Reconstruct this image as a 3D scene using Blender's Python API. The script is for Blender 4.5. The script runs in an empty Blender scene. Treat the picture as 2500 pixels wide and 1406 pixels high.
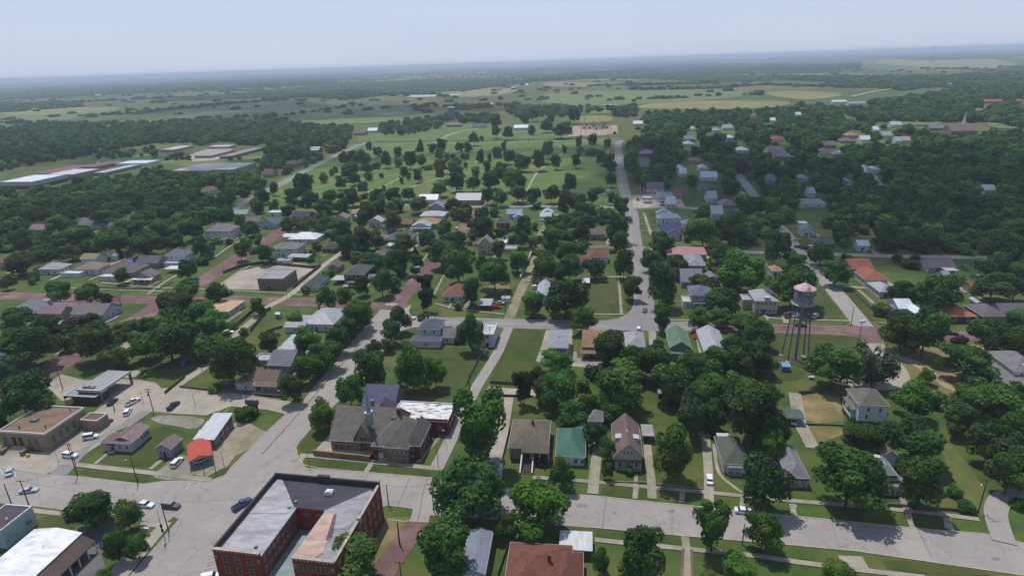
import bpy, math, random
import numpy as np
from mathutils import Vector, Matrix, noise as mnoise
random.seed(7); rng = np.random.default_rng(7)
scn = bpy.context.scene
COL = scn.collection
# ------------------------------------------------------------------ camera (drone, 112 m up)
F = 1500.0; H = 112.0; CX, CY = 1250.0, 703.0
ROLL = math.atan(0.034); PITCH = math.atan(550.2/F)
_f = np.array([0, math.cos(PITCH), -math.sin(PITCH)]); _u = np.array([0, math.sin(PITCH), math.cos(PITCH)]); _r = np.array([1., 0, 0])
_c, _s = math.cos(ROLL), math.sin(ROLL)
IR = _c*_r - _s*_u; IU = _s*_r + _c*_u
def P(x, y, z=0.0):
    d = _f + IR*((x-CX)/F) + IU*(-(y-CY)/F)
    t = (z-H)/d[2]
    q = d*t
    return np.array([q[0], q[1], z])
def proj(p):
    v = np.asarray(p, float)-np.array([0, 0, H]); k = v @ _f
    return CX+F*(v @ IR)/k, CY-F*(v @ IU)/k, k
def ppm(x, y, z=0.0):
    q = P(x, y, z); return F/((q-np.array([0, 0, H])) @ _f)
def rise(base, top):
    b = P(*base); lo, hi = 0., 150.
    for _ in range(40):
        m = (lo+hi)/2
        if proj(b+np.array([0, 0, m]))[1] > top[1]: lo = m
        else: hi = m
    return lo
cam = bpy.data.cameras.new('camera'); co = bpy.data.objects.new('camera', cam); COL.objects.link(co)
cam.sensor_width = 36; cam.lens = 36*F/2500; cam.clip_start = 1; cam.clip_end = 200000
co.matrix_world = Matrix(((IR[0], IU[0], -_f[0], 0), (IR[1], IU[1], -_f[1], 0), (IR[2], IU[2], -_f[2], H), (0, 0, 0, 1)))
scn.camera = co
# ------------------------------------------------------------------ light
SUN_EL, SUN_AZ = 68.0, -27.0      # az clockwise from +Y
w = bpy.data.worlds.new('World'); scn.world = w; w.use_nodes = True
nt = w.node_tree; bg = nt.nodes['Background']
sky = nt.nodes.new('ShaderNodeTexSky'); sky.sky_type = 'NISHITA'; sky.sun_disc = False
sky.sun_elevation = math.radians(SUN_EL); sky.sun_rotation = math.radians(SUN_AZ)
sky.altitude = 300; sky.air_density = 1.0; sky.dust_density = 0.4; sky.ozone_density = 4.0
bg.inputs[1].default_value = 0.13
_tc = nt.nodes.new('ShaderNodeTexCoord'); _sx = nt.nodes.new('ShaderNodeSeparateXYZ'); nt.links.new(_tc.outputs['Generated'], _sx.inputs[0])
_mr = nt.nodes.new('ShaderNodeMapRange'); _mr.interpolation_type = 'SMOOTHSTEP'; _mr.inputs['From Min'].default_value = 0.02; _mr.inputs['From Max'].default_value = 0.42; _mr.inputs['To Min'].default_value = .93; _mr.inputs['To Max'].default_value = .3
nt.links.new(_sx.outputs[2], _mr.inputs['Value'])
_cn = nt.nodes.new('ShaderNodeTexNoise'); _cn.inputs['Scale'].default_value = 3.0; _cn.inputs['Detail'].default_value = 4
_mp = nt.nodes.new('ShaderNodeMapping'); _mp.inputs['Scale'].default_value = (1, 1, 7); nt.links.new(_tc.outputs['Generated'], _mp.inputs[0]); nt.links.new(_mp.outputs[0], _cn.inputs['Vector'])
_hc = nt.nodes.new('ShaderNodeMix'); _hc.data_type = 'RGBA'; _hc.inputs[6].default_value = (3.75, 4.25, 5.5, 1); _hc.inputs[7].default_value = (4.25, 4.7, 5.85, 1); nt.links.new(_cn.outputs[0], _hc.inputs[0])
_mx = nt.nodes.new('ShaderNodeMix'); _mx.data_type = 'RGBA'; nt.links.new(_mr.outputs[0], _mx.inputs[0]); nt.links.new(sky.outputs[0], _mx.inputs[6]); nt.links.new(_hc.outputs[2], _mx.inputs[7]); nt.links.new(_mx.outputs[2], bg.inputs[0])
sl = bpy.data.lights.new('sun', 'SUN'); sl.energy = 3.45; sl.angle = math.radians(0.53); sl.color = (1, .965, .92)
so = bpy.data.objects.new('sun', sl); COL.objects.link(so)
_e, _a = math.radians(SUN_EL), math.radians(SUN_AZ)
SUND = Vector((math.cos(_e)*math.sin(_a), math.cos(_e)*math.cos(_a), math.sin(_e)))
so.rotation_euler = SUND.to_track_quat('Z', 'Y').to_euler()
scn.view_settings.view_transform = 'Standard'; scn.view_settings.look = 'None'
scn.view_settings.exposure = 0.12; scn.view_settings.gamma = 1
cy = scn.cycles; cy.max_bounces = 4; cy.diffuse_bounces = 2; cy.glossy_bounces = 2; cy.transmission_bounces = 2
cy.transparent_max_bounces = 8; cy.volume_bounces = 0; cy.use_denoising = True; cy.caustics_reflective = False; cy.caustics_refractive = False
try: cy.volume_step_rate = 1.0
except Exception: pass
# ------------------------------------------------------------------ materials
MATS = {}
def lin(c):
    if isinstance(c, (int, float)): c = (c, c, c)
    return tuple(((v/255.)/12.92 if v/255. <= .04045 else ((v/255.+.055)/1.055)**2.4) if v > 1 else v for v in c)
def mat(name, c1, c2=None, scale=1.0, rough=.85, c3=None, scale3=.08, stretch=(1, 1, 1), rot=0., bump=0., metal=0., spec=.25, lo=.35, hi=.65, obj=False, detail=4, ribs=0., grain=0.):
    """procedural surface: two colours mixed by noise over metres, an optional third large blotch colour"""
    if name in MATS: return MATS[name]
    m = bpy.data.materials.new(name); m.use_nodes = True; MATS[name] = m
    t = m.node_tree; N = t.nodes; L = t.links; b = N['Principled BSDF']
    b.inputs['Roughness'].default_value = rough; b.inputs['Metallic'].default_value = metal
    b.inputs['Specular IOR Level'].default_value = spec
    c1 = lin(c1)
    g = N.new('ShaderNodeNewGeometry') if not obj else N.new('ShaderNodeTexCoord')
    mp = N.new('ShaderNodeMapping'); mp.inputs['Rotation'].default_value = (0, 0, rot); mp.inputs['Scale'].default_value = stretch
    L.new(g.outputs['Position' if not obj else 'Object'], mp.inputs['Vector'])
    cur = None
    def noi(sc, dt=detail, vec=mp):
        n = N.new('ShaderNodeTexNoise'); n.inputs['Scale'].default_value = sc; n.inputs['Detail'].default_value = dt
        n.inputs['Roughness'].default_value = .62
        L.new(vec.outputs[0], n.inputs['Vector']); return n
    def ramp(src, a, bb):
        r = N.new('ShaderNodeMapRange'); r.inputs['From Min'].default_value = a; r.inputs['From Max'].default_value = bb
        L.new(src, r.inputs['Value']); return r.outputs[0]
    def mix(fac, a, bb):
        x = N.new('ShaderNodeMix'); x.data_type = 'RGBA'
        if isinstance(fac, float): x.inputs[0].default_value = fac
        else: L.new(fac, x.inputs[0])
        for k, v in ((6, a), (7, bb)):
            if isinstance(v, tuple): x.inputs[k].default_value = (*v, 1)
            else: L.new(v, x.inputs[k])
        return x.outputs[2]
    cur = c1
    if c2 is not None:
        n = noi(scale); cur = mix(ramp(n.outputs[0], lo, hi), c1, lin(c2))
    if c3 is not None:
        n = noi(scale3, 5); cur = mix(ramp(n.outputs[0], .48, .64), cur, lin(c3))
    if grain:
        n = noi(9., 2); hs = N.new('ShaderNodeHueSaturation'); 
        L.new(ramp(n.outputs[0], .2, .8), hs.inputs['Value'])
        mr = hs.inputs['Value'].links[0].from_node; mr.inputs['To Min'].default_value = 1-grain; mr.inputs['To Max'].default_value = 1+grain
        if isinstance(cur, tuple): hs.inputs['Color'].default_value = (*cur, 1)
        else: L.new(cur, hs.inputs['Color'])
        cur = hs.outputs[0]
    if isinstance(cur, tuple): b.inputs['Base Color'].default_value = (*cur, 1)
    else: L.new(cur, b.inputs['Base Color'])
    if bump:
        n = noi(scale*2.2); bp = N.new('ShaderNodeBump'); bp.inputs['Strength'].default_value = bump; bp.inputs['Distance'].default_value = .15
        L.new(n.outputs[0], bp.inputs['Height']); L.new(bp.outputs[0], b.inputs['Normal'])
    return m
def roadmat(name, c1, c2, c3, crack=.0, joint=None, rot=0.):
    m = mat(name, c1, c2, .22, .9, c3, .06, grain=.10)
    t = m.node_tree; N = t.nodes; L = t.links; b = N['Principled BSDF']
    src = b.inputs['Base Color'].links[0].from_socket
    g = N.new('ShaderNodeNewGeometry')
    v = N.new('ShaderNodeTexVoronoi'); v.feature = 'DISTANCE_TO_EDGE'; v.inputs['Scale'].default_value = .11
    nz = N.new('ShaderNodeTexNoise'); nz.inputs['Scale'].default_value = .35; nz.inputs['Detail'].default_value = 5
    ad = N.new('ShaderNodeVectorMath'); ad.operation = 'MULTIPLY_ADD'; ad.inputs[1].default_value = (5, 5, 5)
    L.new(g.outputs['Position'], nz.inputs['Vector']); L.new(nz.outputs['Color'], ad.inputs[0]); L.new(g.outputs['Position'], ad.inputs[2])
    L.new(ad.outputs[0], v.inputs['Vector'])
    r = N.new('ShaderNodeMapRange'); r.inputs['From Min'].default_value = 0.0; r.inputs['From Max'].default_value = .014
    r.inputs['To Min'].default_value = 1-crack; r.inputs['To Max'].default_value = 1
    L.new(v.outputs['Distance'], r.inputs['Value'])
    x = N.new('ShaderNodeMix'); x.data_type = 'RGBA'; x.blend_type = 'MULTIPLY'; x.inputs[0].default_value = 1
    L.new(src, x.inputs[6]); L.new(r.outputs[0], x.inputs[7]); cur = x.outputs[2]
    if joint:
        mp = N.new('ShaderNodeMapping'); mp.inputs['Rotation'].default_value = (0, 0, rot); L.new(g.outputs['Position'], mp.inputs['Vector'])
        br = N.new('ShaderNodeTexBrick'); br.offset = 0; br.inputs['Scale'].default_value = 1.0
        br.inputs['Brick Width'].default_value = joint; br.inputs['Row Height'].default_value = joint; br.inputs['Mortar Size'].default_value = .045
        br.inputs['Color1'].default_value = (1, 1, 1, 1); br.inputs['Color2'].default_value = (.93, .93, .93, 1); br.inputs['Mortar'].default_value = (.72, .72, .7, 1)
        L.new(mp.outputs[0], br.inputs['Vector'])
        y = N.new('ShaderNodeMix'); y.data_type = 'RGBA'; y.blend_type = 'MULTIPLY'; y.inputs[0].default_value = 1
        L.new(cur, y.inputs[6]); L.new(br.outputs['Color'], y.inputs[7]); cur = y.outputs[2]
    L.new(cur, b.inputs['Base Color'])
    return m
# ------------------------------------------------------------------ mesh + object helpers
ROOT = {}
def prop(o, label=None, cat=None, group=None, kind=None):
    if label: o['label'] = label
    if cat: o['category'] = cat
    if group: o['group'] = group
    if kind: o['kind'] = kind
    return o
def thing(name, label, cat, loc, group=None):
    o = bpy.data.objects.new(name, None); COL.objects.link(o); o.location = [float(v) for v in loc]
    o.empty_display_size = .5
    return prop(o, label, cat, group)
class MB:
    def __init__(s): s.v = []; s.f = []; s.mi = []; s.cur = 0
    def face(s, pts):
        i = len(s.v); s.v += [tuple(float(c) for c in p) for p in pts]; s.f.append(tuple(range(i, i+len(pts)))); s.mi.append(s.cur); return s
    def mesh(s, vs, fs):
        i = len(s.v); s.v += [tuple(float(c) for c in p) for p in vs]
        for f in fs: s.f.append(tuple(k+i for k in f)); s.mi.append(s.cur)
        return s
    def prism(s, base, top):
        n = len(base); s.mesh(list(base)+list(top), [tuple(range(n-1, -1, -1)), tuple(range(n, 2*n))]+[(i, (i+1) % n, n+(i+1) % n, n+i) for i in range(n)]); return s
    def box(s, o, a, b, c):      # corner + three edge vectors
        o, a, b, c = (np.asarray(q, float) for q in (o, a, b, c))
        return s.prism([o, o+a, o+a+b, o+b], [o+c, o+a+c, o+a+b+c, o+b+c])
    def tube(s, p, q, r0, r1=None, n=6, cap=True):
        r1 = r0 if r1 is None else r1
        p = Vector(p); q = Vector(q); d = (q-p).normalized(); a = d.orthogonal().normalized(); b = d.cross(a)
        A = [p+(a*math.cos(6.2832*k/n)+b*math.sin(6.2832*k/n))*r0 for k in range(n)]
        B = [q+(a*math.cos(6.2832*k/n)+b*math.sin(6.2832*k/n))*r1 for k in range(n)]
        fs = [(i, (i+1) % n, n+(i+1) % n, n+i) for i in range(n)]
        if cap: fs += [tuple(range(n-1, -1, -1)), tuple(range(n, 2*n))]
        return s.mesh(A+B, fs)
    def lathe(s, c, prof, n=12):
        c = np.asarray(c, float); vs = []
        for r, z in prof:
            for k in range(n): vs.append((c[0]+r*math.cos(6.2832*k/n), c[1]+r*math.sin(6.2832*k/n), c[2]+z))
        fs = [(j*n+i, j*n+(i+1) % n, (j+1)*n+(i+1) % n, (j+1)*n+i) for j in range(len(prof)-1) for i in range(n)]
        fs += [tuple(range(n-1, -1, -1)), tuple(range((len(prof)-1)*n, len(prof)*n))]
        return s.mesh(vs, fs)
    def build(s, name, m, parent=None, smooth=False, origin=None):
        me = bpy.data.meshes.new(name)
        pl = np.array(parent.location if parent is not None and parent.parent is None else (PLOC.get(parent.name, (0, 0, 0)) if parent is not None else (origin if origin is not None else (0, 0, 0))), float)
        v = np.array(s.v, float).reshape(-1, 3)-pl
        me.from_pydata(v.tolist(), [], s.f)
        for mm in (m if isinstance(m, (list, tuple)) else [m]): me.materials.append(mm)
        if max(s.mi, default=0): me.polygons.foreach_set('material_index', s.mi)
        if smooth: me.polygons.foreach_set('use_smooth', [True]*len(me.polygons))
        me.update()
        o = bpy.data.objects.new(name, me); COL.objects.link(o)
        if parent is not None:
            o.parent = parent; PLOC[o.name] = tuple(pl)
        elif origin is not None: o.location = [float(q) for q in origin]
        return o
PLOC = {}
_ZC = [0]
def zbump(z):
    _ZC[0] += 1; return z+_ZC[0]*.0011
def struct(name, mb, m): return prop(mb.build(name, m), kind='structure')
def chaikin(p, n=1, closed=True):
    p = [np.asarray(q, float) for q in p]
    for _ in range(n):
        out = []
        rg = range(len(p)) if closed else range(len(p)-1)
        if not closed: out.append(p[0])
        for i in rg:
            a, b = p[i], p[(i+1) % len(p)]; out += [a*.75+b*.25, a*.25+b*.75]
        if not closed: out.append(p[-1])
        p = out
    return p
def poly(name, m, px, z=.03, smooth=0, kind='structure', label=None, cat=None):
    pts = chaikin([(a, b) for a, b in px], smooth) if smooth else px
    pts = [P(a, b)[:2] for a, b in pts]
    if sum(pts[i][0]*pts[(i+1) % len(pts)][1]-pts[(i+1) % len(pts)][0]*pts[i][1] for i in range(len(pts))) < 0: pts = pts[::-1]
    z = zbump(z); mb = MB(); mb.face([(p[0], p[1], z) for p in pts]); o = mb.build(name, m)
    return prop(o, label, cat, kind=kind)
def offs(pts, w, closed=False):
    pts = [np.asarray(q, float)[:2] for q in pts]; L = []; R = []
    for i, p in enumerate(pts):
        a = pts[max(i-1, 0)]; b = pts[min(i+1, len(pts)-1)]; d = b-a; d /= np.linalg.norm(d)+1e-9; n = np.array([-d[1], d[0]])
        L.append(p+n*w/2); R.append(p-n*w/2)
    return L, R
def strip(name, m, px, width, z=.03, smooth=1, kind='structure', world=False, wall=0., group=None, label=None, cat=None):
    q = chaikin([np.asarray(a, float) for a in px], smooth, False) if smooth else [np.asarray(a, float) for a in px]
    pts = q if world else [P(a[0], a[1])[:2] for a in q]
    L, R = offs(pts, width); mb = MB(); z = zbump(z) if wall <= 0 else z
    if wall <= 0:
        vs = [(*a, z) for a in L]+[(*a, z) for a in R]; n = len(L)
        mb.mesh(vs, [(n+i, n+i+1, i+1, i) for i in range(n-1)])
    else:
        for i in range(len(L)-1):
            mb.prism([(*R[i], z), (*R[i+1], z), (*L[i+1], z), (*L[i], z)], [(*R[i], wall), (*R[i+1], wall), (*L[i+1], wall), (*L[i], wall)])
    o = mb.build(name, m)
    return prop(o, label, cat, group, kind)
def V3(a, z): return np.array([a[0], a[1], z])
# ------------------------------------------------------------------ surfaces
G_LAWN = mat('lawn', (54, 72, 28), (72, 92, 36), .13, .95, (88, 90, 46), .05, grain=.24, bump=.3, detail=9)
G_DEEP = mat('mown_grass', (48, 66, 24), (66, 80, 30), .12, .95, (76, 76, 38), .05, grain=.22, detail=9)
G_PARK = mat('park_grass', (74, 96, 42), (88, 108, 48), .05, .95, (102, 108, 58), .02, grain=.14, detail=8)
G_DRY = mat('dry_grass', (112, 100, 62), (92, 94, 52), .16, .95, (138, 118, 84), .07, grain=.16)
G_SAND = mat('bare_earth', (156, 138, 108), (124, 112, 80), .2, .95, (166, 150, 122), .08, grain=.12)
G_GRAVEL = mat('gravel', (138, 134, 126), (116, 114, 104), .35, .95, (112, 110, 84), .12, grain=.18)
ASPH = roadmat('aged_asphalt', (145, 138, 132), (138, 131, 126), (151, 143, 135), .3)
ASPH2 = roadmat('grey_asphalt', (128, 124, 122), (120, 116, 115), (134, 129, 125), .25)
DARKASPH = roadmat('dark_asphalt', (78, 77, 82), (88, 86, 90), (104, 99, 98), .2)
CONC = roadmat('concrete_paving', (164, 153, 138), (150, 140, 127), (138, 130, 118), .16, 4.6, math.radians(10))
WALK = roadmat('sidewalk_concrete', (158, 150, 134), (140, 134, 118), (124, 120, 100), .2, 1.6, math.radians(10))
DIRT = mat('dirt_lane', (142, 130, 108), (118, 112, 88), .4, .95, (96, 100, 62), .1, grain=.15)
PARKPATH = mat('park_path', (150, 148, 120), (128, 132, 96), .3, .95)
LINE = mat('pale_road_paint', (196, 192, 184), (150, 147, 143), 1.6, .8, lo=.45, hi=.7)
YLINE = mat('yellow_road_paint', (176, 150, 84), (146, 134, 108), 1.2, .8, lo=.4, hi=.65)
KERB = mat('kerb_concrete', (172, 164, 146), (146, 140, 122), .8, .9, grain=.1)
TAR = mat('tar_patch', (112, 109, 110), (128, 124, 124), .8, .9)
def brickroad():
    m = mat('brick_paving', (112, 84, 80), (100, 76, 74), .25, .9, (128, 104, 98), .07, grain=.15)
    t = m.node_tree; N = t.nodes; L = t.links; b = N['Principled BSDF']; src = b.inputs['Base Color'].links[0].from_socket
    g = N.new('ShaderNodeNewGeometry'); mp = N.new('ShaderNodeMapping'); mp.inputs['Rotation'].default_value = (0, 0, math.radians(10)); L.new(g.outputs['Position'], mp.inputs[0])
    br = N.new('ShaderNodeTexBrick'); br.inputs['Scale'].default_value = 1; br.inputs['Brick Width'].default_value = .9; br.inputs['Row Height'].default_value = .4; br.inputs['Mortar Size'].default_value = .03
    br.inputs['Color1'].default_value = (1.08, 1.04, 1.04, 1); br.inputs['Color2'].default_value = (.86, .88, .9, 1); br.inputs['Mortar'].default_value = (.8, .8, .8, 1)
    L.new(mp.outputs[0], br.inputs['Vector'])
    x = N.new('ShaderNodeMix'); x.data_type = 'RGBA'; x.blend_type = 'MULTIPLY'; x.inputs[0].default_value = 1
    L.new(src, x.inputs[6]); L.new(br.outputs[0], x.inputs[7]); L.new(x.outputs[2], b.inputs['Base Color']); return m
BRICKRD = brickroad()
# far farmland: quilt of pasture colours on the one ground sheet
def groundmat():
    m = bpy.data.materials.new('farmland'); m.use_nodes = True; t = m.node_tree; N = t.nodes; L = t.links; b = N['Principled BSDF']; b.inputs['Roughness'].default_value = .95
    b.inputs['Specular IOR Level'].default_value = .1
    g = N.new('ShaderNodeNewGeometry'); mp = N.new('ShaderNodeMapping'); mp.inputs['Rotation'].default_value = (0, 0, math.radians(10)); mp.inputs['Scale'].default_value = (1, .6, 1); L.new(g.outputs['Position'], mp.inputs[0])
    nz = N.new('ShaderNodeTexNoise'); nz.inputs['Scale'].default_value = .004; nz.inputs['Detail'].default_value = 4; L.new(g.outputs['Position'], nz.inputs['Vector'])
    ad = N.new('ShaderNodeVectorMath'); ad.operation = 'MULTIPLY_ADD'; ad.inputs[1].default_value = (160, 160, 0); L.new(nz.outputs['Color'], ad.inputs[0]); L.new(mp.outputs[0], ad.inputs[2])
    v = N.new('ShaderNodeTexVoronoi'); v.inputs['Scale'].default_value = .0017; L.new(ad.outputs[0], v.inputs['Vector'])
    sp = N.new('ShaderNodeSeparateColor'); L.new(v.outputs['Color'], sp.inputs[0])
    cr = N.new('ShaderNodeValToRGB'); el = cr.color_ramp.elements; el[0].color = (*lin((72, 86, 44)), 1); el[1].color = (*lin((114, 106, 64)), 1)
    for p_, c_ in ((.35, (84, 94, 50)), (.6, (94, 98, 56)), (.8, (68, 80, 42))): e = el.new(p_); e.color = (*lin(c_), 1)
    L.new(sp.outputs[0], cr.inputs[0])
    n2 = N.new('ShaderNodeTexNoise'); n2.inputs['Scale'].default_value = .02; n2.inputs['Detail'].default_value = 8; n2.inputs['Roughness'].default_value = .7; L.new(g.outputs['Position'], n2.inputs['Vector'])
    mr = N.new('ShaderNodeMapRange'); mr.inputs['From Min'].default_value = .35; mr.inputs['From Max'].default_value = .7; mr.inputs['To Min'].default_value = 1.12; mr.inputs['To Max'].default_value = .8; L.new(n2.outputs[0], mr.inputs['Value'])
    x = N.new('ShaderNodeMix'); x.data_type = 'RGBA'; x.blend_type = 'MULTIPLY'; x.inputs[0].default_value = 1; L.new(cr.outputs[0], x.inputs[6]); L.new(mr.outputs[0], x.inputs[7])
    L.new(x.outputs[2], b.inputs['Base Color']); return m
mb = MB(); R0 = 60000; mb.face([(-R0, -200, 0), (R0, -200, 0), (R0, R0, 0), (-R0, R0, 0)]); struct('ground', mb, groundmat())
# town ground (lawns, yards)
poly('town_lawn', G_LAWN, [(-250, 1500), (2800, 1500), (2700, 420), (2500, 330), (1560, 335), (880, 345), (560, 470), (330, 420), (-150, 440)], .03)
poly('park_lawn', G_PARK, [(545, 505), (860, 352), (1505, 340), (1522, 440), (1500, 490), (1290, 500), (1000, 512), (700, 520)], .06)
poly('cemetery_lawn', G_PARK, [(875, 345), (870, 318), (1000, 310), (1150, 302), (1380, 310), (1385, 338)], .05)
# ---- roads
Z1, Z2, Z3, Z4, Z5 = .10, .104, .108, .112, .116
strip('brick_street', BRICKRD, [(-60, 1000), (60, 936), (138, 893), (250, 826), (340, 775), (420, 728), (490, 690), (560, 642), (637, 598), (686, 566), (718, 548)], 12.5, Z1)
strip('brick_street', BRICKRD, [(-120, 718), (0, 721), (200, 730), (400, 733), (600, 733), (780, 740), (950, 750)], 10.5, Z2)
strip('brick_street', BRICKRD, [(960, 752), (1010, 694), (1053, 652), (1100, 600), (1140, 545), (1170, 515), (1190, 495)], 9.6, Z3)
strip('brick_street', BRICKRD, [(900, 573), (980, 580), (1144, 589), (1290, 595), (1500, 603), (1550, 606)], 8.5, Z2)
strip('brick_street', BRICKRD, [(1684, 796), (1848, 801), (2078, 808), (2180, 813), (2380, 822), (2600, 832)], 9.8, Z1)
poly('brick_street', BRICKRD, [(2068, 797), (2135, 795), (2165, 806), (2158, 842), (2118, 843), (2098, 815)], Z2)
strip('street', ASPH2, [(1000, 789), (1060, 784), (1240, 790), (1400, 794), (1500, 795), (1600, 797), (1690, 796)], 10.5, Z3)
strip('highway', ASPH2, [(1480, 795), (1535, 785), (1566, 765), (1574, 740), (1568, 700), (1556, 640), (1549, 600), (1545, 560), (1545, 532), (1531, 491), (1518, 440), (1511, 380), (1508, 352), (1515, 343)], 10.0, Z4, 2)
poly('street_corner', ASPH2, [(1490, 788), (1530, 777), (1548, 757), (1554, 735), (1597, 735), (1600, 788), (1640, 789), (1640, 803), (1490, 806)], Z5)
strip('street', ASPH2, [(560, 515), (700, 440), (850, 365), (905, 345), (1000, 346), (1215, 351), (1420, 344), (1515, 341)][:4], 9.5, Z1)
strip('street', ASPH2, [(860, 354), (1000, 349), (1215, 349), (1420, 342), (1520, 338)], 7, Z2)
strip('street', CONC, [(1062, 348), (1110, 322), (1175, 313)], 5, Z1, 2)
strip('street', ASPH2, [(980, 500), (1060, 504), (1180, 506), (1396, 503), (1499, 507), (1545, 509)], 7.5, Z1)
strip('street', ASPH2, [(1530, 509), (1640, 506), (1706, 510), (1826, 513), (1880, 517)], 7, Z1)
strip('street', ASPH, [(1545, 606), (1640, 609), (1725, 613), (1859, 617), (1950, 619), (2060, 622), (2219, 627), (2408, 629), (2460, 634)], 6.5, Z1)
strip('street', ASPH, [(1800, 424), (1808, 436), (1822, 452), (1840, 475), (1858, 505), (1886, 540), (1915, 565), (1938, 600), (1960, 632), (2002, 670), (2050, 725), (2108, 797)], 8.2, Z3, 2)
strip('lane', ASPH, [(2100, 404), (2124, 424), (2146, 450), (2150, 468)], 7, Z1)
strip('lane', CONC, [(2135, 838), (2158, 868), (2192, 902), (2200, 930), (2150, 946), (2060, 932), (2035, 925)], 6.5, Z2, 2)
# near streets: polygons read off the photo
poly('main_street', ASPH, [(-80, 1140), (40, 1147), (120, 1158), (200, 1163), (350, 1181), (400, 1174), (470, 1172), (515, 1172), (548, 1160), (566, 1138), (610, 1095), (655, 1050), (700, 1008), (742, 975), (778, 932), (830, 868), (900, 790), (928, 757), (946, 738), (1004, 745), (998, 760), (1003, 772), (1060, 776), (1060, 796), (1010, 800), (985, 806), (950, 845), (915, 885), (870, 932), (822, 985), (775, 1030), (733, 1078), (722, 1095), (728, 1120), (748, 1142), (880, 1153), (1060, 1168), (1230, 1190), (1385, 1207), (1440, 1208), (1600, 1227), (1800, 1245), (1950, 1261), (2100, 1275), (2200, 1286), (2405, 1302), (2425, 1306), (2520, 1330), (2640, 1360), (2640, 1440), (2500, 1406), (2300, 1376), (2090, 1346), (1893, 1328), (1668, 1309), (1449, 1289), (1300, 1278), (1120, 1262), (1050, 1258), (1046, 1276), (1000, 1273), (1009, 1243), (948, 1234), (900, 1250), (540, 1440), (290, 1440), (330, 1390), (400, 1310), (436, 1268), (425, 1262), (400, 1280), (348, 1272), (276, 1257), (174, 1248), (80, 1236), (-80, 1222)], Z5+.004)
strip('brick_street', BRICKRD, [(1023, 1272), (995, 1310), (950, 1375), (900, 1450)], 6.2, Z3, 0)
poly('brick_crossing', BRICKRD, [(905, 742), (960, 748), (975, 742), (1002, 745), (990, 753), (960, 758), (930, 756)], Z5+.012)
strip('alley', ASPH, [(1242, 800), (1229, 830), (1214, 865), (1185, 910), (1160, 950), (1130, 1010), (1100, 1075), (1063, 1148)], 4.2, Z1)
strip('dirt_alley', DIRT, [(1244, 778), (1250, 760), (1266, 722), (1281, 690), (1294, 655), (1306, 606), (1325, 560), (1358, 522)], 5.0, Z1, 2)
strip('alley', CONC, [(400, 965), (440, 935), (493, 903), (535, 862), (580, 812), (624, 778), (655, 748), (700, 727), (740, 695), (779, 657), (818, 628), (850, 606)], 4.0, Z2, 2)
strip('alley', CONC, [(1190, 951), (1240, 956), (1330, 960)], 4.5, Z2, 0)
strip('driveway', CONC, [(1235, 970), (1225, 1030), (1210, 1100), (1200, 1180)], 5.5, Z1)
# concrete lots
poly('bank_car_park', CONC, [(112, 940), (150, 914), (205, 928), (293, 925), (340, 928), (379, 934), (394, 948), (430, 946), (560, 957), (685, 977), (742, 985), (700, 1012), (648, 999), (567, 991), (504, 1013), (445, 1010), (371, 1004), (345, 1003), (245, 1085), (160, 1140), (110, 1158), (-60, 1148), (-60, 1095), (30, 1095), (100, 1105), (170, 1055), (250, 990), (150, 978)], Z1-.004)
poly('side_alley', ASPH2, [(343, 1003), (372, 1004), (320, 1040), (262, 1060), (225, 1090), (190, 1130), (165, 1160), (120, 1158), (160, 1122), (230, 1075), (290, 1040)], Z2+.001)
poly('gravel_patch', G_GRAVEL, [(360, 1018), (420, 1013), (500, 1020), (498, 1035), (470, 1050), (430, 1040), (385, 1034)], Z1-.006, 2)
poly('bare_yard', mat('broken_paving', (150, 139, 122), (128, 120, 104), .5, .95, (116, 112, 84), .12, grain=.2), [(515, 1085), (548, 1056), (572, 1034), (592, 1026), (622, 1040), (652, 1056), (648, 1068), (606, 1098), (575, 1113), (556, 1138), (530, 1150), (505, 1166), (478, 1160), (500, 1120)], Z1-.006, 0)
poly('gravel_drive', G_GRAVEL, [(400, 1140), (418, 1118), (445, 1108), (470, 1120), (520, 1120), (545, 1140), (515, 1150), (465, 1160), (470, 1172), (392, 1172), (368, 1160)], Z1-.004, 1)
poly('funeral_home_car_park', DARKASPH, [(60, 1450), (95, 1400), (165, 1310), (190, 1286), (282, 1275), (290, 1290), (262, 1310), (250, 1360), (262, 1400), (255, 1450)], Z1)
poly('corner_pavement', CONC, [(262, 1412), (280, 1375), (330, 1340), (360, 1315), (383, 1287), (340, 1285), (345, 1275), (420, 1275), (400, 1300), (330, 1385), (285, 1440), (250, 1440)], Z1+.002)
poly('pavement', WALK, [(68, 1238), (180, 1253), (180, 1262), (80, 1252)], Z1)
poly('apartment_car_park', CONC, [(545, 690), (588, 662), (640, 650), (700, 640), (752, 646), (770, 655), (735, 678), (700, 705), (640, 708), (560, 706)], Z1-.002)
poly('garage_forecourt', CONC, [(1308, 882), (1322, 845), (1333, 806), (1398, 806), (1396, 850), (1396, 872), (1465, 882), (1470, 900), (1400, 895), (1340, 890)], Z1)
poly('gas_station_forecourt', CONC, [(1543, 478), (1590, 474), (1660, 480), (1672, 505), (1545, 507)], Z2)
poly('substation_yard', mat('pink_gravel', (160, 136, 120), (148, 130, 112), .05, .95), [(1384, 334), (1402, 308), (1507, 306), (1508, 327), (1460, 331)], .09)
poly('dry_field', G_DRY, [(2150, 848), (2300, 838), (2440, 845), (2480, 965), (2400, 1005), (2270, 1000), (2200, 985), (2190, 950), (2215, 925), (2180, 880)], .07, 0)
strip('dirt_track', G_SAND, [(2165, 868), (2230, 880), (2290, 925), (2335, 955), (2420, 962), (2520, 955)], 4.2, .08, 2)
poly('dry_lawn', G_DRY, [(1944, 972), (1990, 958), (2050, 968), (2060, 1030), (1990, 1034), (1965, 1025)], .07)
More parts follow.
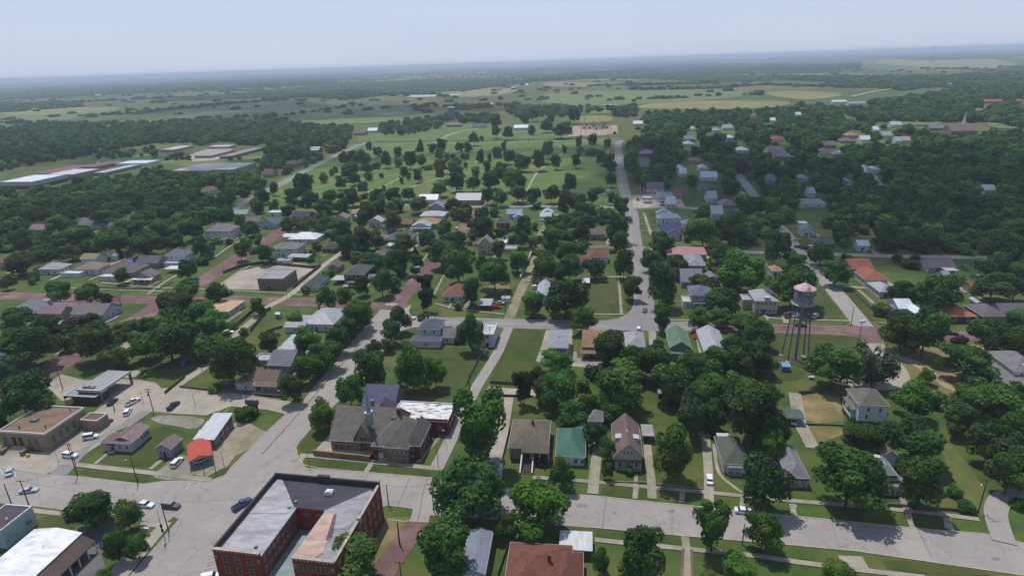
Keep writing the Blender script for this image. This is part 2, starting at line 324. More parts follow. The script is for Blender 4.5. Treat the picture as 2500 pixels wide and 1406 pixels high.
poly('dry_lawn', G_DRY, [(1968, 1040), (2050, 1040), (2060, 1060), (2000, 1085), (1975, 1060)], .07)
poly('dry_lawn', G_DRY, [(1000, 1262), (985, 1300), (930, 1400), (870, 1440), (850, 1440), (945, 1262)], .07)
poly('dry_lawn', G_DRY, [(1170, 700), (1250, 690), (1240, 712), (1180, 716)], .07, 1)
poly('grass_strip', mat('strip_grass', (92, 98, 52), (78, 90, 44), .2, .95, grain=.15), [(2290, 1040), (2330, 1090), (2400, 1185), (2420, 1230), (2390, 1275), (2330, 1180), (2300, 1110)], .07, 1)
poly('school_lawn', G_PARK, [(380, 395), (640, 380), (640, 400), (560, 425), (520, 415)], .05)
poly('school_yard', CONC, [(462, 378), (500, 366), (560, 355), (572, 380), (520, 392), (470, 395)], .07)
poly('running_track', mat('track_surface', (140, 134, 118), (130, 126, 108), .1), [(232, 396), (256, 384), (305, 379.5), (400, 377.5), (448, 377.5), (453, 384), (434, 392.5), (378, 400), (241, 403)], .08, 2)
poly('sports_field', mat('turf', (62, 104, 50), (70, 110, 52), .02), [(238, 395), (262, 385), (310, 381), (400, 379), (444, 379), (449, 384), (430, 391), (376, 398), (245, 401)], .12, 2)
poly('playground_ground', G_SAND, [(288, 858), (308, 830), (345, 822), (356, 835), (350, 855), (320, 866)], .07, 1)
# mown yards with their own green
for px, mm in (
  ([(245, 760), (350, 742), (358, 748), (310, 780), (270, 790), (240, 780)], G_DEEP),
  ([(1195, 940), (1215, 870), (1248, 803), (1322, 803), (1320, 840), (1305, 885), (1330, 895), (1300, 940)], G_DEEP),
  ([(945, 960), (985, 870), (1060, 845), (1180, 855), (1185, 870), (1135, 970), (1110, 975)], G_DEEP),
  ([(1430, 690), (1515, 692), (1518, 768), (1440, 768)], G_DEEP), ([(1520, 700), (1545, 700), (1550, 745), (1525, 768)], G_DEEP),
  ([(1850, 815), (2085, 820), (2115, 845), (1990, 860), (1960, 930), (1890, 930), (1870, 880)], G_DEEP),
  ([(1995, 705), (2005, 710), (2072, 782), (1985, 783), (1970, 760)], G_DEEP), ([(2045, 708), (2095, 708), (2140, 770), (2160, 795), (2125, 785)], G_DEEP),
  ([(245, 1108), (300, 1080), (385, 1042), (450, 1045), (455, 1080), (380, 1100), (375, 1142), (240, 1132)], G_DEEP),
  ([(190, 1160), (210, 1142), (372, 1162), (355, 1180)], G_DEEP), ([(750, 1140), (758, 1118), (900, 1130), (893, 1152)], G_DEEP), ([(905, 1153), (915, 1134), (1058, 1150), (1046, 1167)], G_DEEP),
  ([(728, 1100), (745, 1075), (760, 1040), (800, 1015), (815, 1040), (790, 1090), (760, 1108)], G_DEEP),
  ([(622, 1060), (660, 1008), (697, 1010), (650, 1062)], G_LAWN), ([(55, 1150), (72, 1128), (100, 1130), (85, 1148)], G_DEEP),
  ([(40, 1305), (110, 1255), (175, 1262), (190, 1285), (150, 1300)], G_DEEP), ([(545, 1160), (560, 1145), (558, 1135), (520, 1160), (522, 1170)], G_DEEP),
  ([(1465, 1210), (1472, 1183), (1600, 1195), (1590, 1222)], G_DEEP), ([(1450, 1311), (1458, 1288), (1665, 1312), (1662, 1335)], G_DEEP),
  ([(2150, 1362), (2400, 1385), (2420, 1410), (2170, 1395)], G_DEEP), ([(1560, 515), (1600, 515), (1600, 540), (1605, 575), (1562, 575)], G_DEEP)):
    poly('mown_lawn', mm, px, .05, 1)
# parking edge lines, centre lines
strip('road_marking', YLINE, [(1561, 700), (1551, 640), (1546, 600), (1540, 560), (1541, 532), (1527, 491), (1516, 440), (1510, 380)], .3, Z5+.02, 1)
strip('road_marking', LINE, [(1060, 787), (1240, 792), (1400, 796), (1480, 797)], .3, Z5+.02, 0)
for a, b in (((455, 1195), (466, 1178)), ((481, 1188), (489, 1177)), ((503, 1357), (527, 1351)), ((500, 1374), (527, 1367)), ((495, 1390), (527, 1383)), ((378, 1272), (397, 1252)), ((174, 1315), (209, 1320)), ((2, 1145), (8, 1162)), ((34, 1150), (40, 1166)), ((55, 1166), (72, 1158)), ((30, 1216), (48, 1202))):
    strip('road_marking', LINE, [a, b], .18, Z5+.03, 0)
for k in range(8):
    a = (444+k*14.5, 1001+k*1.3); strip('parking_line', LINE, [a, (a[0]+17, a[1]-14)], .13, Z2+.01, 0)
for k in range(6):
    a = (256+k*13, 988+k*1.4-6); strip('parking_line', LINE, [a, (a[0]+15, a[1]-13)], .13, Z2+.01, 0)
# pavements
for px, wd in (([(147, 1130), (250, 1142), (380, 1156), (490, 1170), (515, 1172)], 1.9), ([(367, 1146), (397, 1122)], 1.5), ([(232, 1133), (262, 1108)], 1.3),
  ([(732, 1112), (790, 1116), (900, 1127), (1058, 1144)], 1.8), ([(893, 1153), (910, 1128)], 1.6), ([(725, 1143), (742, 1112)], 1.6), ([(1020, 1130), (1050, 1095), (1080, 1060), (1092, 1035)], 1.3),
  ([(1301, 1166), (1380, 1171), (1463, 1178), (1600, 1191), (1718, 1202), (1815, 1211), (1919, 1222), (2060, 1233), (2207, 1246), (2390, 1268)], 1.5),
  ([(1452, 1318), (1560, 1329), (1704, 1343), (1848, 1357), (1919, 1369), (2045, 1385), (2160, 1399), (2260, 1410)], 1.5),
  ([(1447, 1206), (1452, 1150), (1464, 1060)], 3.0), ([(1592, 1218), (1590, 1170), (1585, 1140), (1580, 1085)], 2.4), ([(1730, 1226), (1731, 1180), (1728, 1130), (1722, 1060)], 2.6),
  ([(1743, 1085), (1749, 1140), (1760, 1165), (1790, 1188), (1812, 1204)], 1.0), ([(1549, 1218), (1552, 1180), (1554, 1158)], 1.1), ([(1662, 1228), (1663, 1205), (1665, 1195)], 1.0),
  ([(1672, 1310), (1676, 1340), (1678, 1412)], 1.9), ([(1935, 1256), (1940, 1232)], 1.1), ([(2226, 1285), (2218, 1255), (2205, 1225), (2200, 1215)], 1.3), ([(2313, 1292), (2308, 1264)], 1.2),
  ([(2075, 1358), (2095, 1395)], 5.5), ([(1940, 960), (1948, 1010), (1955, 1040), (1975, 1075), (1985, 1095)], 4.0), ([(1968, 1034), (2070, 1040)], .5),
  ([(1490, 880), (1400, 885), (1398, 860)], 3.4), ([(1704, 815), (1712, 850), (1714, 866)], 2.6), ([(1592, 808), (1594, 850), (1596, 870)], 3.0), ([(1517, 768), (1514, 720), (1510, 680)], 1.3), ([(1440, 768), (1525, 768)], 1.2), ([(1540, 678), (1490, 676), (1440, 680)], 2.2),
  ([(1633, 782), (1700, 782)], 1.2), ([(1862, 770), (1880, 778), (1920, 780), (2074, 784)], 1.3), ([(1920, 790), (1915, 770)], 2.6), ([(2095, 708), (2118, 728), (2132, 742)], 1.6), ([(2030, 700), (2090, 702), (2145, 705)], 3.2), ([(2135, 788), (2175, 789)], 1.0), ([(2300, 800), (2322, 818)], 3),
  ([(360, 720), (400, 690), (440, 668)], 1.6), ([(245, 690), (360, 702), (480, 706), (620, 712), (760, 722)], 1.3), ([(520, 632), (560, 602), (620, 570)], 1.3), ([(545, 690), (580, 665), (620, 645)], 1.2), ([(520, 720), (545, 690)], 1.4), ([(140, 703), (400, 712)], 1.2),
  ([(135, 868), (180, 838)], 1.0), ([(1062, 742), (1120, 756), (1230, 768)], 1.2), ([(1052, 735), (1075, 690), (1085, 670)], 1.1), ([(980, 690), (1020, 655), (1045, 620)], 1.2), ([(1268, 588), (1262, 575)], 1), ([(1380, 588), (1440, 592)], 1.1), ([(1500, 592), (1400, 588), (1330, 586)], .9),
  ([(1572, 520), (1580, 545), (1590, 575)], 2.0), ([(1556, 533), (1600, 535)], .9), ([(1556, 548), (1604, 550)], .9), ([(1556, 563), (1604, 565)], .9),
  ([(1765, 585), (1790, 610)], 3.5), ([(400, 1405), (401, 1406)], .2)):
    strip('pavement', WALK, px, wd, Z2+.008, 1)
for a, b in (((1668, 1340), (1664, 1412)), ((1688, 1342), (1692, 1412))): strip('brick_edging', BRICKRD, [a, b], .7, Z1, 0)
# stepped walks
for (a, b) in (((1551, 1216), (1554, 1186)), ((1664, 1226), (1667, 1200)), ((1940, 1258), (1932, 1232)), ((2228, 1288), (2216, 1258)), ((2324, 1296), (2312, 1265)), ((2214, 1250), (2200, 1215)), ((1810, 1240), (1815, 1215))):
    A = P(*a); B = P(*b); mb = MB(); d = (B-A); n = np.array([-d[1], d[0], 0]); n = n/np.linalg.norm(n)*.65
    for k in range(7):
        o = A+d*(k/7.); mb.box(o-n, n*2, d/7*.72, (0, 0, .16+.05*k))
    prop(mb.build('garden_steps', KERB), kind='structure')
# park paths
for px, wd in (([(735, 467), (790, 455), (880, 440), (950, 432), (985, 420), (1010, 415)], 2.4), ([(895, 472), (940, 455), (985, 430), (995, 412)], 2.4), ([(950, 470), (1000, 460), (1060, 440), (1100, 428), (1180, 418), (1215, 415)], 2.6),
  ([(1262, 500), (1285, 470), (1300, 440), (1315, 415), (1335, 405), (1345, 395), (1375, 375), (1382, 362), (1370, 360), (1362, 365), (1375, 352), (1430, 345)], 2.4), ([(1455, 480), (1480, 472), (1488, 460), (1486, 445)], 1.8), ([(1478, 352), (1484, 362), (1485, 385)], 1.6),
  ([(660, 470), (740, 425), (850, 365)], 2.0), ([(1160, 400), (1170, 388), (1175, 380)], 2.2), ([(930, 363), (1090, 372), (1250, 372), (1420, 372)], 1.2), ([(550, 492), (580, 480), (620, 462)], 1.5), ([(1050, 390), (1150, 388)], 1.3)):
    strip('park_path', PARKPATH, px, wd, Z1+.02, 2)
# kerbs (real steps) along the nearer streets
def kerb(px, sm=1): strip('kerb', KERB, px, .28, .02, sm, wall=.13+.1)
kerb([(722, 1092), (728, 1120), (748, 1141), (880, 1152), (1055, 1167)]); kerb([(700, 1010), (655, 1052), (610, 1097), (568, 1140), (550, 1162), (515, 1175)])
kerb([(1462, 1212), (1600, 1227), (1716, 1238)]); kerb([(1755, 1242), (1950, 1261), (2196, 1287), (2400, 1304)]); kerb([(1449, 1288), (1668, 1308), (1893, 1327), (2088, 1345), (2500, 1405)], 0)
kerb([(1003, 772), (1060, 775), (1234, 779)]); kerb([(1258, 779), (1340, 783), (1470, 785), (1520, 776), (1546, 756), (1552, 735), (1550, 700)]); kerb([(985, 806), (950, 845), (915, 885), (870, 932), (822, 985)])
kerb([(1640, 788), (1848, 793), (2062, 799), (2078, 790), (2075, 782)]); kerb([(1690, 804), (1838, 809), (2092, 817), (2118, 843)]); kerb([(2128, 787), (2150, 800), (2180, 805)])
kerb([(948, 1234), (1005, 1241), (1012, 1246), (1008, 1260), (1000, 1275), (948, 1269)]); kerb([(0, 715), (180, 722), (330, 724)]); kerb([(560, 723), (700, 729), (775, 733)]); kerb([(720, 745), (790, 748)])
kerb([(383, 1288), (330, 1342), (272, 1405)], 0); kerb([(0, 1144), (40, 1147), (110, 1158)]); kerb([(370, 1006), (445, 1011), (504, 1014), (565, 992), (648, 1000)], 0); kerb([(206, 929), (293, 926), (379, 935), (393, 949), (430, 947), (560, 958), (685, 978)], 0)
# tar patches and stains in the near street
for (a, b, s) in ((880, 1222, 3), (2430, 1365, 2.6), (1420, 1235, 3.4), (1700, 1262, 3), (70, 1172, 2.4), (505, 1197, 2), (1640, 1248, 2.2), (2100, 1310, 2.4), (1500, 1252, 2.0), (720, 1125, 2.4)):
    c = P(a, b); mb = MB(); n = 9; mb.face([(c[0]+s*.5*math.cos(6.283*k/n)*random.uniform(.6, 1.2), c[1]+s*.3*math.sin(6.283*k/n)*random.uniform(.6, 1.2), Z5+.03) for k in range(n)]); struct('tar_patch', mb, TAR)
# far fields, ponds
F_TAN = mat('hay_field', (134, 122, 78), (116, 112, 66), .012, .95, (104, 110, 64), .004, grain=.06)
F_GRN = mat('pasture', (94, 106, 56), (104, 112, 62), .01, .95, (92, 104, 60), .005, grain=.06)
F_DRK = mat('rough_pasture', (64, 78, 46), (74, 84, 50), .012, .95, (96, 98, 66), .006, grain=.06)
for i, (px, m_) in enumerate((([(1545, 262), (1620, 248), (1850, 246), (1950, 250), (1880, 266), (1700, 268), (1560, 266)], F_TAN), ([(1310, 226), (1500, 222), (1800, 222), (1850, 236), (1545, 258), (1330, 258)], F_GRN),
  ([(1400, 285), (1495, 283), (1495, 300), (1405, 302)], F_TAN), ([(1850, 225), (1960, 222), (2080, 230), (1990, 246), (1900, 240)], F_TAN), ([(1940, 178), (2250, 184), (2230, 192), (1860, 190)], F_GRN), ([(2240, 132), (2490, 150), (2500, 178), (2270, 168), (2100, 152)], F_TAN),
  ([(-40, 285), (180, 272), (320, 262), (200, 290), (100, 300), (-40, 306)], F_GRN), ([(0, 268), (180, 263), (330, 262), (180, 278), (0, 284)], F_TAN), ([(330, 285), (560, 262), (850, 232), (1100, 270), (1050, 290), (850, 296), (640, 300)], F_DRK),
  ([(700, 298), (860, 290), (1120, 285), (960, 300), (760, 308)], F_GRN), ([(560, 205), (900, 185), (1300, 190), (1060, 212), (820, 215)], F_GRN), ([(900, 222), (1180, 212), (1290, 222), (1180, 240), (960, 236)], F_TAN),
  ([(1240, 188), (1560, 184), (1780, 190), (1400, 200)], F_TAN), ([(1330, 200), (1560, 205), (1500, 215), (1320, 212)], F_TAN), ([(1700, 152), (2050, 138), (1950, 150), (1650, 160)], F_GRN), ([(1330, 268), (1545, 268), (1500, 280), (1300, 280)], F_GRN), ([(2040, 345), (2190, 345), (2180, 368), (2050, 366)], G_PARK), ([(2400, 300), (2480, 298), (2490, 318), (2420, 315)], G_PARK), ([(2200, 298), (2300, 300), (2300, 306), (2180, 310)], F_GRN))):
    poly('field', m_, px, .5+.03*i, 1)
WATER = mat('pond_water', (150, 158, 160), (166, 170, 166), .01, .35, spec=.5)
for px in ([(978, 236), (1010, 233), (1120, 231), (1130, 234), (1060, 238), (1000, 239)], [(1320, 268), (1360, 266), (1410, 267), (1370, 271)], [(1450, 258), (1520, 257), (1500, 259)]): poly('pond', WATER, px, 1.6, 1)
strip('country_road', CONC, [(1205, 235), (1240, 222), (1262, 210), (1290, 205)], 14, 1.5, 1)
strip('country_road', CONC, [(2080, 238), (2120, 228), (2165, 220), (2190, 215)], 12, 1.5, 1)

# wheel tracks, tar seams and slab joints of the near streets
TARL = mat('tar_seam', (112, 109, 110), (134, 130, 130), .8, .9); WORN = mat('wheel_worn_asphalt', (139, 135, 135), (148, 144, 143), .25, .9, grain=.12)
for a in ([(1480, 1214), (1470, 1290)], [(1640, 1231), (1640, 1306)], [(1830, 1250), (1840, 1322)], [(2030, 1270), (2050, 1341)], [(2240, 1292), (2275, 1364)], [(900, 1156), (880, 1190)], [(1000, 1166), (960, 1262)], [(1040, 1170), (1020, 1270)], [(300, 1178), (330, 1262)], [(90, 1158), (100, 1238)]):
    strip('tar_seam', TARL, a, .1, Z5+.03, 1)
strip('lane', ASPH, [(2452, 1326), (2436, 1285), (2428, 1245), (2446, 1214), (2520, 1190)], 5.0, Z5, 2)
strip('road_marking', YLINE, [(640, 1108), (700, 1042), (760, 975), (820, 905), (870, 850), (905, 812)], .3, Z5+.1, 0)
# ------------------------------------------------------------------ building kit
RMAT = {}
def rm(c, kind='s'):      # roof surface of a colour; s shingle, m metal ribs, f flat membrane
    if kind == 'm': c = tuple(v*.93 for v in c)
    k = (tuple(c), kind)
    if k in RMAT: return RMAT[k]
    nm = {'s': 'shingle_roof', 'm': 'metal_roof', 'f': 'flat_roof'}[kind]+'_%d' % len(RMAT)
    d = tuple(v*.86 for v in c); e = tuple(min(255, v*1.06) for v in c)
    if kind == 's': m = mat(nm, c, d, .9, .9, tuple(v*.84 for v in c), .3, stretch=(1, 1, 3), bump=.4, grain=.2)
    elif kind == 'm': m = mat(nm, c, tuple(v*.88 for v in c), .6, .5, tuple(v*.9 for v in c), .25, spec=.4, metal=.0, grain=.07, stretch=(2.2, .5, 1))
    else: m = mat(nm, c, tuple(v*.87 for v in c), .5, .85, tuple(v*.8 for v in c), .2, grain=.12, stretch=(.6, 1.6, 1))
    RMAT[k] = m; return m
def wm(c, kind='w'):
    k = (tuple(c), kind)
    if k in RMAT: return RMAT[k]
    nm = {'w': 'painted_wall', 'b': 'brick_wall', 'o': 'stone_wall'}[kind]+'_%d' % len(RMAT)
    m = mat(nm, c, tuple(v*.9 for v in c), {'w': .5, 'b': 1.4, 'o': .9}[kind], .85, tuple(v*{'w': .94, 'b': .82, 'o': .85}[kind] for v in c), .3, grain={'w': .03, 'b': .14, 'o': .16}[kind], stretch=(1, 1, 2.5))
    RMAT[k] = m; return m
GLASS = mat('window_glass', (38, 44, 52), (58, 66, 76), .3, .12, spec=.6)
TRIM = mat('white_trim', (205, 205, 202), (188, 188, 184), 1.0, .7)
WTRIM = mat('stone_trim', (150, 142, 128), (134, 126, 112), 1.2, .8)
CHIM = wm((112, 62, 50), 'b'); WOODM = mat('weathered_wood', (96, 76, 58), (70, 56, 44), 2.0, .9)
DOORM = mat('dark_door', (66, 48, 44), (52, 40, 38), 2.0, .6); STEEL = mat('galvanised_steel', (128, 130, 132), (104, 106, 110), 1.0, .5, metal=.3)
BLACKM = mat('black_rubber', (24, 24, 26), (34, 34, 36), 3.0, .8)
WHITE = (200, 200, 198)
HOUSES = []         # (landmark words, px, py, x0, x1, y0, y1)
class B:
    """one building: an Empty with walls, roofs, windows... as parts"""
    def __init__(s, name, label, cat, eL, eR, back, h, az=98., group=None, lm=None, z0=0.):
        s.ux = np.array([math.sin(math.radians(az)), math.cos(math.radians(az)), 0]); s.uy = np.array([-s.ux[1], s.ux[0], 0])
        s.h = h; s.name0 = name; o, w_, d_ = s.fit(eL, eR, back, h)
        s.o, s.w, s.d = o, w_, d_
        c = o+s.ux*w_/2+s.uy*d_/2
        s.root = thing(name, label, cat, (c[0], c[1], 0), group); s.az = az
        s.wall = None; s.lm = lm
        if lm:
            x, y, k = proj(c+np.array([0, 0, h])); a = proj(o+np.array([0, 0, h*.4])); b = proj(o+s.ux*w_+s.uy*d_+np.array([0, 0, h+1.5]))
            HOUSES.append((lm, x, y, min(a[0], x-2), max(proj(o+s.ux*w_+np.array([0, 0, h*.4]))[0], b[0]), b[1], a[1]))
    def fit(s, eL, eR, back, h):
        pL, pR = P(*eL, h), P(*eR, h); m = (pL+pR)/2; w_ = float((pR-pL) @ s.ux); 
        d_ = float((P(*back, h)-m) @ s.uy) if isinstance(back, tuple) else back
        if isinstance(back, tuple) and pL[1] > 330 and s.name0 != 'school_building': d_ = min(d_, max(9., w_*.75))
        o = m-s.ux*w_/2; o[2] = 0
        return o, max(w_, 2.), max(d_, 2.)
    def pt(s, u, v, z, fr=None):
        o = s.o if fr is None else fr[0]
        return o+s.ux*u+s.uy*v+np.array([0, 0, z])
    def body(s, roof, wcol, rcol, rise_=None, ov=.45, z0=0., fr=None, h=None, par=.5, wname='wall', rname='roof'):
        """walls and a roof over frame fr=(o,w,d)"""
        o, w_, d_ = fr or (s.o, s.w, s.d); h = h or s.h
        ii = ov if roof != 'flat' else 0.0
        p = lambda u, v, z: o+s.ux*u+s.uy*v+np.array([0, 0, z])
        wl = MB(); a, b, c, d = ii, w_-ii, ii, d_-ii
        wl.prism([p(a, c, z0), p(b, c, z0), p(b, d, z0), p(a, d, z0)], [p(a, c, h), p(b, c, h), p(b, d, h), p(a, d, h)])
        rf = MB(); T = .18
        if roof in ('gx', 'gy'):
            half = (d_ if roof == 'gx' else w_)/2; rs = rise_ if rise_ is not None else half*.55
            q = (lambda s_, t, z: p(s_, t, z)) if roof == 'gx' else (lambda s_, t, z: p(t, s_, z))
            Ln, Wd = (w_, d_) if roof == 'gx' else (d_, w_)
            ho = h-.05
            for t0, t1 in ((0, Wd/2), (Wd, Wd/2)):
                rf.prism([q(0, t0, ho), q(Ln, t0, ho), q(Ln, t1, ho+rs), q(0, t1, ho+rs)], [q(0, t0, ho+T), q(Ln, t0, ho+T), q(Ln, t1, ho+rs+T), q(0, t1, ho+rs+T)])
            k = rs/(Wd/2)
            for e in (ii, Ln-ii-.15):
                wl.prism([q(e, ii, h), q(e, Wd-ii, h), q(e, Wd/2, h+rs-.12)], [q(e+.15, ii, h), q(e+.15, Wd-ii, h), q(e+.15, Wd/2, h+rs-.12)])
        elif roof == 'hip':
            rs = rise_ if rise_ is not None else min(w_, d_)/2*.5; e = min(w_, d_)/2*.98; h0 = h-.05
            r = [p(0, 0, h0), p(w_, 0, h0), p(w_, d_, h0), p(0, d_, h0)]; r2 = [x+np.array([0, 0, T]) for x in r]
            if w_ >= d_: R1, R2 = p(e, d_/2, h0+T+rs), p(w_-e, d_/2, h0+T+rs); top = [(4, 5, 9, 8), (5, 6, 9), (6, 7, 8, 9), (7, 4, 8)]
            else: R1, R2 = p(w_/2, e, h0+T+rs), p(w_/2, d_-e, h0+T+rs); top = [(4, 5, 8), (5, 6, 9, 8), (6, 7, 9), (7, 4, 8, 9)]
            rf.mesh(r+r2+[R1, R2], [(3, 2, 1, 0), (0, 1, 5, 4), (1, 2, 6, 5), (2, 3, 7, 6), (3, 0, 4, 7)]+top)
        elif roof == 'flat':
            rf.prism([p(.25, .25, h-par-.1), p(w_-.25, .25, h-par-.1), p(w_-.25, d_-.25, h-par-.1), p(.25, d_-.25, h-par-.1)], [p(.25, .25, h-par), p(w_-.25, .25, h-par), p(w_-.25, d_-.25, h-par), p(.25, d_-.25, h-par)])
            wl = MB(); wl.prism([p(0.004, 0.004, z0), p(w_-.004, 0.004, z0), p(w_-.004, d_-.004, z0), p(0.004, d_-.004, z0)], [p(0.004, 0.004, h-par-.12), p(w_-.004, 0.004, h-par-.12), p(w_-.004, d_-.004, h-par-.12), p(0.004, d_-.004, h-par-.12)])
            pr = MB()
            for (u0, v0, u1, v1) in ((0, 0, w_, .28), (0, d_-.28, w_, d_), (0, .28, .28, d_-.28), (w_-.28, .28, w_, d_-.28)):
                pr.prism([p(u0, v0, h-par-.11), p(u1, v0, h-par-.11), p(u1, v1, h-par-.11), p(u0, v1, h-par-.11)], [p(u0, v0, h), p(u1, v0, h), p(u1, v1, h), p(u0, v1, h)])
            pr.build('parapet', TRIM if wcol is None or sum(wcol.node_tree.nodes['Principled BSDF'].inputs['Base Color'].default_value[:3]) > 0 else TRIM, s.root)
        elif roof == 'shed':
            rs = rise_ if rise_ is not None else d_*.2; h0 = h-.05
            rf.prism([p(0, 0, h0), p(w_, 0, h0), p(w_, d_, h0+rs), p(0, d_, h0+rs)], [p(0, 0, h0+T), p(w_, 0, h0+T), p(w_, d_, h0+rs+T), p(0, d_, h0+rs+T)])
            wl = MB(); wl.prism([p(a, c, z0), p(b, c, z0), p(b, d, z0), p(a, d, z0)], [p(a, c, h-.1), p(b, c, h-.1), p(b, d, h+rs*(d/d_)-.12), p(a, d, h+rs*(d/d_)-.12)])
        elif roof == 'slab':
            rf.prism([p(0, 0, h-.15), p(w_, 0, h-.15), p(w_, d_, h-.15), p(0, d_, h-.15)], [p(0, 0, h+.1), p(w_, 0, h+.1), p(w_, d_, h+.1), p(0, d_, h+.1)])
        W = wl.build(wname, wcol, s.root) if wcol is not None else None
        R_ = rf.build(rname, rcol, s.root)
        if roof in ('gx', 'gy', 'hip', 'shed') and o[1] < 520 and wcol is not None:
            ft = .05; zz = h-.08
            sides = {'hip': 'fblr', 'gx': 'fb', 'gy': 'lr', 'shed': 'f'}[roof]
            if 'f' in sides: MB().box(p(0, -ft-.003, zz), s.ux*w_, s.uy*ft, (0, 0, .2)).build('eaves_trim', TRIM, s.root)
            if 'b' in sides: MB().box(p(0, d_+.003, zz), s.ux*w_, s.uy*ft, (0, 0, .2)).build('eaves_trim', TRIM, s.root)
            if 'l' in sides: MB().box(p(-ft-.003, 0, zz), s.ux*ft, s.uy*d_, (0, 0, .2)).build('eaves_trim', TRIM, s.root)
            if 'r' in sides: MB().box(p(w_+.003, 0, zz), s.ux*ft, s.uy*d_, (0, 0, .2)).build('eaves_trim', TRIM, s.root)
            if roof != 'shed' and h > 2.9:
                q = p(w_*.64, d_*.62, h+.05); rs_ = rise_ if rise_ is not None else min(w_, d_)*.26; MB().tube(q, q+np.array([0, 0, rs_*.8+.55]), .07, n=6).build('vent_pipe', STEEL, s.root)
        if s.wall is None: s.wall, s.roof = W, R_
        return W, R_
    def wing(s, eL, eR, back, h, roof, wcol, rcol, **k):
        fr = s.fit(eL, eR, back, h); s.body(roof, wcol, rcol, fr=fr, h=h, **k); return fr
    def win(s, side, n, z, wd=1.0, ht=1.3, fr=None, u0=.8, u1=None, name='window', ov=.45, frame=None, pane=True, mt=None):
        """n windows on one side ('f' front, 'l' left, 'r' right) at sill height z"""
        o, w_, d_ = fr or (s.o, s.w, s.d); 
        L_ = w_ if side == 'f' else d_; u1 = L_-.8 if u1 is None else u1
        for i in range(n):
            u = u0+(u1-u0)*(i+.5)/n
            if side == 'f': c = o+s.ux*u+s.uy*ov; t = s.ux; nn = -s.uy
            elif side == 'r': c = o+s.ux*(w_-ov)+s.uy*u; t = s.uy; nn = s.ux
            elif side == 'b': c = o+s.ux*u+s.uy*(d_-ov); t = s.ux; nn = s.uy
            else: c = o+s.ux*ov+s.uy*u; t = s.uy; nn = -s.ux
            c = c+np.array([0, 0, z]); fw = .1
            m = MB(); e = nn*.05
            m.box(c-t*(wd/2+fw)-np.array([0, 0, fw]), t*(wd+2*fw), e, (0, 0, fw)); m.box(c-t*(wd/2+fw)+np.array([0, 0, ht]), t*(wd+2*fw), e, (0, 0, fw))
            m.box(c-t*(wd/2+fw), t*fw, e, (0, 0, ht)); m.box(c+t*(wd/2), t*fw, e, (0, 0, ht)); m.box(c-t*wd/2+np.array([0, 0, ht*.5-.04]), t*wd, nn*.045, (0, 0, .08))
            f = m.build(name, frame or TRIM, s.root)
            g = MB(); g.box(c-t*wd/2+nn*.004, t*wd, nn*.02, (0, 0, ht)); g.build('pane', mt or GLASS, f)
    def door(s, side, u, wd=1.0, ht=2.1, z=0., m=None, fr=None, ov=.45, name='door'):
        o, w_, d_ = fr or (s.o, s.w, s.d)
        if side == 'f': c = o+s.ux*u+s.uy*ov; t = s.ux; nn = -s.uy
        elif side == 'r': c = o+s.ux*(w_-ov)+s.uy*u; t = s.uy; nn = s.ux
        else: c = o+s.ux*ov+s.uy*u; t = s.uy; nn = -s.ux
        c = c+np.array([0, 0, z]); MB().box(c-t*wd/2, t*wd, nn*.07, (0, 0, ht)).build(name, m or DOORM, s.root)
    def chimney(s, px, top, zb, m=None, sz=.7):
        c = P(px[0], px[1], zb); MB().box(c-s.ux*sz/2-s.uy*sz/2, s.ux*sz, s.uy*sz, (0, 0, top)).box(c-s.ux*(sz/2+.08)-s.uy*(sz/2+.08)+np.array([0, 0, top+.002]), s.ux*(sz+.16), s.uy*(sz+.16), (0, 0, .15)).build('chimney', m or CHIM, s.root)
    def posts(s, fr, h, n=4, r=.1, m=None, sides='f', name='porch_post'):
        o, w_, d_ = fr
        pts = [(o+s.ux*(.3+(w_-.6)*i/(n-1))+s.uy*.3) for i in range(n)]
        if 'b' in sides: pts += [(o+s.ux*(.3+(w_-.6)*i/(n-1))+s.uy*(d_-.3)) for i in range(n)]
        for c in pts: MB().box(c-s.ux*r-s.uy*r, s.ux*2*r, s.uy*2*r, (0, 0, h-.16)).build(name, m or TRIM, s.root)
    def porch(s, eL, eR, back, h, rcol, roof='shed', n=4, m=None, rise_=.8):
        fr = s.wing(eL, eR, back, h, roof, None, rcol, rise_=rise_, rname='porch_roof'); s.posts(fr, h, n, m=m)
        o, w_, d_ = fr; MB().box(o+s.ux*.2+s.uy*.2, s.ux*(w_-.4), s.uy*(d_-.2), (0, 0, .45)).build('porch_floor', WTRIM, s.root); return fr
RG = 'houses along the front street'; 
GR, DG, LG, BR_, RB, TAN_, MAU, WM = (112, 110, 110), (74, 76, 86), (146, 147, 150), (112, 90, 76), (128, 76, 62), (158, 132, 106), (122, 94, 96), (205, 208, 212)
W1 = wm(WHITE); W2 = wm((170, 174, 176)); CREAM = wm((176, 164, 140)); TANB = wm((150, 128, 98), 'b'); REDB = wm((132, 58, 46), 'b'); DKB = wm((84, 58, 50), 'b'); STONE = wm((138, 116, 92), 'o')
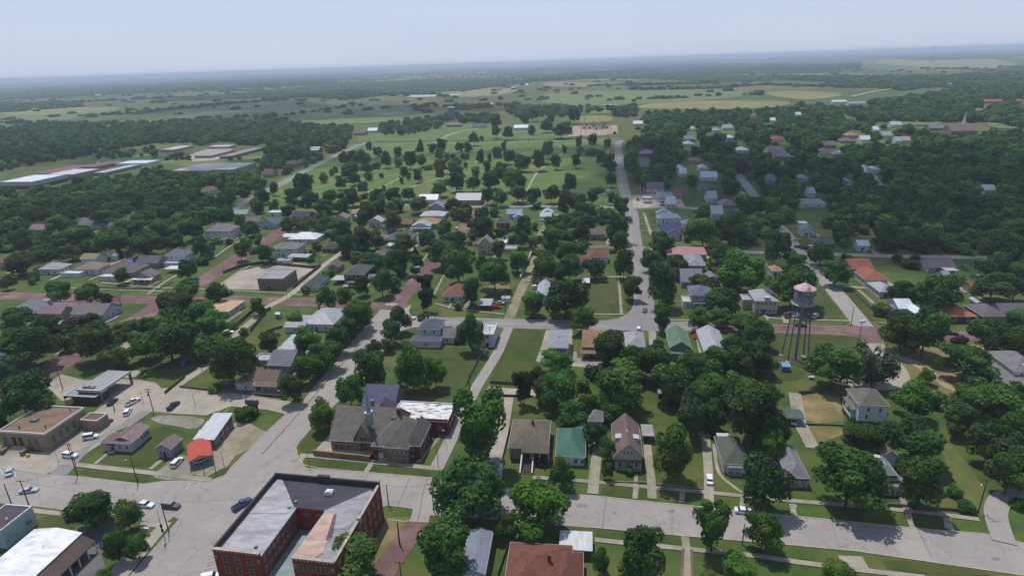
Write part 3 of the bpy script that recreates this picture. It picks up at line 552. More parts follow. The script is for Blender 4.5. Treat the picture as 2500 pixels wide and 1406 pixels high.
# ---- red brick U-shaped block
b = B('brick_commercial_block', 'large red brick block built round a courtyard, pale and dark roof membranes', 'building', (519, 1334), (813, 1372), (806, 1165), 11.3, az=100.5, lm='U-shaped red brick block')
o, W_, D_ = b.o, b.w, b.d
def bp(u, v, z): return b.pt(u, v, z)
wl = P(632, 1348, 11.3); LW = float((wl-o) @ b.ux); rl = P(710, 1360, 11.3); RU = float((rl-o) @ b.ux); cb = P(750, 1240, 10.0); CD = float((cb-o) @ b.uy)
rr = P(793, 1248, 10.0)
hh = 11.3
def blk(u0, u1, v0, v1): 
    m = MB(); m.prism([bp(u0, v0, 0), bp(u1, v0, 0), bp(u1, v1, 0), bp(u0, v1, 0)], [bp(u0, v0, 9.6), bp(u1, v0, 9.6), bp(u1, v1, 9.6), bp(u0, v1, 9.6)]); return m
for (u0, u1, v0, v1) in ((0, LW, 0, CD), (RU, W_, 0, CD), (0, W_, CD, D_)): blk(u0, u1, v0, v1).build('wall', REDB, b.root)
# courtyard floor roof (one storey, green grey)
m = MB(); m.prism([bp(LW, -1, 3.0), bp(RU, -1, 3.0), bp(RU, CD, 3.0), bp(LW, CD, 3.0)], [bp(LW, -1, 3.3), bp(RU, -1, 3.3), bp(RU, CD, 3.3), bp(LW, CD, 3.3)]); m.build('courtyard_roof', rm((136, 146, 146), 'f'), b.root)
# parapets and cornice
PARM = mat('black_parapet_cap', (52, 46, 48), (64, 58, 58), 1, .8); CAPM = mat('pale_parapet_cap', (168, 160, 150), (140, 128, 118), .8, .8)
def par(u0, v0, u1, v1, m_, z0=9.6, z1=hh, t=.5, name='parapet'):
    m = MB(); m.box(bp(min(u0, u1), min(v0, v1), z0), b.ux*max(abs(u1-u0), t), b.uy*max(abs(v1-v0), t), (0, 0, z1-z0)); m.build(name, m_, b.root)
par(0, 0.5, 0, D_, PARM, z1=hh); par(0, D_-.5, W_, D_-.5, PARM, z1=hh+.1); par(W_-.5, .5, W_-.5, D_-.5, REDB, z1=10.6); par(W_-.62, .5, W_-.62, D_-.5, CAPM, z0=10.6, z1=10.75, t=.7, name='parapet_cap')
par(0, 0, LW, 0, REDB, z1=10.9); par(RU, 0, W_, 0, REDB, z1=10.9)
for (u0, u1) in ((-.15, LW+.15), (RU-.15, W_+.15)):
    m = MB(); m.box(bp(u0, -.2, 10.9), b.ux*(u1-u0), b.uy*.8, (0, 0, .22)); n_ = int((u1-u0)/.9)
    for k in range(n_): m.box(bp(u0+.3+k*.9, -.22, 10.45), b.ux*.35, b.uy*.2, (0, 0, .44))
    m.build('cornice', CAPM, b.root)
    for uu in (u0+.15, u1-1.05): m = MB(); m.box(bp(uu, -.1, 8.9), b.ux*.9, b.uy*.1, (0, 0, .3)); m.box(bp(uu, -.1, 8.3), b.ux*.9, b.uy*.1, (0, 0, .18)); m.build('cornice_bracket', CAPM, b.root)
m = MB(); m.box(bp(W_*.42, D_-.7, hh+.1), b.ux*3.2, b.uy*.9, (0, 0, .5)); m.build('parapet_block', PARM, b.root)
def rfp(pts, z, c, nm='roof_membrane', k='f'):
    m = MB(); q = [P(x, y, z) for x, y in pts]
    if sum(q[i][0]*q[(i+1) % len(q)][1]-q[(i+1) % len(q)][0]*q[i][1] for i in range(len(q))) < 0: q = q[::-1]
    m.prism([x-np.array([0, 0, .06]) for x in q], q); return m.build(nm, rm(c, k), b.root)
DK = (70, 68, 76)
mm = MB(); mm.prism([bp(.5, .5, 9.603), bp(W_-.5, .5, 9.603), bp(W_-.5, D_-.5, 9.603), bp(.5, D_-.5, 9.603)][:0] or [bp(.5, CD+.1, 9.603), bp(W_-.5, CD+.1, 9.603), bp(W_-.5, D_-.5, 9.603), bp(.5, D_-.5, 9.603)], [bp(.5, CD+.1, 9.8), bp(W_-.5, CD+.1, 9.8), bp(W_-.5, D_-.5, 9.8), bp(.5, D_-.5, 9.8)]); mm.build('roof', rm(DK, 'f'), b.root)
for (u0, u1, c) in ((.5, LW-.02, (168, 166, 168)), (RU+.02, W_-.5, (150, 148, 150))):
    m = MB(); m.prism([bp(u0, .5, 9.603), bp(u1, .5, 9.603), bp(u1, CD+.1, 9.603), bp(u0, CD+.1, 9.603)], [bp(u0, .5, 9.8), bp(u1, .5, 9.8), bp(u1, CD+.1, 9.8), bp(u0, CD+.1, 9.8)]); m.build('roof', rm(c, 'f'), b.root)
rfp([(683, 1162), (690, 1172), (705, 1205), (712, 1225), (719, 1238), (700, 1252), (600, 1252)], 9.9, (168, 166, 168))
rfp([(791, 1246), (903, 1196), (912, 1200), (905, 1214), (878, 1252), (850, 1290), (796, 1290)], 9.9, (150, 148, 150))
rfp([(791, 1250), (820, 1253), (808, 1310), (794, 1330), (790, 1346), (762, 1366), (713, 1358)], 9.95, (186, 158, 142))
rfp([(815, 1254), (822, 1254), (811, 1306), (796, 1320), (797, 1312)], 10.0, (104, 84, 82))
m = MB(); c = P(801, 1210, 9.85); m.box(c-b.ux*.9, b.ux*1.8, b.uy*1.6, (0, 0, .9)).box(c-b.ux*.5+np.array([0, 0, .9]), b.ux, b.uy, (0, 0, .35)); m.build('roof_vent', TRIM, b.root)
m = MB(); c = P(876, 1277, 9.8); m.box(c-b.ux*.5, b.ux*1.0, b.uy*.9, (0, 0, 1.5)).box(c-b.ux*.25+b.uy*.2+np.array([0, 0, 1.5]), b.ux*.5, b.uy*.5, (0, 0, .02)); m.build('chimney', CAPM, b.root)
for x, y in ((718, 1228), (702, 1242), (898, 1184), (620, 1338)): m = MB(); m.box(P(x, y, 9.8), b.ux*.7, b.uy*.6, (0, 0, .5)); m.build('roof_box', STEEL, b.root)
BOARD = mat('boarded_window', (134, 112, 100), (104, 84, 76), 1.5, .9)
for z in (1.2, 4.5, 7.6):
    b.win('f', 3, z, 1.1, 1.7, fr=(b.o, LW, D_), u0=1.2, u1=LW-1.2, ov=0, frame=WTRIM); b.win('f', 4, z, 1.1, 1.7, fr=(b.o+b.ux*RU, W_-RU, D_), u0=.8, ov=0, frame=WTRIM)
    b.win('r', 9, z, 1.0, 1.8, u0=1, u1=D_-1, ov=0, frame=WTRIM, mt=BOARD)
    if z > 4: b.win('r', 8, z, .95, 1.7, fr=(b.o, LW, CD), u0=.8, u1=CD-.6, ov=0, frame=WTRIM); b.win('f', 2, z, 1.2, .7, fr=(b.o+b.ux*LW+b.uy*CD, RU-LW, 5), u0=.5, u1=RU-LW-.5, ov=0, frame=WTRIM)
m = MB()
for k in range(3): m.box(bp(W_+.01, D_*.35+k*1.6, 3.4-k*.2), b.ux*1.4, b.uy*1.3, (0, 0, .15))
m.build('awning', rm((86, 92, 132), 'm'), b.root)
# ---- stone church
b = B('stone_church', 'stone church with steep grey roofs, pale green steeple and arched window', 'church', (803, 1073), (962, 1086), 17.5, 4.6, az=99, lm='steepled stone church'); sl_ = rm((118, 110, 103))
b.body('gx', STONE, sl_, rise_=7.2)
# cross gable with arched window
fr = b.wing((862, 1073), (909, 1078), 10.5, 5.2, 'gy', STONE, sl_, rise_=5.4); o_, w2, d2 = fr
ARCH = mat('leaded_glass', (50, 72, 76), (88, 60, 56), 1.2, .3)
c = o_+b.ux*w2/2+b.uy*.40; m = MB(); pts = [(-1.35, 1.7), (1.35, 1.7)]+[(1.35*math.cos(a), 5.2+1.5*math.sin(a)) for a in [k*math.pi/8 for k in range(9)]]
m.prism([c+b.ux*u+np.array([0, 0, z])-b.uy*.09 for u, z in pts][::-1], [c+b.ux*u+np.array([0, 0, z]) for u, z in pts][::-1]); aw = m.build('arched_window', ARCH, b.root)
m = MB(); 
for i in range(len(pts)-1):
    if i == 0: continue
    a_, b_ = pts[i], pts[i+1]; m.tube(c+b.ux*a_[0]+np.array([0, 0, a_[1]])-b.uy*.14, c+b.ux*b_[0]+np.array([0, 0, b_[1]])-b.uy*.14, .16, n=4)
m.tube(c+b.ux*-1.35+np.array([0, 0, 1.7])-b.uy*.14, c+b.ux*-1.35+np.array([0, 0, 5.2])-b.uy*.14, .16, n=4); m.tube(c-b.uy*.14+np.array([0, 0, 1.7]), c-b.uy*.14+np.array([0, 0, 6.6]), .07, n=4); m.build('window_surround', WTRIM, aw)
fr2 = b.wing((905, 1089), (996, 1094), 15, 5.0, 'hip', STONE, sl_, rise_=5.6, wname='wall', rname='roof')
fr3 = b.wing((990, 1088), (1026, 1089), (1056, 1034), 5.0, 'hip', wm((112, 50, 44), 'b'), sl_, rise_=4.2)
fr4 = b.wing((936, 1092), (997, 1096), 13, 5.3, 'hip', STONE, sl_, rise_=4.6)
b.win('f', 4, 3.0, .8, 1.4, fr=fr4, u0=1.8, u1=7.6); b.win('f', 3, .6, .8, 1.1, fr=fr4, u0=1.8, u1=7.2); b.win('f', 1, 3.0, .8, 1.3, fr=fr3, u0=.8, u1=2.6); b.win('f', 1, .6, .7, .9, fr=fr3, u0=.8, u1=2.6)
b.win('r', 5, 2.8, .9, 1.3, fr=fr3); b.win('r', 4, .6, .9, 1.1, fr=fr3)
b.win('f', 1, 2.6, 1.3, 1.2, fr=fr2, u0=1.5, u1=4.2); b.door('f', 2.7, 1.4, 2.2, .2, m=TRIM, fr=fr2)
m = MB(); c = fr2[0]+b.uy*.3-b.uy*1.0+b.ux*-.3; m.prism([c+np.array([0, 0, 2.4]), c+b.ux*2.4+np.array([0, 0, 2.4]), c+b.ux*2.4+b.uy*1.1+np.array([0, 0, 2.5]), c+b.uy*1.1+np.array([0, 0, 2.5])], [c+np.array([0, 0, 2.5]), c+b.ux*2.4+np.array([0, 0, 2.5]), c+b.ux*2.4+b.uy*1.1+np.array([0, 0, 3.5]), c+b.uy*1.1+np.array([0, 0, 3.5])]); m.build('awning', mat('maroon_canvas', (92, 28, 34), (72, 22, 28)), b.root)
b.win('f', 3, 1.6, .7, 1.5, fr=(b.o, 8, b.d), u0=1, u1=7, frame=WTRIM)
# steeple
sp = P(902, 1024, 10.8); SPM = mat('verdigris_metal', (128, 150, 150), (104, 128, 134), 1.5, .5); m = MB()
m.box(sp-b.ux*.8-b.uy*.8-np.array([0, 0, 2]), b.ux*1.6, b.uy*1.6, (0, 0, 4.6)); tb = m.build('steeple_base', SPM, b.root)
m = MB(); m.box(sp-b.ux*1.05-b.uy*1.05+np.array([0, 0, 2.6]), b.ux*2.1, b.uy*2.1, (0, 0, .3)); m.build('cornice', TRIM, tb)
m = MB(); m.lathe(sp+np.array([0, 0, 2.9]), [(.8, 0), (.75, 1.6), (.55, 1.9), (.34, 4.2), (.16, 7.6), (.05, 10.2), (.03, 11.2)], 8); m.build('spire', SPM, b.root)
m = MB(); m.lathe(sp+np.array([0, 0, 14.1]), [(.03, 0), (.22, .15), (.22, .3), (.03, .5)], 6); m.build('finial', TRIM, b.root)
b.chimney((975, 1019), 3.0, 9.2, wm((110, 30, 32), 'b'), 1.0); b.chimney((911, 998), 3.2, 6.5, wm((140, 110, 84), 'b'), .9)
for k in range(2): c = P(956+k*6, 1028, 9.8); MB().box(c, b.ux*.5, b.uy*.5, (0, 0, 1.4)).build('roof_vent', STEEL, b.root)
fr5 = b.wing((906, 1018), (950, 1022), 9, 7.5, 'hip', STONE, rm((92, 84, 84)), rise_=4.0)
b.wing((874, 1012), (952, 1020), (900, 984), 4.0, 'flat', STONE, rm((172, 164, 156), 'f'))
# annex
b = B('brick_church_hall', 'flat brick hall with peeling white roof behind the church', 'hall', (953, 1019), (1092, 1029), (1108, 984), 5.4, az=99.5, lm='church hall with the peeling roof')
b.body('flat', wm((118, 54, 46), 'b'), mat('peeling_white_coating', (205, 203, 202), (120, 112, 108), .55, .8, stretch=(.6, 2.2, 1), lo=.52, hi=.58), par=.35); b.win('r', 3, 2.2, 1.1, 1.2, ov=0); b.win('f', 2, 2, 1, 1.2, ov=0, u0=b.w-8, u1=b.w-1)
MB().box(b.pt(b.w*.46, -.1, 5.4), b.ux*(b.w*.54), b.uy*.5, (0, 0, .4)).build('coping', mat('maroon_coping', (84, 26, 32), (70, 22, 26)), b.root)
b = B('church_parish_house', 'long blue-grey gabled house behind the church steeple', 'house', (882, 989), (964, 993), 13, 4.2, az=99, lm='blue-grey roof behind the church'); b.body('gx', wm((120, 112, 104)), rm((92, 98, 118)), rise_=4.6)
# church terrace wall
def lowwall(name, label, pts, z, m, th=.4, group=None, cat='wall'):
    q = [P(x, y, 0) for x, y in pts]; o = strip(name, m, [(a[0], a[1]) for a in q], th, 0, 0, kind=None, world=True, wall=z); prop(o, label, cat, group); return o
lowwall('terrace_wall', 'tan stone retaining wall of the church terrace', [(767, 1111), (782, 1113), (905, 1126)], 2.0, STONE, .6)
lowwall('terrace_wall', 'low return wall at the left end of the church terrace', [(767, 1111), (802, 1072)], 1.0, STONE, .4)
poly('church_terrace', CONC, [(770, 1107), (803, 1070), (865, 1083), (912, 1095), (905, 1122)], .9)
m = MB(); c = P(925, 1127); u = np.array([.98, -.19, 0]); v = np.array([.19, .98, 0])
for k in range(6): m.box(c+v*(k*.33), u*3.2, v*(2.1-k*.33), (0, 0, .17*(k+1)+.002*k))
st = prop(m.build('entrance_steps', KERB), 'curved pale entrance steps below the maroon church awning', 'steps')
# ---- post office (tan brick)
b = B('post_office', 'tan brick post office with gravel roof, stone steps and tall windows', 'post office', (-3, 1049), (105, 1060), (211, 994), 6.6, az=99, lm='tan brick post office')
b.body('flat', TANB, rm((128, 104, 86), 'f'), par=.55); b.win('r', 4, 2.0, 1.2, 2.4, u0=1, u1=b.d-4, ov=0, frame=WTRIM, mt=mat('teal_glass', (70, 98, 108), (54, 74, 86), .6, .25)); TG = MATS['teal_glass']
b.win('f', 1, 2.0, 1.2, 2.4, u0=.7, u1=3, ov=0, frame=WTRIM, mt=TG); b.win('f', 2, 2.0, 1.2, 2.4, u0=9.2, u1=14.5, ov=0, frame=WTRIM, mt=TG)
b.door('f', 5.0, 1.3, 3.2, 1.4, ov=0); b.door('f', 7.4, 1.3, 3.2, 1.4, ov=0)
MB().box(b.pt(-.08, -.08, 0), b.ux*(b.w+.16), b.uy*(b.d+.1), (0, 0, 1.3)).build('plinth', wm((132, 122, 110), 'o'), b.root)
for (x, y) in ((27, 1028), (48, 1046), (112, 1044), (172, 1003)): c = P(x, y, 6.1); MB().tube(c, c+np.array([0, 0, .9]), .16).tube(c+np.array([0, 0, .9]), c+np.array([0, 0, 1.15]), .3, .1).build('roof_vent', wm((120, 66, 54)), b.root)
c = P(80, 1030, 6.1); MB().box(c-b.ux*1.1, b.ux*2.2, b.uy*1.6, (0, 0, .6)).build('skylight', mat('skylight_glass', (70, 104, 100), (88, 120, 114)), b.root)
c = P(112, 994, 6.1); MB().box(c-b.ux*1.0, b.ux*2, b.uy*1.6, (0, 0, .4)).build('roof_hatch', TANB, b.root)
b.chimney((170, 985), 1.8, 6.2, TANB, 1.6)
fr = b.wing((196, 1023), (235, 1027), (256, 1008), 4.2, 'flat', TANB, rm((112, 82, 70), 'f'), par=.3); b.door('r', 2.5, 2.4, 2.6, .2, fr=fr, ov=0, m=STEEL)
m = MB(); q = b.pt(3.6, -.1, 0)
for k in range(7): m.box(q+b.uy*(-3.6+k*.5), b.ux*6.0, b.uy*(3.5-k*.5), (0, 0, .2*(k+1)+.002*k))
m.build('steps', KERB, b.root)
for uu in (2.4, 9.6): MB().box(b.pt(uu, -3.4, 0), b.ux*1.1, b.uy*3.3, (0, 0, 1.5)).box(b.pt(uu-.05, -3.45, 1.5), b.ux*1.2, b.uy*3.4, (0, 0, .15)).build('stair_cheek', wm((126, 110, 94), 'o'), b.root)
MB().box(b.pt(-3.0, -3.4, 0), b.ux*5.3, b.uy*3.3, (0, 0, 1.2)).build('planter', wm((126, 106, 90), 'o'), b.root)
# ---- drive-through bank
b = B('drive_through_bank', 'bank with long pale canopy over drive-through lanes and dark walls', 'bank', (157, 963), (228, 971), (250, 948), 3.6, az=99, lm='drive-through bank'); b.body('flat', wm((84, 66, 62), 'b'), rm((138, 142, 142), 'f'), par=.2)
fr = b.fit((188, 951), (242, 957), (288, 905), 4.9); b.body('slab', None, rm((156, 158, 158), 'm'), fr=fr, h=4.9, rname='canopy_roof')
b.posts((fr[0]+b.ux*(fr[1]-1.2), 1.2, fr[2]), 4.9, 2, .2, m=STEEL, sides='fb', name='canopy_post'); b.posts((fr[0]+b.ux*.5, 1.2, fr[2]), 4.9, 2, .2, m=STEEL, sides='fb', name='canopy_post')
MB().box(fr[0]+b.uy*.1+np.array([0, 0, 4.3]), b.ux*fr[1], b.uy*.3, (0, 0, .9)).box(fr[0]+b.ux*(fr[1]-.3)+b.uy*.4+np.array([0, 0, 4.3]), b.ux*.3, b.uy*(fr[2]-.4), (0, 0, .9)).build('fascia', TRIM, b.root)
c = fr[0]+b.ux*1.5+b.uy*1.4+np.array([0, 0, 5.01]); MB().box(c, b.ux*2.4, b.uy*1.2, (0, 0, .7)).box(c+b.ux*3, b.ux*1.4, b.uy*1.3, (0, 0, .5)).build('air_conditioner', STEEL, b.root)
# ---- offices by the main street
b = B('white_office', 'white low office with mauve roofs and a small front entrance', 'office', (276, 1073), (318, 1081), (384, 1041), 3.6, az=98, lm='white office with mauve roofs'); b.body('gy', W2, rm(MAU, 'm'), rise_=1.3)
fr = b.wing((245, 1079), (317, 1085), 5.6, 3.4, 'hip', W2, rm(MAU, 'm'), rise_=1.3); b.win('f', 2, 1.2, 1, 1.2, fr=fr, u0=5); b.win('r', 4, 1.3, 1.0, 1.3, u0=4.5); b.door('f', 3.4, 1.1, 2.1, .2, fr=fr)
c = fr[0]+b.ux*2.2-b.uy*.9; MB().box(c+np.array([0, 0, 2.5]), b.ux*2.6, b.uy*1.3, (0, 0, .15)).build('door_hood', mat('brown_metal', (104, 60, 52), (92, 54, 48)), b.root); MB().box(c+b.ux*.2, b.ux*2.2, b.uy*1.3, (0, 0, .5)).build('steps', KERB, b.root)
b = B('lilac_shop', 'small lilac shop with mauve gable roof beside the white office', 'shop', (379, 1094), (414, 1100), (458, 1070), 3.3, az=98, lm='lilac shop'); b.body('gy', wm((150, 138, 158)), rm((124, 98, 102), 'm'), rise_=1.5); b.win('f', 2, .9, .8, 1.3, u0=.4, u1=b.w-.4); b.door('f', b.w/2, .8, 2.1)
b = B('orange_carport', 'bright orange-red gabled carport on posts over a white car', 'carport', (460, 1132), (519, 1109), (478, 1080), 2.9, az=62, lm='orange carport'); b.body('gy', None, rm((196, 78, 60), 'm'), rise_=1.2); b.posts((b.o, b.w, b.d), 2.9, 2, .1, sides='fb', m=CREAM)
m = MB()
for v in (.3,): m.mesh([b.pt(.3, v, 2.85), b.pt(b.w-.3, v, 2.85), b.pt(b.w/2, v, 3.95), b.pt(.3, v+.1, 2.85), b.pt(b.w-.3, v+.1, 2.85), b.pt(b.w/2, v+.1, 3.95)], [(0, 1, 2), (5, 4, 3), (0, 3, 4, 1)])
m.build('gable_panel', wm((176, 156, 110)), b.root)
b = B('metal_roof_workshop', 'stone workshop under three stepped white metal roofs', 'workshop', (473, 1068), (520, 1075), (568, 1014), 3.7, az=94, lm='stepped white metal roof'); o_, w2, d2 = b.o, b.w, b.d
for k in range(3): b.body('shed' , STONE if k < 3 else None, rm((196, 198, 202), 'm'), fr=(o_+b.uy*(k*d2/3+.02), w2-k*.3, d2/3-.04), h=3.4+.25*k, rise_=.7)
b.win('r', 4, 1.2, 1.3, 1.5)
# ---- bottom left corner
b = B('pale_blue_commercial_building', 'pale blue flat-roofed building with dark brown roof at the left edge', 'building', (-64, 1287), (2, 1293), (50, 1232), 6.0, az=99, lm='pale blue flat-roofed building'); b.body('flat', wm((168, 188, 196)), rm((82, 70, 74), 'f'), par=.3); MB().box(b.pt(b.w+.01, b.d-3, 2.4), b.ux*.7, b.uy*1.2, (0, 0, .8)).build('air_conditioner', STEEL, b.root)
c = b.pt(b.w-2, b.d*.4, 5.7); MB().tube(c, c+np.array([0, 0, .7]), .25).build('roof_vent', TRIM, b.root)
b = B('funeral_home', 'low building with brilliant white roof and brown shingled porch eave', 'building', (-60, 1412), (58, 1432), (134, 1295), 5.2, az=98, lm='brilliant white roof'); b.body('gy', wm((150, 140, 130)), rm((228, 228, 230), 'f'), rise_=1.0)
fr = b.fit((62, 1432), (97, 1440), (158, 1303), 3.2); o_, w2, d2 = fr; e0 = b.pt(b.w-.1, -1, 5.0); L_ = d2+.5
m = MB(); A_ = [e0, e0+b.ux*3.4+np.array([0, 0, -1.9]), e0+b.ux*3.4+b.uy*L_+np.array([0, 0, -1.9]), e0+b.uy*L_]; m.prism([a-np.array([0, 0, .2]) for a in A_], A_); m.build('porch_roof', rm((96, 78, 72)), b.root)
for k in range(7): c = e0+b.ux*3.1+b.uy*(1+k*L_/6.5); c[2] = 0; MB().box(c, b.ux*.22, b.uy*.22, (0, 0, 3.0)).build('porch_post', TRIM, b.root)
MB().box(b.pt(b.w+.6, b.d-3.2, 0), b.ux*2.4, b.uy*.2, (0, 0, 3.1)).build('entrance_screen', wm((110, 124, 150)), b.root)
# ---- houses along the front street
b = B('basement_bungalow', 'olive-brown bungalow on a high basement with white-sided steps', 'house', (1240, 1091), (1339, 1098), (1300, 1025), 4.4, az=97, group=RG, lm='olive-brown bungalow'); b.body('hip', wm((128, 122, 112)), rm((108, 100, 86)), rise_=3.0)
fr = b.porch((1273, 1103), (1341, 1110), 4.4, 4.2, rm((108, 100, 86)), roof='gx', n=4, rise_=1.3); MB().box(fr[0]+b.ux*.4+b.uy*.8, b.ux*(fr[1]-.8), b.uy*3, (0, 0, 1.9)).build('porch_base', DKB, b.root)
b.win('f', 2, 2.4, .9, 1.2, u0=.6, u1=3.6); b.win('l', 3, 2.4, 1, 1.2); b.chimney((1301, 1037), 1.5, 6.9)
c = P(1299, 1162); m = MB(); sa = P(1303, 1120)
for k in range(9): m.box(P(1277, 1157)+b.uy*(k*.62), b.ux*2.3, b.uy*.62, (0, 0, .2*(k+1)))
m.build('steps', wm((92, 66, 60), 'b'), b.root)
for x in (1268, 1297):
    MB().prism([P(x, 1159)+q for q in (b.ux*0, b.ux*.35, b.ux*.35+b.uy*6, b.uy*6)], [P(x, 1159)+q for q in (np.array([0, 0, .9]), b.ux*.35+np.array([0, 0, .9]), b.ux*.35+b.uy*6+np.array([0, 0, 2.8]), b.uy*6+np.array([0, 0, 2.8]))]).build('stair_wall', TRIM, b.root)
b = B('green_roof_cottage', 'white cottage under a green metal hip roof beside a long driveway', 'house', (1356, 1112), (1430, 1118), (1408, 1047), 3.3, az=97, group=RG, lm='green metal roof'); b.body('hip', W1, rm((74, 118, 100), 'm'), rise_=3.1); b.win('f', 2, .9, 1.0, 1.3, u0=5, u1=8.8); b.win('l', 3, 1, 1, 1.2); b.wing((1400, 1056), (1444, 1060), 4, 3.0, 'gy', W1, rm((74, 118, 100), 'm'), rise_=1.2)
b = B('tall_white_garage', 'narrow two-storey white garage with grey roof behind the green-roofed cottage', 'garage', (1434, 1027), (1473, 1030), 6.0, 5.2, az=97, group=RG, lm='narrow white garage'); b.body('hip', W2, rm((124, 124, 122)), rise_=2.2); b.win('f', 2, 3.2, .8, 1.0, u0=1.0, u1=3.6); b.door('f', 3.4, 2.3, 2.2, m=TRIM)
b = B('mauve_gabled_house', 'tall mauve-brown gabled house with dormers and a porch', 'house', (1498, 1114), (1571, 1119), (1535, 1036), 4.4, az=97, group=RG, lm='mauve-brown gabled house'); b.body('gy', wm((176, 168, 158)), rm((118, 98, 92)), rise_=4.2); b.porch((1502, 1126), (1568, 1132), 3.4, 3.0, rm((118, 98, 92)), n=5, rise_=.9); b.win('f', 3, 5.0, .7, 1.1, u0=2.6, u1=5.6); b.win('f', 3, 1.0, 1.0, 1.3)
for sx in (0, 1):
    c0 = b.pt(.7 if sx == 0 else b.w-3.1, 6.0, 4.6); MB().prism([c0, c0+b.ux*2.4, c0+b.ux*2.4+b.uy*2.2, c0+b.uy*2.2], [c0+np.array([0, 0, 2.2+.3*sx]), c0+b.ux*2.4+np.array([0, 0, 2.5-.3*sx]), c0+b.ux*2.4+b.uy*2.2+np.array([0, 0, 2.5-.3*sx]), c0+b.uy*2.2+np.array([0, 0, 2.2+.3*sx])]).build('dormer', W2, b.root)
c = b.pt(b.w/2-.2, 5.5, 8.0); MB().tube(c, c+np.array([0, 0, 1.6]), .18).tube(c+b.uy*1.2, c+b.uy*1.2+np.array([0, 0, 1.3]), .18).build('flue', TRIM, b.root)
b.wing((1568, 1063), (1598, 1066), (1578, 1036), 2.7, 'slab', None, rm((150, 146, 144), 'f'), rname='carport_roof'); 
b = B('red_brown_hip_house', 'large red-brown roofed house with a chimney at the bottom of the view', 'house', (1228, 1440), (1395, 1452), (1320, 1327), 3.4, az=97, lm='large red-brown roof'); b.body('hip', wm((140, 112, 96)), rm((118, 74, 62)), rise_=3.6); b.wing((1340, 1440), (1424, 1446), (1400, 1347), 3.4, 'hip', wm((140, 112, 96)), rm((118, 74, 62)), rise_=3.2); b.chimney((1341, 1372), 2.2, 5.6, sz=.8); b.win('r', 3, 1, 1, 1.2)
b = B('white_carport', 'square white flat carport behind the large red-brown roof', 'carport', (1365, 1333), (1447, 1353), (1410, 1296), 2.7, az=97, lm='square white carport'); b.body('slab', None, rm((205, 205, 204), 'm')); b.posts((b.o, b.w, b.d), 2.7, 2, .08, sides='fb', m=STEEL)
b = B('grey_metal_shed', 'long grey-blue metal shed between trees at the bottom', 'shed', (1120, 1398), (1184, 1404), (1192, 1297), 3.6, az=97, lm='grey-blue metal shed'); b.body('gy', W2, rm((132, 138, 150), 'm'), rise_=1.2); b.win('f', 1, 1.2, 1.4, .9)
b = B('olive_roof_bungalow', 'olive-grey roofed bungalow with a pale porch half hidden by trees', 'house', (1765, 1131), (1832, 1137), (1793, 1067), 3.3, az=97, group=RG, lm='olive-grey roofed bungalow'); b.body('hip', wm((190, 192, 190)), rm((92, 96, 84)), rise_=2.6); b.porch((1776, 1141), (1815, 1145), 3.2, 2.8, rm((126, 124, 122)), n=3, rise_=.5); b.wing((1756, 1080), (1792, 1080), 5, 2.9, 'slab', W1, rm(WM, 'm')); b.win('l', 3, 1, 1, 1.2)
b = B('weathered_grey_house', 'weathered grey-roofed house squeezed between large trees', 'house', (1923, 1166), (1978, 1169), (1945, 1089), 3.3, az=97, group=RG, lm='weathered grey roof'); b.body('hip', wm((150, 146, 142)), rm((130, 128, 134)), rise_=2.6); b.porch((1924, 1170), (1976, 1174), 3.0, 2.7, rm((126, 124, 128)), n=4, rise_=.4); b.win('f', 2, 1, 1, 1.2)
b = B('peeling_white_ridge_house', 'grey house with peeling white ridge, dormer and a porch railing', 'house', (2118, 1166), (2203, 1175), (2150, 1113), 4.2, az=97, group=RG, lm='grey house with the peeling white ridge'); b.body('hip', wm((160, 160, 160)), rm((134, 134, 138)), rise_=3.2)
fr = b.wing((2148, 1158), (2192, 1162), 6, 5.4, 'hip', W2, rm((140, 140, 144)), rise_=2.0); b.win('f', 2, 4.2, .7, .9, fr=fr, u0=1.4, u1=3.6); b.porch((2150, 1186), (2218, 1192), 3.2, 3.0, rm((130, 130, 134)), n=6, rise_=.7)
c = b.pt(2.5, b.d/2-.2, 7.45); MB().box(c, b.ux*(b.w-6), b.uy*1.3, (0, 0, .12)).build('roof_ridge', mat('peeling_paint', (210, 210, 208), (96, 84, 78), 2.0, .8, lo=.5, hi=.56), b.root); b.wing((2155, 1112), (2195, 1117), 7, 4.6, 'gy', W2, rm((112, 96, 88)), rise_=1.6)
b = B('white_two_storey_house', 'white two-storey house with olive hip roof on a brick basement', 'house', (2096, 988), (2176, 994), (2120, 950), 7.4, az=97, lm='white two-storey house with the brick basement'); b.body('hip', wm((205, 210, 214)), rm((106, 102, 88)), rise_=3.0); b.win('f', 2, 5.2, .8, 1.2, u0=1.5); b.win('f', 1, 2.6, .8, 1.3, u0=2, u1=4); b.win('l', 2, 5.0, .8, 1.2); b.win('l', 2, 2.4, .8, 1.2)
MB().box(b.pt(.38, .38, 0), b.ux*(b.w-.76), b.uy*(b.d-.76), (0, 0, 1.6)).build('basement', DKB, b.root)
fr = b.wing((2078, 1000), (2098, 1001), (2064, 972), 4.6, 'shed', None, rm((116, 114, 96)), rise_=.5, rname='porch_roof'); MB().box(fr[0]+b.ux*.3+b.uy*.3, b.ux*(fr[1]-.6), b.uy*(fr[2]-.6), (0, 0, 1.5)).build('porch_base', DKB, b.root); MB().box(fr[0]+b.ux*.3+b.uy*.3+np.array([0, 0, 1.5]), b.ux*.1, b.uy*(fr[2]-.6), (0, 0, 1.0)).box(fr[0]+b.ux*.4+b.uy*.3+np.array([0, 0, 1.5]), b.ux*(fr[1]-.7), b.uy*.1, (0, 0, 1.0)).build('porch_rail', TRIM, b.root); b.posts(fr, 4.5, 2, sides='fb')
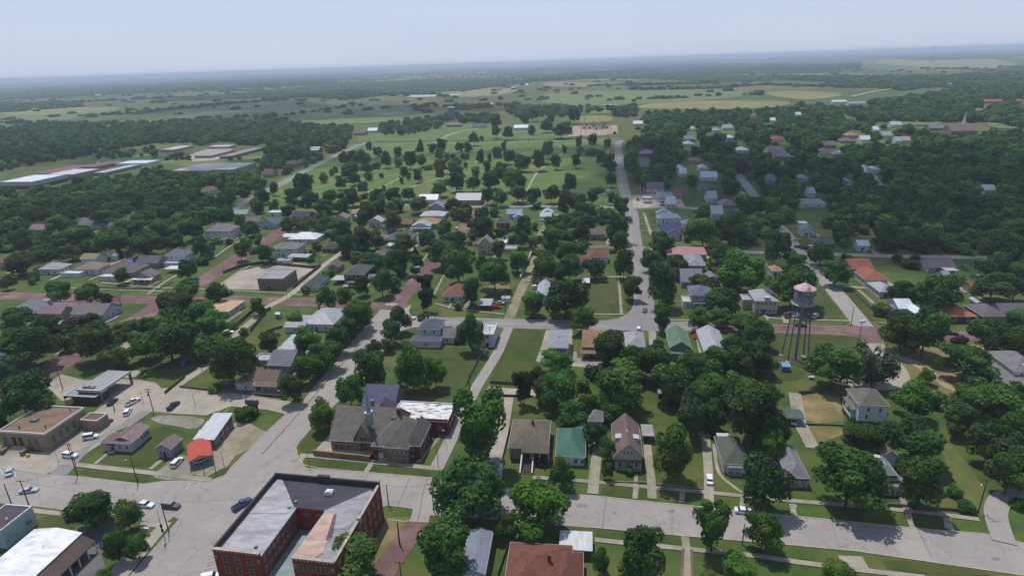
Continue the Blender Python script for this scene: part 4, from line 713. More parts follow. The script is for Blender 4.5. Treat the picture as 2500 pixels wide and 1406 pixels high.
fr = b.wing((2136, 1010), (2172, 1013), 4, 3.4, 'shed', None, rm((100, 98, 84)), rise_=.8, rname='back_porch_roof'); b.posts(fr, 3.4, 3)
b = B('green_carport', 'small green gabled carport over a white car by the dry yard', 'carport', (1921, 1021), (1965, 1023), (1940, 999), 2.8, az=97, lm='small green carport'); b.body('gx', None, rm((74, 96, 84), 'm'), rise_=.8); b.posts((b.o, b.w, b.d), 2.8, 2, .09, sides='fb', m=CREAM)
b = B('big_grey_house', 'large white house with grey roofs and wrap-around porch at the right edge', 'house', (2472, 904), (2560, 912), (2440, 858), 6.6, az=97, lm='large grey-roofed house at the right edge'); b.body('hip', wm((196, 206, 216)), rm((122, 120, 122)), rise_=2.8); b.win('l', 5, 4.6, .8, 1.1); b.win('f', 2, 4.6, .8, 1.2)
fr = b.wing((2448, 944), (2590, 955), (2420, 866), 3.5, 'hip', None, rm((118, 114, 114)), rise_=1.8, rname='porch_roof'); b.posts(fr, 3.4, 6, .16)
MB().box(b.pt(3.5, .2, 6.9), b.ux*2.6, b.uy*2.4, (0, 0, 1.6)).build('dormer', W2, b.root)
# small sheds
b = B('blue_tarp_shed', 'small wooden shed covered by a bright blue tarp under the water tower', 'shed', (1909, 895), (1931, 896), 3.6, 2.2, az=97, lm='blue tarp shed'); b.body('gx', wm((120, 120, 116)), rm((110, 170, 215), 'm'), rise_=.7, ov=.2); b.door('f', 1.6, .8, 1.6)
# ------------------------------------------------------------------ the rest of the town, row by row
LB = wm((176, 186, 194)); YEL = wm((186, 178, 148)); GREENW = wm((112, 142, 118)); TANW = wm((158, 144, 124)); GREYW = wm((140, 140, 140)); RBW = wm((120, 66, 56), 'b'); TBR = wm((140, 116, 92), 'b'); PKB = wm((150, 118, 108), 'b')
RW, RL, RG_, RD, RK = (214, 216, 218), (162, 164, 168), (132, 130, 132), (90, 90, 98), (62, 64, 78)
RBR, RTN, RRB, RMV, RGN, ROR, RRED = (118, 98, 84), (176, 148, 118), (122, 76, 66), (142, 112, 114), (84, 128, 104), (164, 98, 72), (168, 72, 72)
def h2(label, eL, eR, back, h, roof, wall, rc, kind='s', rise=None, az=98., nf=2, ns=3, name='house', cat='house', door=True, lm=None, wings=(), porch=None, chim=None, group='houses of the old town', far=False):
    b = B(name, label, cat, eL, eR, back, h, az, group, lm)
    b.body(roof, wall, rm(rc, kind), rise_=rise) if rise is not None else b.body(roof, wall, rm(rc, kind))
    ov = 0 if roof == 'flat' else .45; side = 'r' if (eL[0]+eR[0])/2 < 1480 else 'l'
    if wall is not None:
        for z in ([1.0] if h < 4.6 else [1.0, h-2.0]):
            if nf: b.win('f', nf, z, 1.0, 1.2, ov=ov)
            if ns and not far: b.win(side, ns, z, .9, 1.2, ov=ov)
        if door and not far: b.door('f', b.w*.42, ov=ov)
    for w_ in wings:
        eL2, eR2, bk, h_, rf_, wl_, rc_ = w_[:7]; fr = b.wing(eL2, eR2, bk, h_, rf_, wl_, rm(rc_, kind if len(w_) < 8 else w_[7]))
        if wl_ is None: b.posts(fr, h_, 2, .09, sides='fb')
        elif b.w > 3: b.win('f', 1, .9, .9, 1.1, fr=fr, ov=0 if rf_ == 'flat' else .45)
    if porch: b.porch(porch[0], porch[1], porch[2], porch[3], rm(porch[4]), n=4, rise_=.5)
    for c in (chim or ()): b.chimney(c[:2], c[2], h, sz=.7)
    if wall is not None and not far and name == 'house' and len(label) % 5 < 3:
        p0 = b.pt(b.w+1.8, b.d*.5, 0); p1 = b.pt(b.w+1.8, -6-(len(label) % 4)*2, 0); strip('driveway', (CONC, DIRT, WALK)[len(label) % 3], [p0[:2], p1[:2]], 2.5, .085, 0, world=True)
    if wall is not None and not far and name == 'house' and len(label) % 4 < 2:
        p0 = b.pt(b.w*.42, -.2, 0); p1 = b.pt(b.w*.42, -8, 0); strip('garden_path', WALK, [p0[:2], p1[:2]], 1.0, .09, 0, world=True)
    return b
# block north of the church
h2('white house with tan flat wing and brown gable beside the diagonal street', (600, 930), (672, 937), (655, 902), 3.2, 'gx', LB, RBR, lm='white house with the tan wing', porch=((618, 943), (676, 946), 2.2, 2.7, RBR), wings=(((571, 936), (622, 940), 7, 2.9, 'slab', LB, RTN, 'f'),), chim=((650, 905, 2.2),))
h2('grey gabled cottage with a wide front eave between dark trees', (652, 890), (708, 896), (690, 853), 3.3, 'gx', GREYW, (116, 114, 120), lm='grey gabled cottage', rise=3.2, wings=(((618, 876), (652, 880), 6, 2.7, 'flat', GREYW, RL, 'f'),))
h2('pale metal-roofed house half hidden beside the grey gabled cottage', (678, 850), (724, 856), (700, 816), 3.2, 'hip', W1, (188, 190, 194), 'm', lm='pale metal-roofed house')
h2('white hip-roofed house with wrap-around eaves and rear wings', (741, 789), (812, 795), (800, 753), 3.6, 'hip', W1, (168, 168, 174), 'm', rise=3.4, lm='white wrap-around house', wings=(((694, 797), (742, 802), 5.5, 2.9, 'gx', W1, RL), ((712, 784), (762, 788), 7, 3.1, 'gx', W1, RL)), chim=((780, 758, 3.4),))
h2('white two-storey house with slate-blue hip roof and lower wings', (1020, 802), (1074, 806), (1062, 781), 6.4, 'hip', W1, (88, 92, 106), rise=2.8, lm='slate-blue hip roof', wings=(((1004, 828), (1073, 838), 5, 3.3, 'hip', W1, (92, 96, 110)), ((1072, 822), (1110, 827), 9, 3.0, 'gx', W1, (118, 112, 112)), ((1098, 812), (1118, 814), 6, 3.0, 'gy', W1, RG_)), chim=((1046, 784, 3.2),))
h2('narrow white two-storey building with flat roof beside the alley', (1176, 814), (1204, 817), (1199, 787), 6.2, 'flat', W1, (186, 186, 188), 'f', lm='narrow white two-storey building', nf=1, ns=3)
h2('two-storey brown brick apartment block with flat roof and boarded windows', (630, 677), (687, 681), (696, 656), 6.6, 'flat', TBR, (150, 146, 146), 'f', lm='brown brick apartment block', cat='apartment block', name='apartment_block', nf=5, ns=6)
h2('small white garage with dark hip roof beside the long alley', (738, 698), (770, 702), (776, 674), 3.0, 'hip', W1, (74, 80, 80), lm='dark-hipped garage', name='garage', cat='garage', nf=1, ns=1)
h2('dark two-storey house with hip roof and side porches', (838, 669), (887, 672), (888, 648), 6.0, 'hip', DKB, (82, 86, 86), lm='dark two-storey house', nf=4, wings=(((808, 683), (842, 685), 8, 2.8, 'slab', None, (168, 170, 166), 'f'), ((846, 690), (886, 693), 3.4, 2.9, 'slab', None, (96, 98, 100)), ((898, 678), (916, 680), 5, 3.0, 'gx', W1, RG_)))
h2('small brown gabled garage with a front dormer by the long alley', (800, 652), (824, 656), (826, 634), 3.0, 'gy', TANW, (104, 92, 88), lm='brown gabled garage', name='garage', cat='garage', nf=1, ns=2)
h2('low red brick cottage with dark roof and white awning', (786, 606), (819, 608), (810, 590), 3.0, 'hip', RBW, (76, 68, 72), lm='low red brick cottage')
h2('large grey-brown house with pale carport and small white annexe', (664, 606), (722, 610), (712, 577), 5.4, 'hip', W1, (124, 118, 116), lm='large grey-brown house', rise=2.6, wings=(((702, 626), (748, 630), 7, 2.8, 'slab', None, (172, 174, 176), 'f'), ((668, 634), (702, 637), 5.5, 3.0, 'flat', W1, RL, 'f')))
h2('white house under a brilliant white hip roof', (706, 582), (768, 587), (745, 561), 3.2, 'hip', W1, (216, 218, 220), 'm', rise=3.0, lm='brilliant white hip roof', wings=(((691, 578), (722, 580), 6, 3.0, 'gx', W1, RW, 'm'),), chim=((710, 573, 2.0),))
h2('white cottage with red-brown hip roof near the highway corner', (1080, 722), (1134, 726), (1112, 692), 3.3, 'hip', LB, (126, 84, 74), rise=3.0, lm='red-brown hip cottage', nf=3)
h2('silver carport by the red pickup', (1166, 745), (1198, 747), (1190, 729), 2.6, 'slab', None, (168, 172, 178), 'm', name='carport', cat='carport', lm='silver carport')
h2('small white box shed beside the dirt alley', (1224, 727), (1244, 728), (1236, 722), 2.8, 'flat', W1, RW, 'm', name='shed', cat='shed', nf=0, ns=0, door=False, lm='white box shed')
h2('tall cream house with steep gable, chimney and bay window', (1165, 598), (1203, 602), (1203, 580), 5.6, 'gy', wm((178, 172, 156)), (132, 128, 118), rise=5.0, lm='steep cream gable house', wings=(((1206, 592), (1236, 594), 9, 4.0, 'flat', CREAM, RW, 'f'), ((1232, 606), (1260, 608), 8, 3.2, 'flat', CREAM, RL, 'f')), chim=((1194, 583, 6.0), (1232, 585, 3.0)))
h2('dark red brick two-storey house with tall chimney', (1211, 543), (1242, 546), (1236, 527), 6.4, 'hip', RBW, (92, 76, 82), rise=2.4, lm='dark red brick house', chim=((1222, 541, 3.6),))
h2('blue-grey house with two small white gables behind the brick house', (1236, 521), (1274, 524), (1266, 505), 4.6, 'gx', W1, (150, 156, 168), lm='blue-grey double-gabled house', wings=(((1252, 531), (1280, 533), 6, 3.2, 'gy', W1, (160, 166, 176)),))
h2('brown hip roof among the trees left of the brick street', (910, 622), (955, 625), (944, 603), 4.6, 'hip', TANW, (112, 96, 94), lm='brown hip roof among trees', chim=((922, 612, 3),))
h2('dark-roofed house with a bright white side roof', (941, 583), (1002, 587), (980, 566), 5.4, 'hip', GREYW, (98, 96, 106), lm='dark roof beside bright white roof', wings=(((940, 600), (968, 602), 10, 3.2, 'slab', W1, RW, 'm'),))
h2('white house with rounded grey roof in the middle rows', (901, 540), (928, 545), (936, 522), 4.6, 'gy', W1, (170, 174, 178), lm='white house with the rounded roof', ns=5)
h2('slate-roofed white garage beside a driveway', (933, 552), (960, 554), (956, 540), 2.9, 'hip', LB, (108, 112, 122), name='garage', cat='garage', nf=1, ns=1, lm='slate-roofed garage')
h2('white cottage with steep light grey gable and veranda', (1005, 552), (1047, 555), (1042, 533), 3.8, 'gy', W1, (160, 164, 168), lm='white veranda cottage', rise=2.6, porch=((1003, 557), (1048, 560), 2.5, 2.8, RL))
h2('tan-orange hip roof behind the white veranda cottage', (1012, 545), (1066, 549), (1050, 526), 3.4, 'hip', TANW, (168, 128, 92), lm='tan-orange hip roof')
h2('pale grey hip-roofed house behind the tan-orange roof', (1026, 526), (1082, 530), (1068, 511), 3.6, 'hip', W1, (176, 178, 180), lm='pale grey hip house', rise=2.6)
h2('yellow two-storey house with tan gable', (815, 532), (842, 536), (846, 514), 5.8, 'gy', YEL, (134, 116, 102), lm='yellow gabled house', wings=(((786, 537), (815, 539), 5, 3.0, 'gx', YEL, RTN),))
h2('brick colonial house with dark blue roof and white trim', (713, 527), (752, 530), (756, 510), 6.2, 'gx', RBW, (62, 62, 84), rise=2.6, lm='dark blue-roofed colonial', nf=5)
h2('grey bungalow with dormer at the upper left rows', (600, 539), (630, 542), (622, 520), 3.8, 'gx', W1, (116, 108, 108), lm='grey dormer bungalow')
h2('slate-grey house with white gable beside the grey bungalow', (636, 546), (668, 549), (672, 526), 3.8, 'gy', LB, (98, 100, 112), lm='slate-grey white-gabled house')
h2('flat white roof behind the slate-grey house', (652, 518), (682, 519), (670, 509), 3.4, 'flat', W1, RW, 'f', nf=0, ns=0, lm='flat white roof')
h2('pale green-blue shed roof by the park edge', (570, 522), (600, 524), (590, 512), 3.4, 'gx', W1, (122, 146, 146), 'm', nf=0, ns=0, lm='pale green-blue shed')
h2('long pale grey hall roof beside the park', (1112, 488), (1172, 491), (1172, 474), 4.0, 'gx', TANW, (150, 150, 154), 'm', nf=6, lm='long pale hall', name='hall', cat='hall')
h2('white gabled barn by the park', (1022, 487), (1066, 490), (1060, 475), 3.6, 'gx', W1, RW, 'm', lm='white barn by the park', nf=1)
h2('long grey metal barn behind the white gabled barn', (1044, 507), (1084, 509), (1090, 484), 4.0, 'gy', W2, (136, 140, 146), 'm', nf=1, lm='grey metal barn')
h2('orange-tan roof beside the yellow gabled house', (858, 521), (888, 523), (880, 510), 3.2, 'gx', TANW, (172, 136, 108), nf=1, lm='orange-tan roof')
h2('small pale shed beside the orange-tan roof', (858, 531), (872, 532), (868, 522), 2.8, 'gy', W2, RL, nf=0, ns=0, lm='small pale shed', name='shed', cat='shed')
h2('brown low roof beside the tan-orange hip roof', (978, 546), (1006, 548), (998, 536), 3.0, 'gx', TANW, (132, 96, 76), nf=1, lm='brown low roof')
# left rows
h2('pale grey hip-roofed house in the left row', (96, 656), (140, 660), (182, 634), 3.4, 'hip', W1, (158, 162, 162), lm='pale grey hip house on the left', az=96)
h2('white house with tan roof and flat white porch', (187, 655), (234, 659), (226, 632), 3.8, 'hip', W1, (140, 122, 106), lm='tan-roofed white house', wings=(((150, 665), (190, 668), 5, 3.0, 'flat', W1, RW, 'f'), ((196, 632), (232, 634), 9, 4.6, 'gx', W1, (146, 126, 108))))
h2('flat brown house with a white front fascia', (252, 662), (318, 668), (316, 640), 3.2, 'hip', TANW, (108, 96, 96), lm='flat brown house', wings=(((243, 673), (286, 676), 5, 2.9, 'flat', W1, RW, 'f'),))
h2('mauve-brown gabled bungalow with white front awnings', (323, 676), (366, 679), (392, 650), 3.6, 'gy', TANW, (112, 102, 106), lm='mauve-brown bungalow', rise=2.8, porch=((322, 682), (366, 685), 2.4, 2.8, RW))
h2('charcoal roof beside a blue tarp in the left row', (332, 640), (382, 644), (380, 620), 3.6, 'gx', GREYW, (92, 92, 98), lm='charcoal roof', rise=3.0)
h2('two-storey grey house with white porch and chimney', (399, 623), (446, 627), (454, 606), 6.2, 'hip', W1, (112, 108, 116), lm='two-storey grey house', nf=4, wings=(((402, 640), (446, 643), 6, 3.4, 'flat', W1, RW, 'f'),), chim=((410, 615, 3.0),))
h2('flat white canopy beside the two-storey grey house', (402, 656), (431, 658), (424, 649), 2.8, 'slab', None, RW, 'm', name='canopy', cat='canopy', lm='flat white canopy')
h2('large white two-storey house with long dark veranda', (501, 563), (556, 567), (556, 546), 6.6, 'hip', W1, (126, 118, 116), lm='large white veranda house', nf=4, porch=((513, 590), (571, 583), 5, 3.2, (100, 98, 102)), chim=((526, 556, 3.6),))
h2('small white outbuilding with grey roof behind the tan-roofed house', (250, 624), (282, 627), (276, 611), 3.2, 'gx', W1, RG_, lm='small white outbuilding', nf=1)
h2('grey-roofed house at the far left of the middle rows', (10, 765), (70, 770), (56, 734), 3.3, 'hip', LB, (124, 124, 128), lm='grey-roofed house at far left')
h2('flat pale carport beside the grey-roofed house', (76, 744), (106, 748), (98, 730), 2.8, 'slab', None, RL, 'm', name='carport', cat='carport', lm='flat pale carport')
h2('long low house under two mauve roofs', (92, 764), (146, 768), (140, 750), 3.2, 'gx', TANW, (140, 110, 114), 'm', lm='mauve-roofed long house', wings=(((124, 752), (178, 755), 7, 3.2, 'gx', TANW, (146, 116, 118), 'm'),))
h2('grey-brown roofed house with pale gable end by the bright lawn', (172, 766), (250, 770), (236, 744), 3.4, 'gx', LB, (122, 114, 112), lm='grey-brown roof by the bright lawn')
h2('tan flat-roofed house with pale blue side wall', (500, 752), (546, 770), (572, 733), 3.0, 'slab', LB, (188, 158, 126), 'f', lm='tan flat-roofed house', az=98)
h2('grey-blue two-storey house at the left edge', (-20, 864), (22, 868), (10, 842), 6.0, 'hip', GREYW, (104, 104, 116), lm='grey-blue house at the left edge', nf=2)
h2('small white outbuilding hidden among trees by the alley', (484, 818), (504, 822), (496, 806), 3.0, 'gy', W1, RL, lm='hidden white outbuilding', nf=1, name='shed', cat='shed')
h2('red-brown roof at the left edge behind the grey hip house', (-20, 640), (30, 643), (40, 622), 4.6, 'hip', TANW, (128, 84, 78), lm='red-brown roof at the left edge')
for L_, R_, bk, c, lb, k in (((72, 560), (106, 562), (98, 546), RMV, 'long mauve roof in the left woods', 's'), ((193, 548), (236, 552), (226, 534), RG_, 'grey gabled house at the edge of the left woods', 's'), ((298, 550), (326, 552), (318, 534), (150, 90, 88), 'pinkish red roof in the left woods', 's'), ((318, 528), (342, 530), (336, 516), RW, 'white metal roof in the left woods', 'm'), ((262, 552), (284, 554), (278, 542), RBR, 'brown roof beside the pinkish red roof', 's')):
    h2(lb, L_, R_, bk, 3.4, 'gx', W1, c, k, lm=lb.replace(' in the left woods', ''), nf=2, ns=2)
# south of the highway bend
h2('white double garage house with light grey roof and a window band', (1337, 848), (1388, 851), (1367, 806), 5.8, 'gx', LB, (140, 144, 150), rise=1.6, lm='white double garage', nf=5, ns=3, chim=((1364, 830, 1.4),))
b = h2('brown-roofed house with lower porch over a parking bay', (1420, 846), (1478, 850), (1452, 806), 4.6, 'gx', CREAM, (136, 106, 82), rise=1.8, lm='brown-roofed parking bay house', wings=(((1416, 862), (1476, 867), 3.6, 3.0, 'shed', None, (126, 104, 88)),))
h2('light grey hipped cottage partly behind a large tree', (1527, 846), (1577, 849), (1550, 812), 3.4, 'hip', W2, (158, 158, 162), lm='light grey hipped cottage', rise=2.6)
h2('green house with green gabled roof and a white upper window', (1635, 849), (1690, 853), (1662, 808), 4.6, 'gy', GREENW, (96, 122, 98), lm='green house', rise=2.8, wings=(((1638, 862), (1690, 866), 3.4, 3.2, 'shed', GREENW, (92, 120, 98)),))
h2('light grey gable-roofed house right of the green house', (1718, 858), (1780, 862), (1742, 807), 3.8, 'gy', W2, (164, 164, 168), lm='light grey gable right of the green house', rise=2.6)
h2('small white gabled house beside the dirt alley', (1307, 726), (1340, 729), (1342, 692), 3.8, 'gy', LB, (168, 172, 180), lm='small white gabled house', rise=2.4, wings=(((1328, 706), (1356, 708), 6, 3.8, 'gx', LB, (168, 172, 180)),))
h2('small white carport at the top of the green lot', (1421, 690), (1440, 692), (1434, 679), 2.6, 'slab', None, RW, 'm', name='carport', cat='carport', lm='white carport by the green lot')
h2('red-brown hip-roofed house with white walls west of the highway', (1434, 627), (1486, 630), (1464, 604), 3.8, 'hip', W1, (124, 80, 76), rise=2.8, lm='red-brown hip house west of the highway', wings=(((1410, 640), (1444, 643), 9, 3.3, 'hip', TANW, (124, 70, 66)),), chim=((1431, 613, 1.5),))
h2('broad brown bungalow with full-width porch', (1432, 571), (1478, 574), (1454, 548), 4.4, 'gx', TANW, (114, 102, 98), rise=2.6, lm='broad brown bungalow', nf=5)
h2('grey metal-roofed garage beside a white car', (1318, 528), (1346, 531), (1340, 518), 3.0, 'gx', W1, (142, 156, 164), 'm', name='garage', cat='garage', lm='grey metal garage', nf=1)
h2('pale double-peaked house behind the grey metal garage', (1322, 520), (1350, 522), (1344, 507), 3.6, 'gy', W1, (168, 178, 184), lm='pale double-peaked house', nf=1)
# east of the highway
h2('pale blue-grey roofed house with many gables', (1604, 532), (1662, 536), (1654, 508), 4.6, 'hip', W1, (138, 144, 162), lm='many-gabled blue-grey house', rise=3.0, wings=(((1602, 522), (1640, 524), 8, 4.8, 'gy', W1, (146, 152, 168)), ((1640, 536), (1664, 538), 7, 4.0, 'gy', W1, (142, 148, 164))))
h2('white house with navy gabled roof beside the highway', (1608, 562), (1664, 566), (1660, 541), 4.4, 'gx', W1, (70, 74, 104), rise=3.2, lm='navy-roofed white house', wings=(((1628, 571), (1662, 573), 6, 4.2, 'gy', W1, (70, 74, 104)), ((1658, 556), (1680, 558), 7, 3.8, 'gx', W1, (78, 82, 110))))
h2('low blue-grey roof right of the navy-roofed house', (1664, 546), (1702, 549), (1696, 532), 3.3, 'hip', W1, (132, 140, 160), lm='low blue-grey roof')
h2('faded pink metal roof with a porch behind trees', (1630, 624), (1726, 621), (1690, 601), 3.8, 'gx', TANW, (172, 124, 124), 'm', lm='faded pink metal roof', az=94, rise=1.8)
h2('grey gabled house in front of the faded pink roof', (1678, 648), (1724, 650), (1712, 624), 4.0, 'hip', GREYW, (140, 144, 148), lm='grey house before the pink roof')
h2('low slate L-shaped house behind the two-storey grey one', (1662, 688), (1718, 690), (1700, 664), 3.2, 'gx', GREYW, (120, 122, 134), lm='low slate L-shaped house', wings=(((1718, 684), (1758, 686), 9, 3.2, 'gy', GREYW, (120, 122, 134)),))
h2('two-storey white house with slate hip roof, two chimneys and sunroom', (1686, 720), (1740, 724), (1718, 699), 6.4, 'hip', W2, (100, 104, 122), rise=2.4, lm='two-chimney slate-hipped house', wings=(((1668, 735), (1692, 737), 8, 3.2, 'flat', W1, (186, 186, 186), 'f'), ((1692, 740), (1730, 743), 4, 3.0, 'slab', None, RL)), chim=((1710, 706, 2.4), (1739, 706, 2.4)))
b = h2('cream two-storey house with grey hip roof and shutters near the tower', (1842, 734), (1904, 737), (1870, 709), 6.4, 'hip', wm((178, 174, 162)), (166, 166, 170), 'm', rise=2.6, lm='cream two-storey house', nf=5, wings=(((1814, 730), (1844, 732), 7, 5.0, 'flat', CREAM, RL, 'f'),))
MB().box(b.pt(b.w*.4, .3, 6.6), b.ux*2.6, b.uy*2.2, (0, 0, 1.5)).build('dormer', W2, b.root)
h2('house with steep orange-brown roof and dormer', (2078, 657), (2136, 657), (2118, 634), 4.6, 'gx', TANW, (140, 84, 66), lm='steep orange-brown roof', az=95, rise=3.2)
h2('white-walled house with broad orange hip roof', (2112, 683), (2172, 684), (2140, 655), 3.4, 'hip', W1, (150, 94, 72), lm='broad orange hip roof', az=95, rise=3.0, wings=(((2100, 676), (2122, 677), 7, 3.0, 'hip', TANW, (144, 88, 70)),))
h2('light grey hip-roofed cottage with porch posts', (2146, 712), (2192, 714), (2190, 690), 3.2, 'hip', W1, (166, 166, 166), 'm', lm='light grey porch cottage', az=95, porch=((2134, 700), (2156, 712), 2.4, 2.8, RL))
b = h2('house under a dazzling white cross-gabled metal roof', (2192, 753), (2236, 755), (2226, 731), 3.8, 'gx', W1, (224, 226, 230), 'm', lm='dazzling white cross-gabled roof', az=95, rise=2.6, wings=(((2230, 764), (2268, 768), (2246, 728), 3.8, 'gy', W1, (224, 226, 230), 'm'), ((2266, 752), (2284, 754), 8, 3.6, 'gy', W1, (216, 218, 222), 'm')))
h2('dark house with wide brown hip roof and a front dormer', (2314, 771), (2390, 775), (2352, 744), 3.3, 'hip', DKB, (168, 112, 74), lm='wide brown hip roof with dormer', az=95, rise=2.8)
h2('long grey-brown roofs at the right edge', (2394, 770), (2470, 776), (2440, 744), 3.4, 'hip', TANW, (108, 100, 104), lm='long grey-brown roofs at the right edge', az=95, wings=(((2440, 762), (2530, 768), 10, 3.4, 'gx', TANW, (104, 98, 104)),))
h2('small shed with grey roof beside the long grey-brown roofs', (2384, 740), (2400, 741), (2396, 728), 4.0, 'gy', W2, RL, nf=1, ns=1, lm='small shed by the grey-brown roofs', name='shed', cat='shed')
h2('long ranch house with charcoal roof and red-trimmed awning', (2262, 649), (2340, 655), (2318, 635), 3.2, 'gx', W2, (104, 98, 106), lm='long charcoal ranch house', az=96, nf=5, wings=(((2308, 660), (2344, 662), 6, 2.8, 'slab', None, (206, 196, 196), 'm'),))
h2('rusty sheet-metal sheds below the ranch house', (2306, 686), (2334, 690), (2330, 667), 3.0, 'gx', W2, (150, 140, 142), 'm', lm='rusty sheet-metal sheds', az=96, nf=1, wings=(((2322, 693), (2344, 694), 4, 2.6, 'slab', W2, RW, 'm'),))
h2('small red-roofed outbuilding in the right-hand trees', (2370, 706), (2398, 708), (2392, 694), 3.0, 'gx', TANW, (168, 76, 82), 'm', lm='small red-roofed outbuilding', nf=0)
h2('tan-roofed white cottage in the trees behind the tower', (1882, 660), (1914, 664), (1906, 645), 3.2, 'hip', W1, (156, 122, 96), lm='tan-roofed cottage')
h2('bright white metal roof deep in the trees', (2094, 600), (2126, 601), (2118, 591), 3.4, 'gx', LB, (214, 220, 226), 'm', lm='bright white roof in the deep trees', nf=1)
h2('teal-roofed white house deep in the trees', (1956, 561), (1994, 563), (1982, 543), 4.2, 'gy', W1, (84, 126, 130), 'm', lm='teal-roofed white house', wings=(((1952, 545), (1974, 546), 6, 3.4, 'slab', W1, RW, 'm'),))
h2('slate-grey roof in the trees above the dead-end street', (1990, 590), (2040, 593), (2026, 578), 3.4, 'hip', GREYW, (94, 96, 104), lm='slate-grey roof by the dead-end street')
h2('white shed at the edge of the right-hand woods', (1812, 522), (1828, 523), (1824, 512), 3.0, 'gx', W1, RW, 'm', lm='white shed by the woods', nf=0, name='shed', cat='shed') if 0 else None
# far suburb east of the highway: label, x0, x1, ridge y, eave y, colour, kind
FAR = '''ranch house with dark mauve roof near the highway top|1556|1592|349|359|90,76,84|s
blue-grey roofed pair near the highway|1562|1600|362|376|128,134,148|s
low grey roof in the shaded trees|1563|1587|393|402|124,124,132|s
brick ranch house with orange trim behind the gas station|1578|1626|446|462|118,100,104|s
long pale store building beside the gas station|1607|1647|465|479|150,152,158|f
low red roof behind the pale store|1646|1668|466|475|140,66,70|m
pale blue metal building with leaning roof|1626|1654|476|499|162,178,192|m
small white-grey shed row beside the back lane|1652|1671|402|411|146,150,158|s
white-gabled cottage below the shed row|1658|1679|414|425|186,188,194|s
pale grey cottage with steep roof in the shade|1706|1731|399|411|146,150,162|s
large bright white metal roof in the shaded suburb|1712|1756|413|434|212,218,224|m
mauve-grey roof below the bright white metal roof|1708|1734|442|464|112,106,118|s
lean white roof behind trees on the shaded lane|1726|1754|472|485|164,168,172|s
grey hipped house with cars at the corner lane|1760|1799|484|502|106,108,120|s
pale tan roofed garage by the side street|1737|1770|504|523|176,176,170|m
grey house beside the right-hand bend|1874|1896|428|442|120,124,136|s
white roof with two skylights in the shaded suburb|1798|1832|359|368|196,200,206|s
red-roofed ranch house in the suburb|1886|1918|334|342|160,66,74|s
long dark grey ranch house below the red roof|1873|1912|357|369|100,92,102|s
slate two-storey house beside the dark ranch|1900|1938|366|385|92,96,118|s
brown hip-roofed house by the meadow|2000|2038|355|372|112,92,86|s
grey hip-roofed house above the brown one|2010|2045|346|356|116,108,112|s
round-roofed grey shed beside the meadow|2036|2062|370|378|118,120,128|s
tan brick ranch house above the meadow|2054|2094|336|346|112,100,94|s
pink-brown ranch house in the far suburb|2066|2100|322|332|158,124,108|s
white roof at the meadow edge|2102|2130|336|342|206,210,212|m
small white barn in the far suburb|2133|2149|312|318|206,210,216|m
pale long house right of the small white barn|2152|2182|319|332|150,150,154|s
cream metal barn near the far church|2175|2206|299|306|190,182,172|m
pink-tan house at the end of the meadow|2202|2227|336|344|172,146,126|s
teal metal shed beside the pink-tan house|2187|2203|338|345|146,176,176|m
tan metal warehouse roof in the right woods|1953|2021|480|497|170,150,128|f
pale metal barn roof deep in the right woods|2404|2436|456|465|172,170,164|m
small pale blue shed in the dark trees|1974|1994|463|473|150,170,176|m
blue-white cottage in the dark trees|1876|1896|426|438|140,144,158|s
white cottage in the shaded right suburb|1952|1977|423|436|160,166,178|s
small blue-white house left of the lane loop|2068|2084|434|444|150,160,174|s
white metal roof among the dark treetops|2132|2152|405|415|190,196,202|s
white gable above the gas station suburb|1668|1698|342|353|176,180,190|s
long grey roof beside the white gable|1670|1700|333|341|120,122,130|s
pink-red roof in the shaded suburb|1682|1714|384|394|140,94,100|s
pale roof near the top of the suburb|1684|1700|310|315|176,182,184|s
green-tinted pale roof at the suburb edge|1764|1792|305|313|140,164,158|s
grey-white roof right of the green-tinted roof|1740|1762|313|319|146,156,158|s
small white roof in the upper suburb|1774|1796|330|337|186,192,196|s
white trailer roof on the suburb fringe|1880|1896|291|295|196,204,208|m
white shop roof near the substation|1546|1572|296|303|208,212,214|m
white barn left of the suburb fringe|1944|1958|276|281|200,206,208|m
pink roof on the upper suburb fringe|1834|1850|278|283|150,110,106|s
white church hall beyond the suburb|2270|2309|302|314|122,122,132|s
long white industrial shed beyond the suburb|2032|2072|243|250|206,208,210|m
grey industrial shed beyond the suburb|2070|2120|245|254|150,156,164|m
brick mansion with red roof on the far right ridge|2400|2456|238|249|158,94,86|s
red-roofed house at the far right edge|2484|2500|238|247|158,90,84|s
pinkish roof below the far red mansion|2382|2404|265|271|140,110,110|s
white barn on the distant right plain|2306|2328|204|208|196,202,206|m
white farmhouse beyond the cemetery|896|922|313|320|190,196,198|m
grey house beside the white farmhouse|864|894|321|326|108,104,112|s
tan brick house on the park hill|1088|1129|300|306|150,118,100|s
grey ranch house on the park hill|1152|1188|303|309|104,100,110|s
long white house on the park hill|1254|1292|305|313|206,212,216|m
dark house with bright roof in the left wood|756|780|360|368|124,132,142|m
low brown house by the park road|694|728|391|402|100,86,96|s
brown house below the low brown house|640|666|419|427|100,82,86|s
red roof in the wood left of the park road|494|510|462|470|128,84,84|s
small white farmhouse on the northern plain|2400|2412|186|189|190,196,200|m
white farm shed on the left plain|76|88|266|269|206,212,214|m
bright barn on the far left plain|232|244|230|233|216,220,222|m
farm shed among the left treeline|562|572|258|263|176,190,196|m
white barn by the silo|1190|1204|252|256|200,206,206|m
farmhouse beside the big pond|1148|1168|233|239|140,136,140|s
white farmhouse on the central plain|1282|1290|205|208|206,212,212|m
white barn on the right plain|2138|2150|140|143|186,196,200|m'''.split('\n')
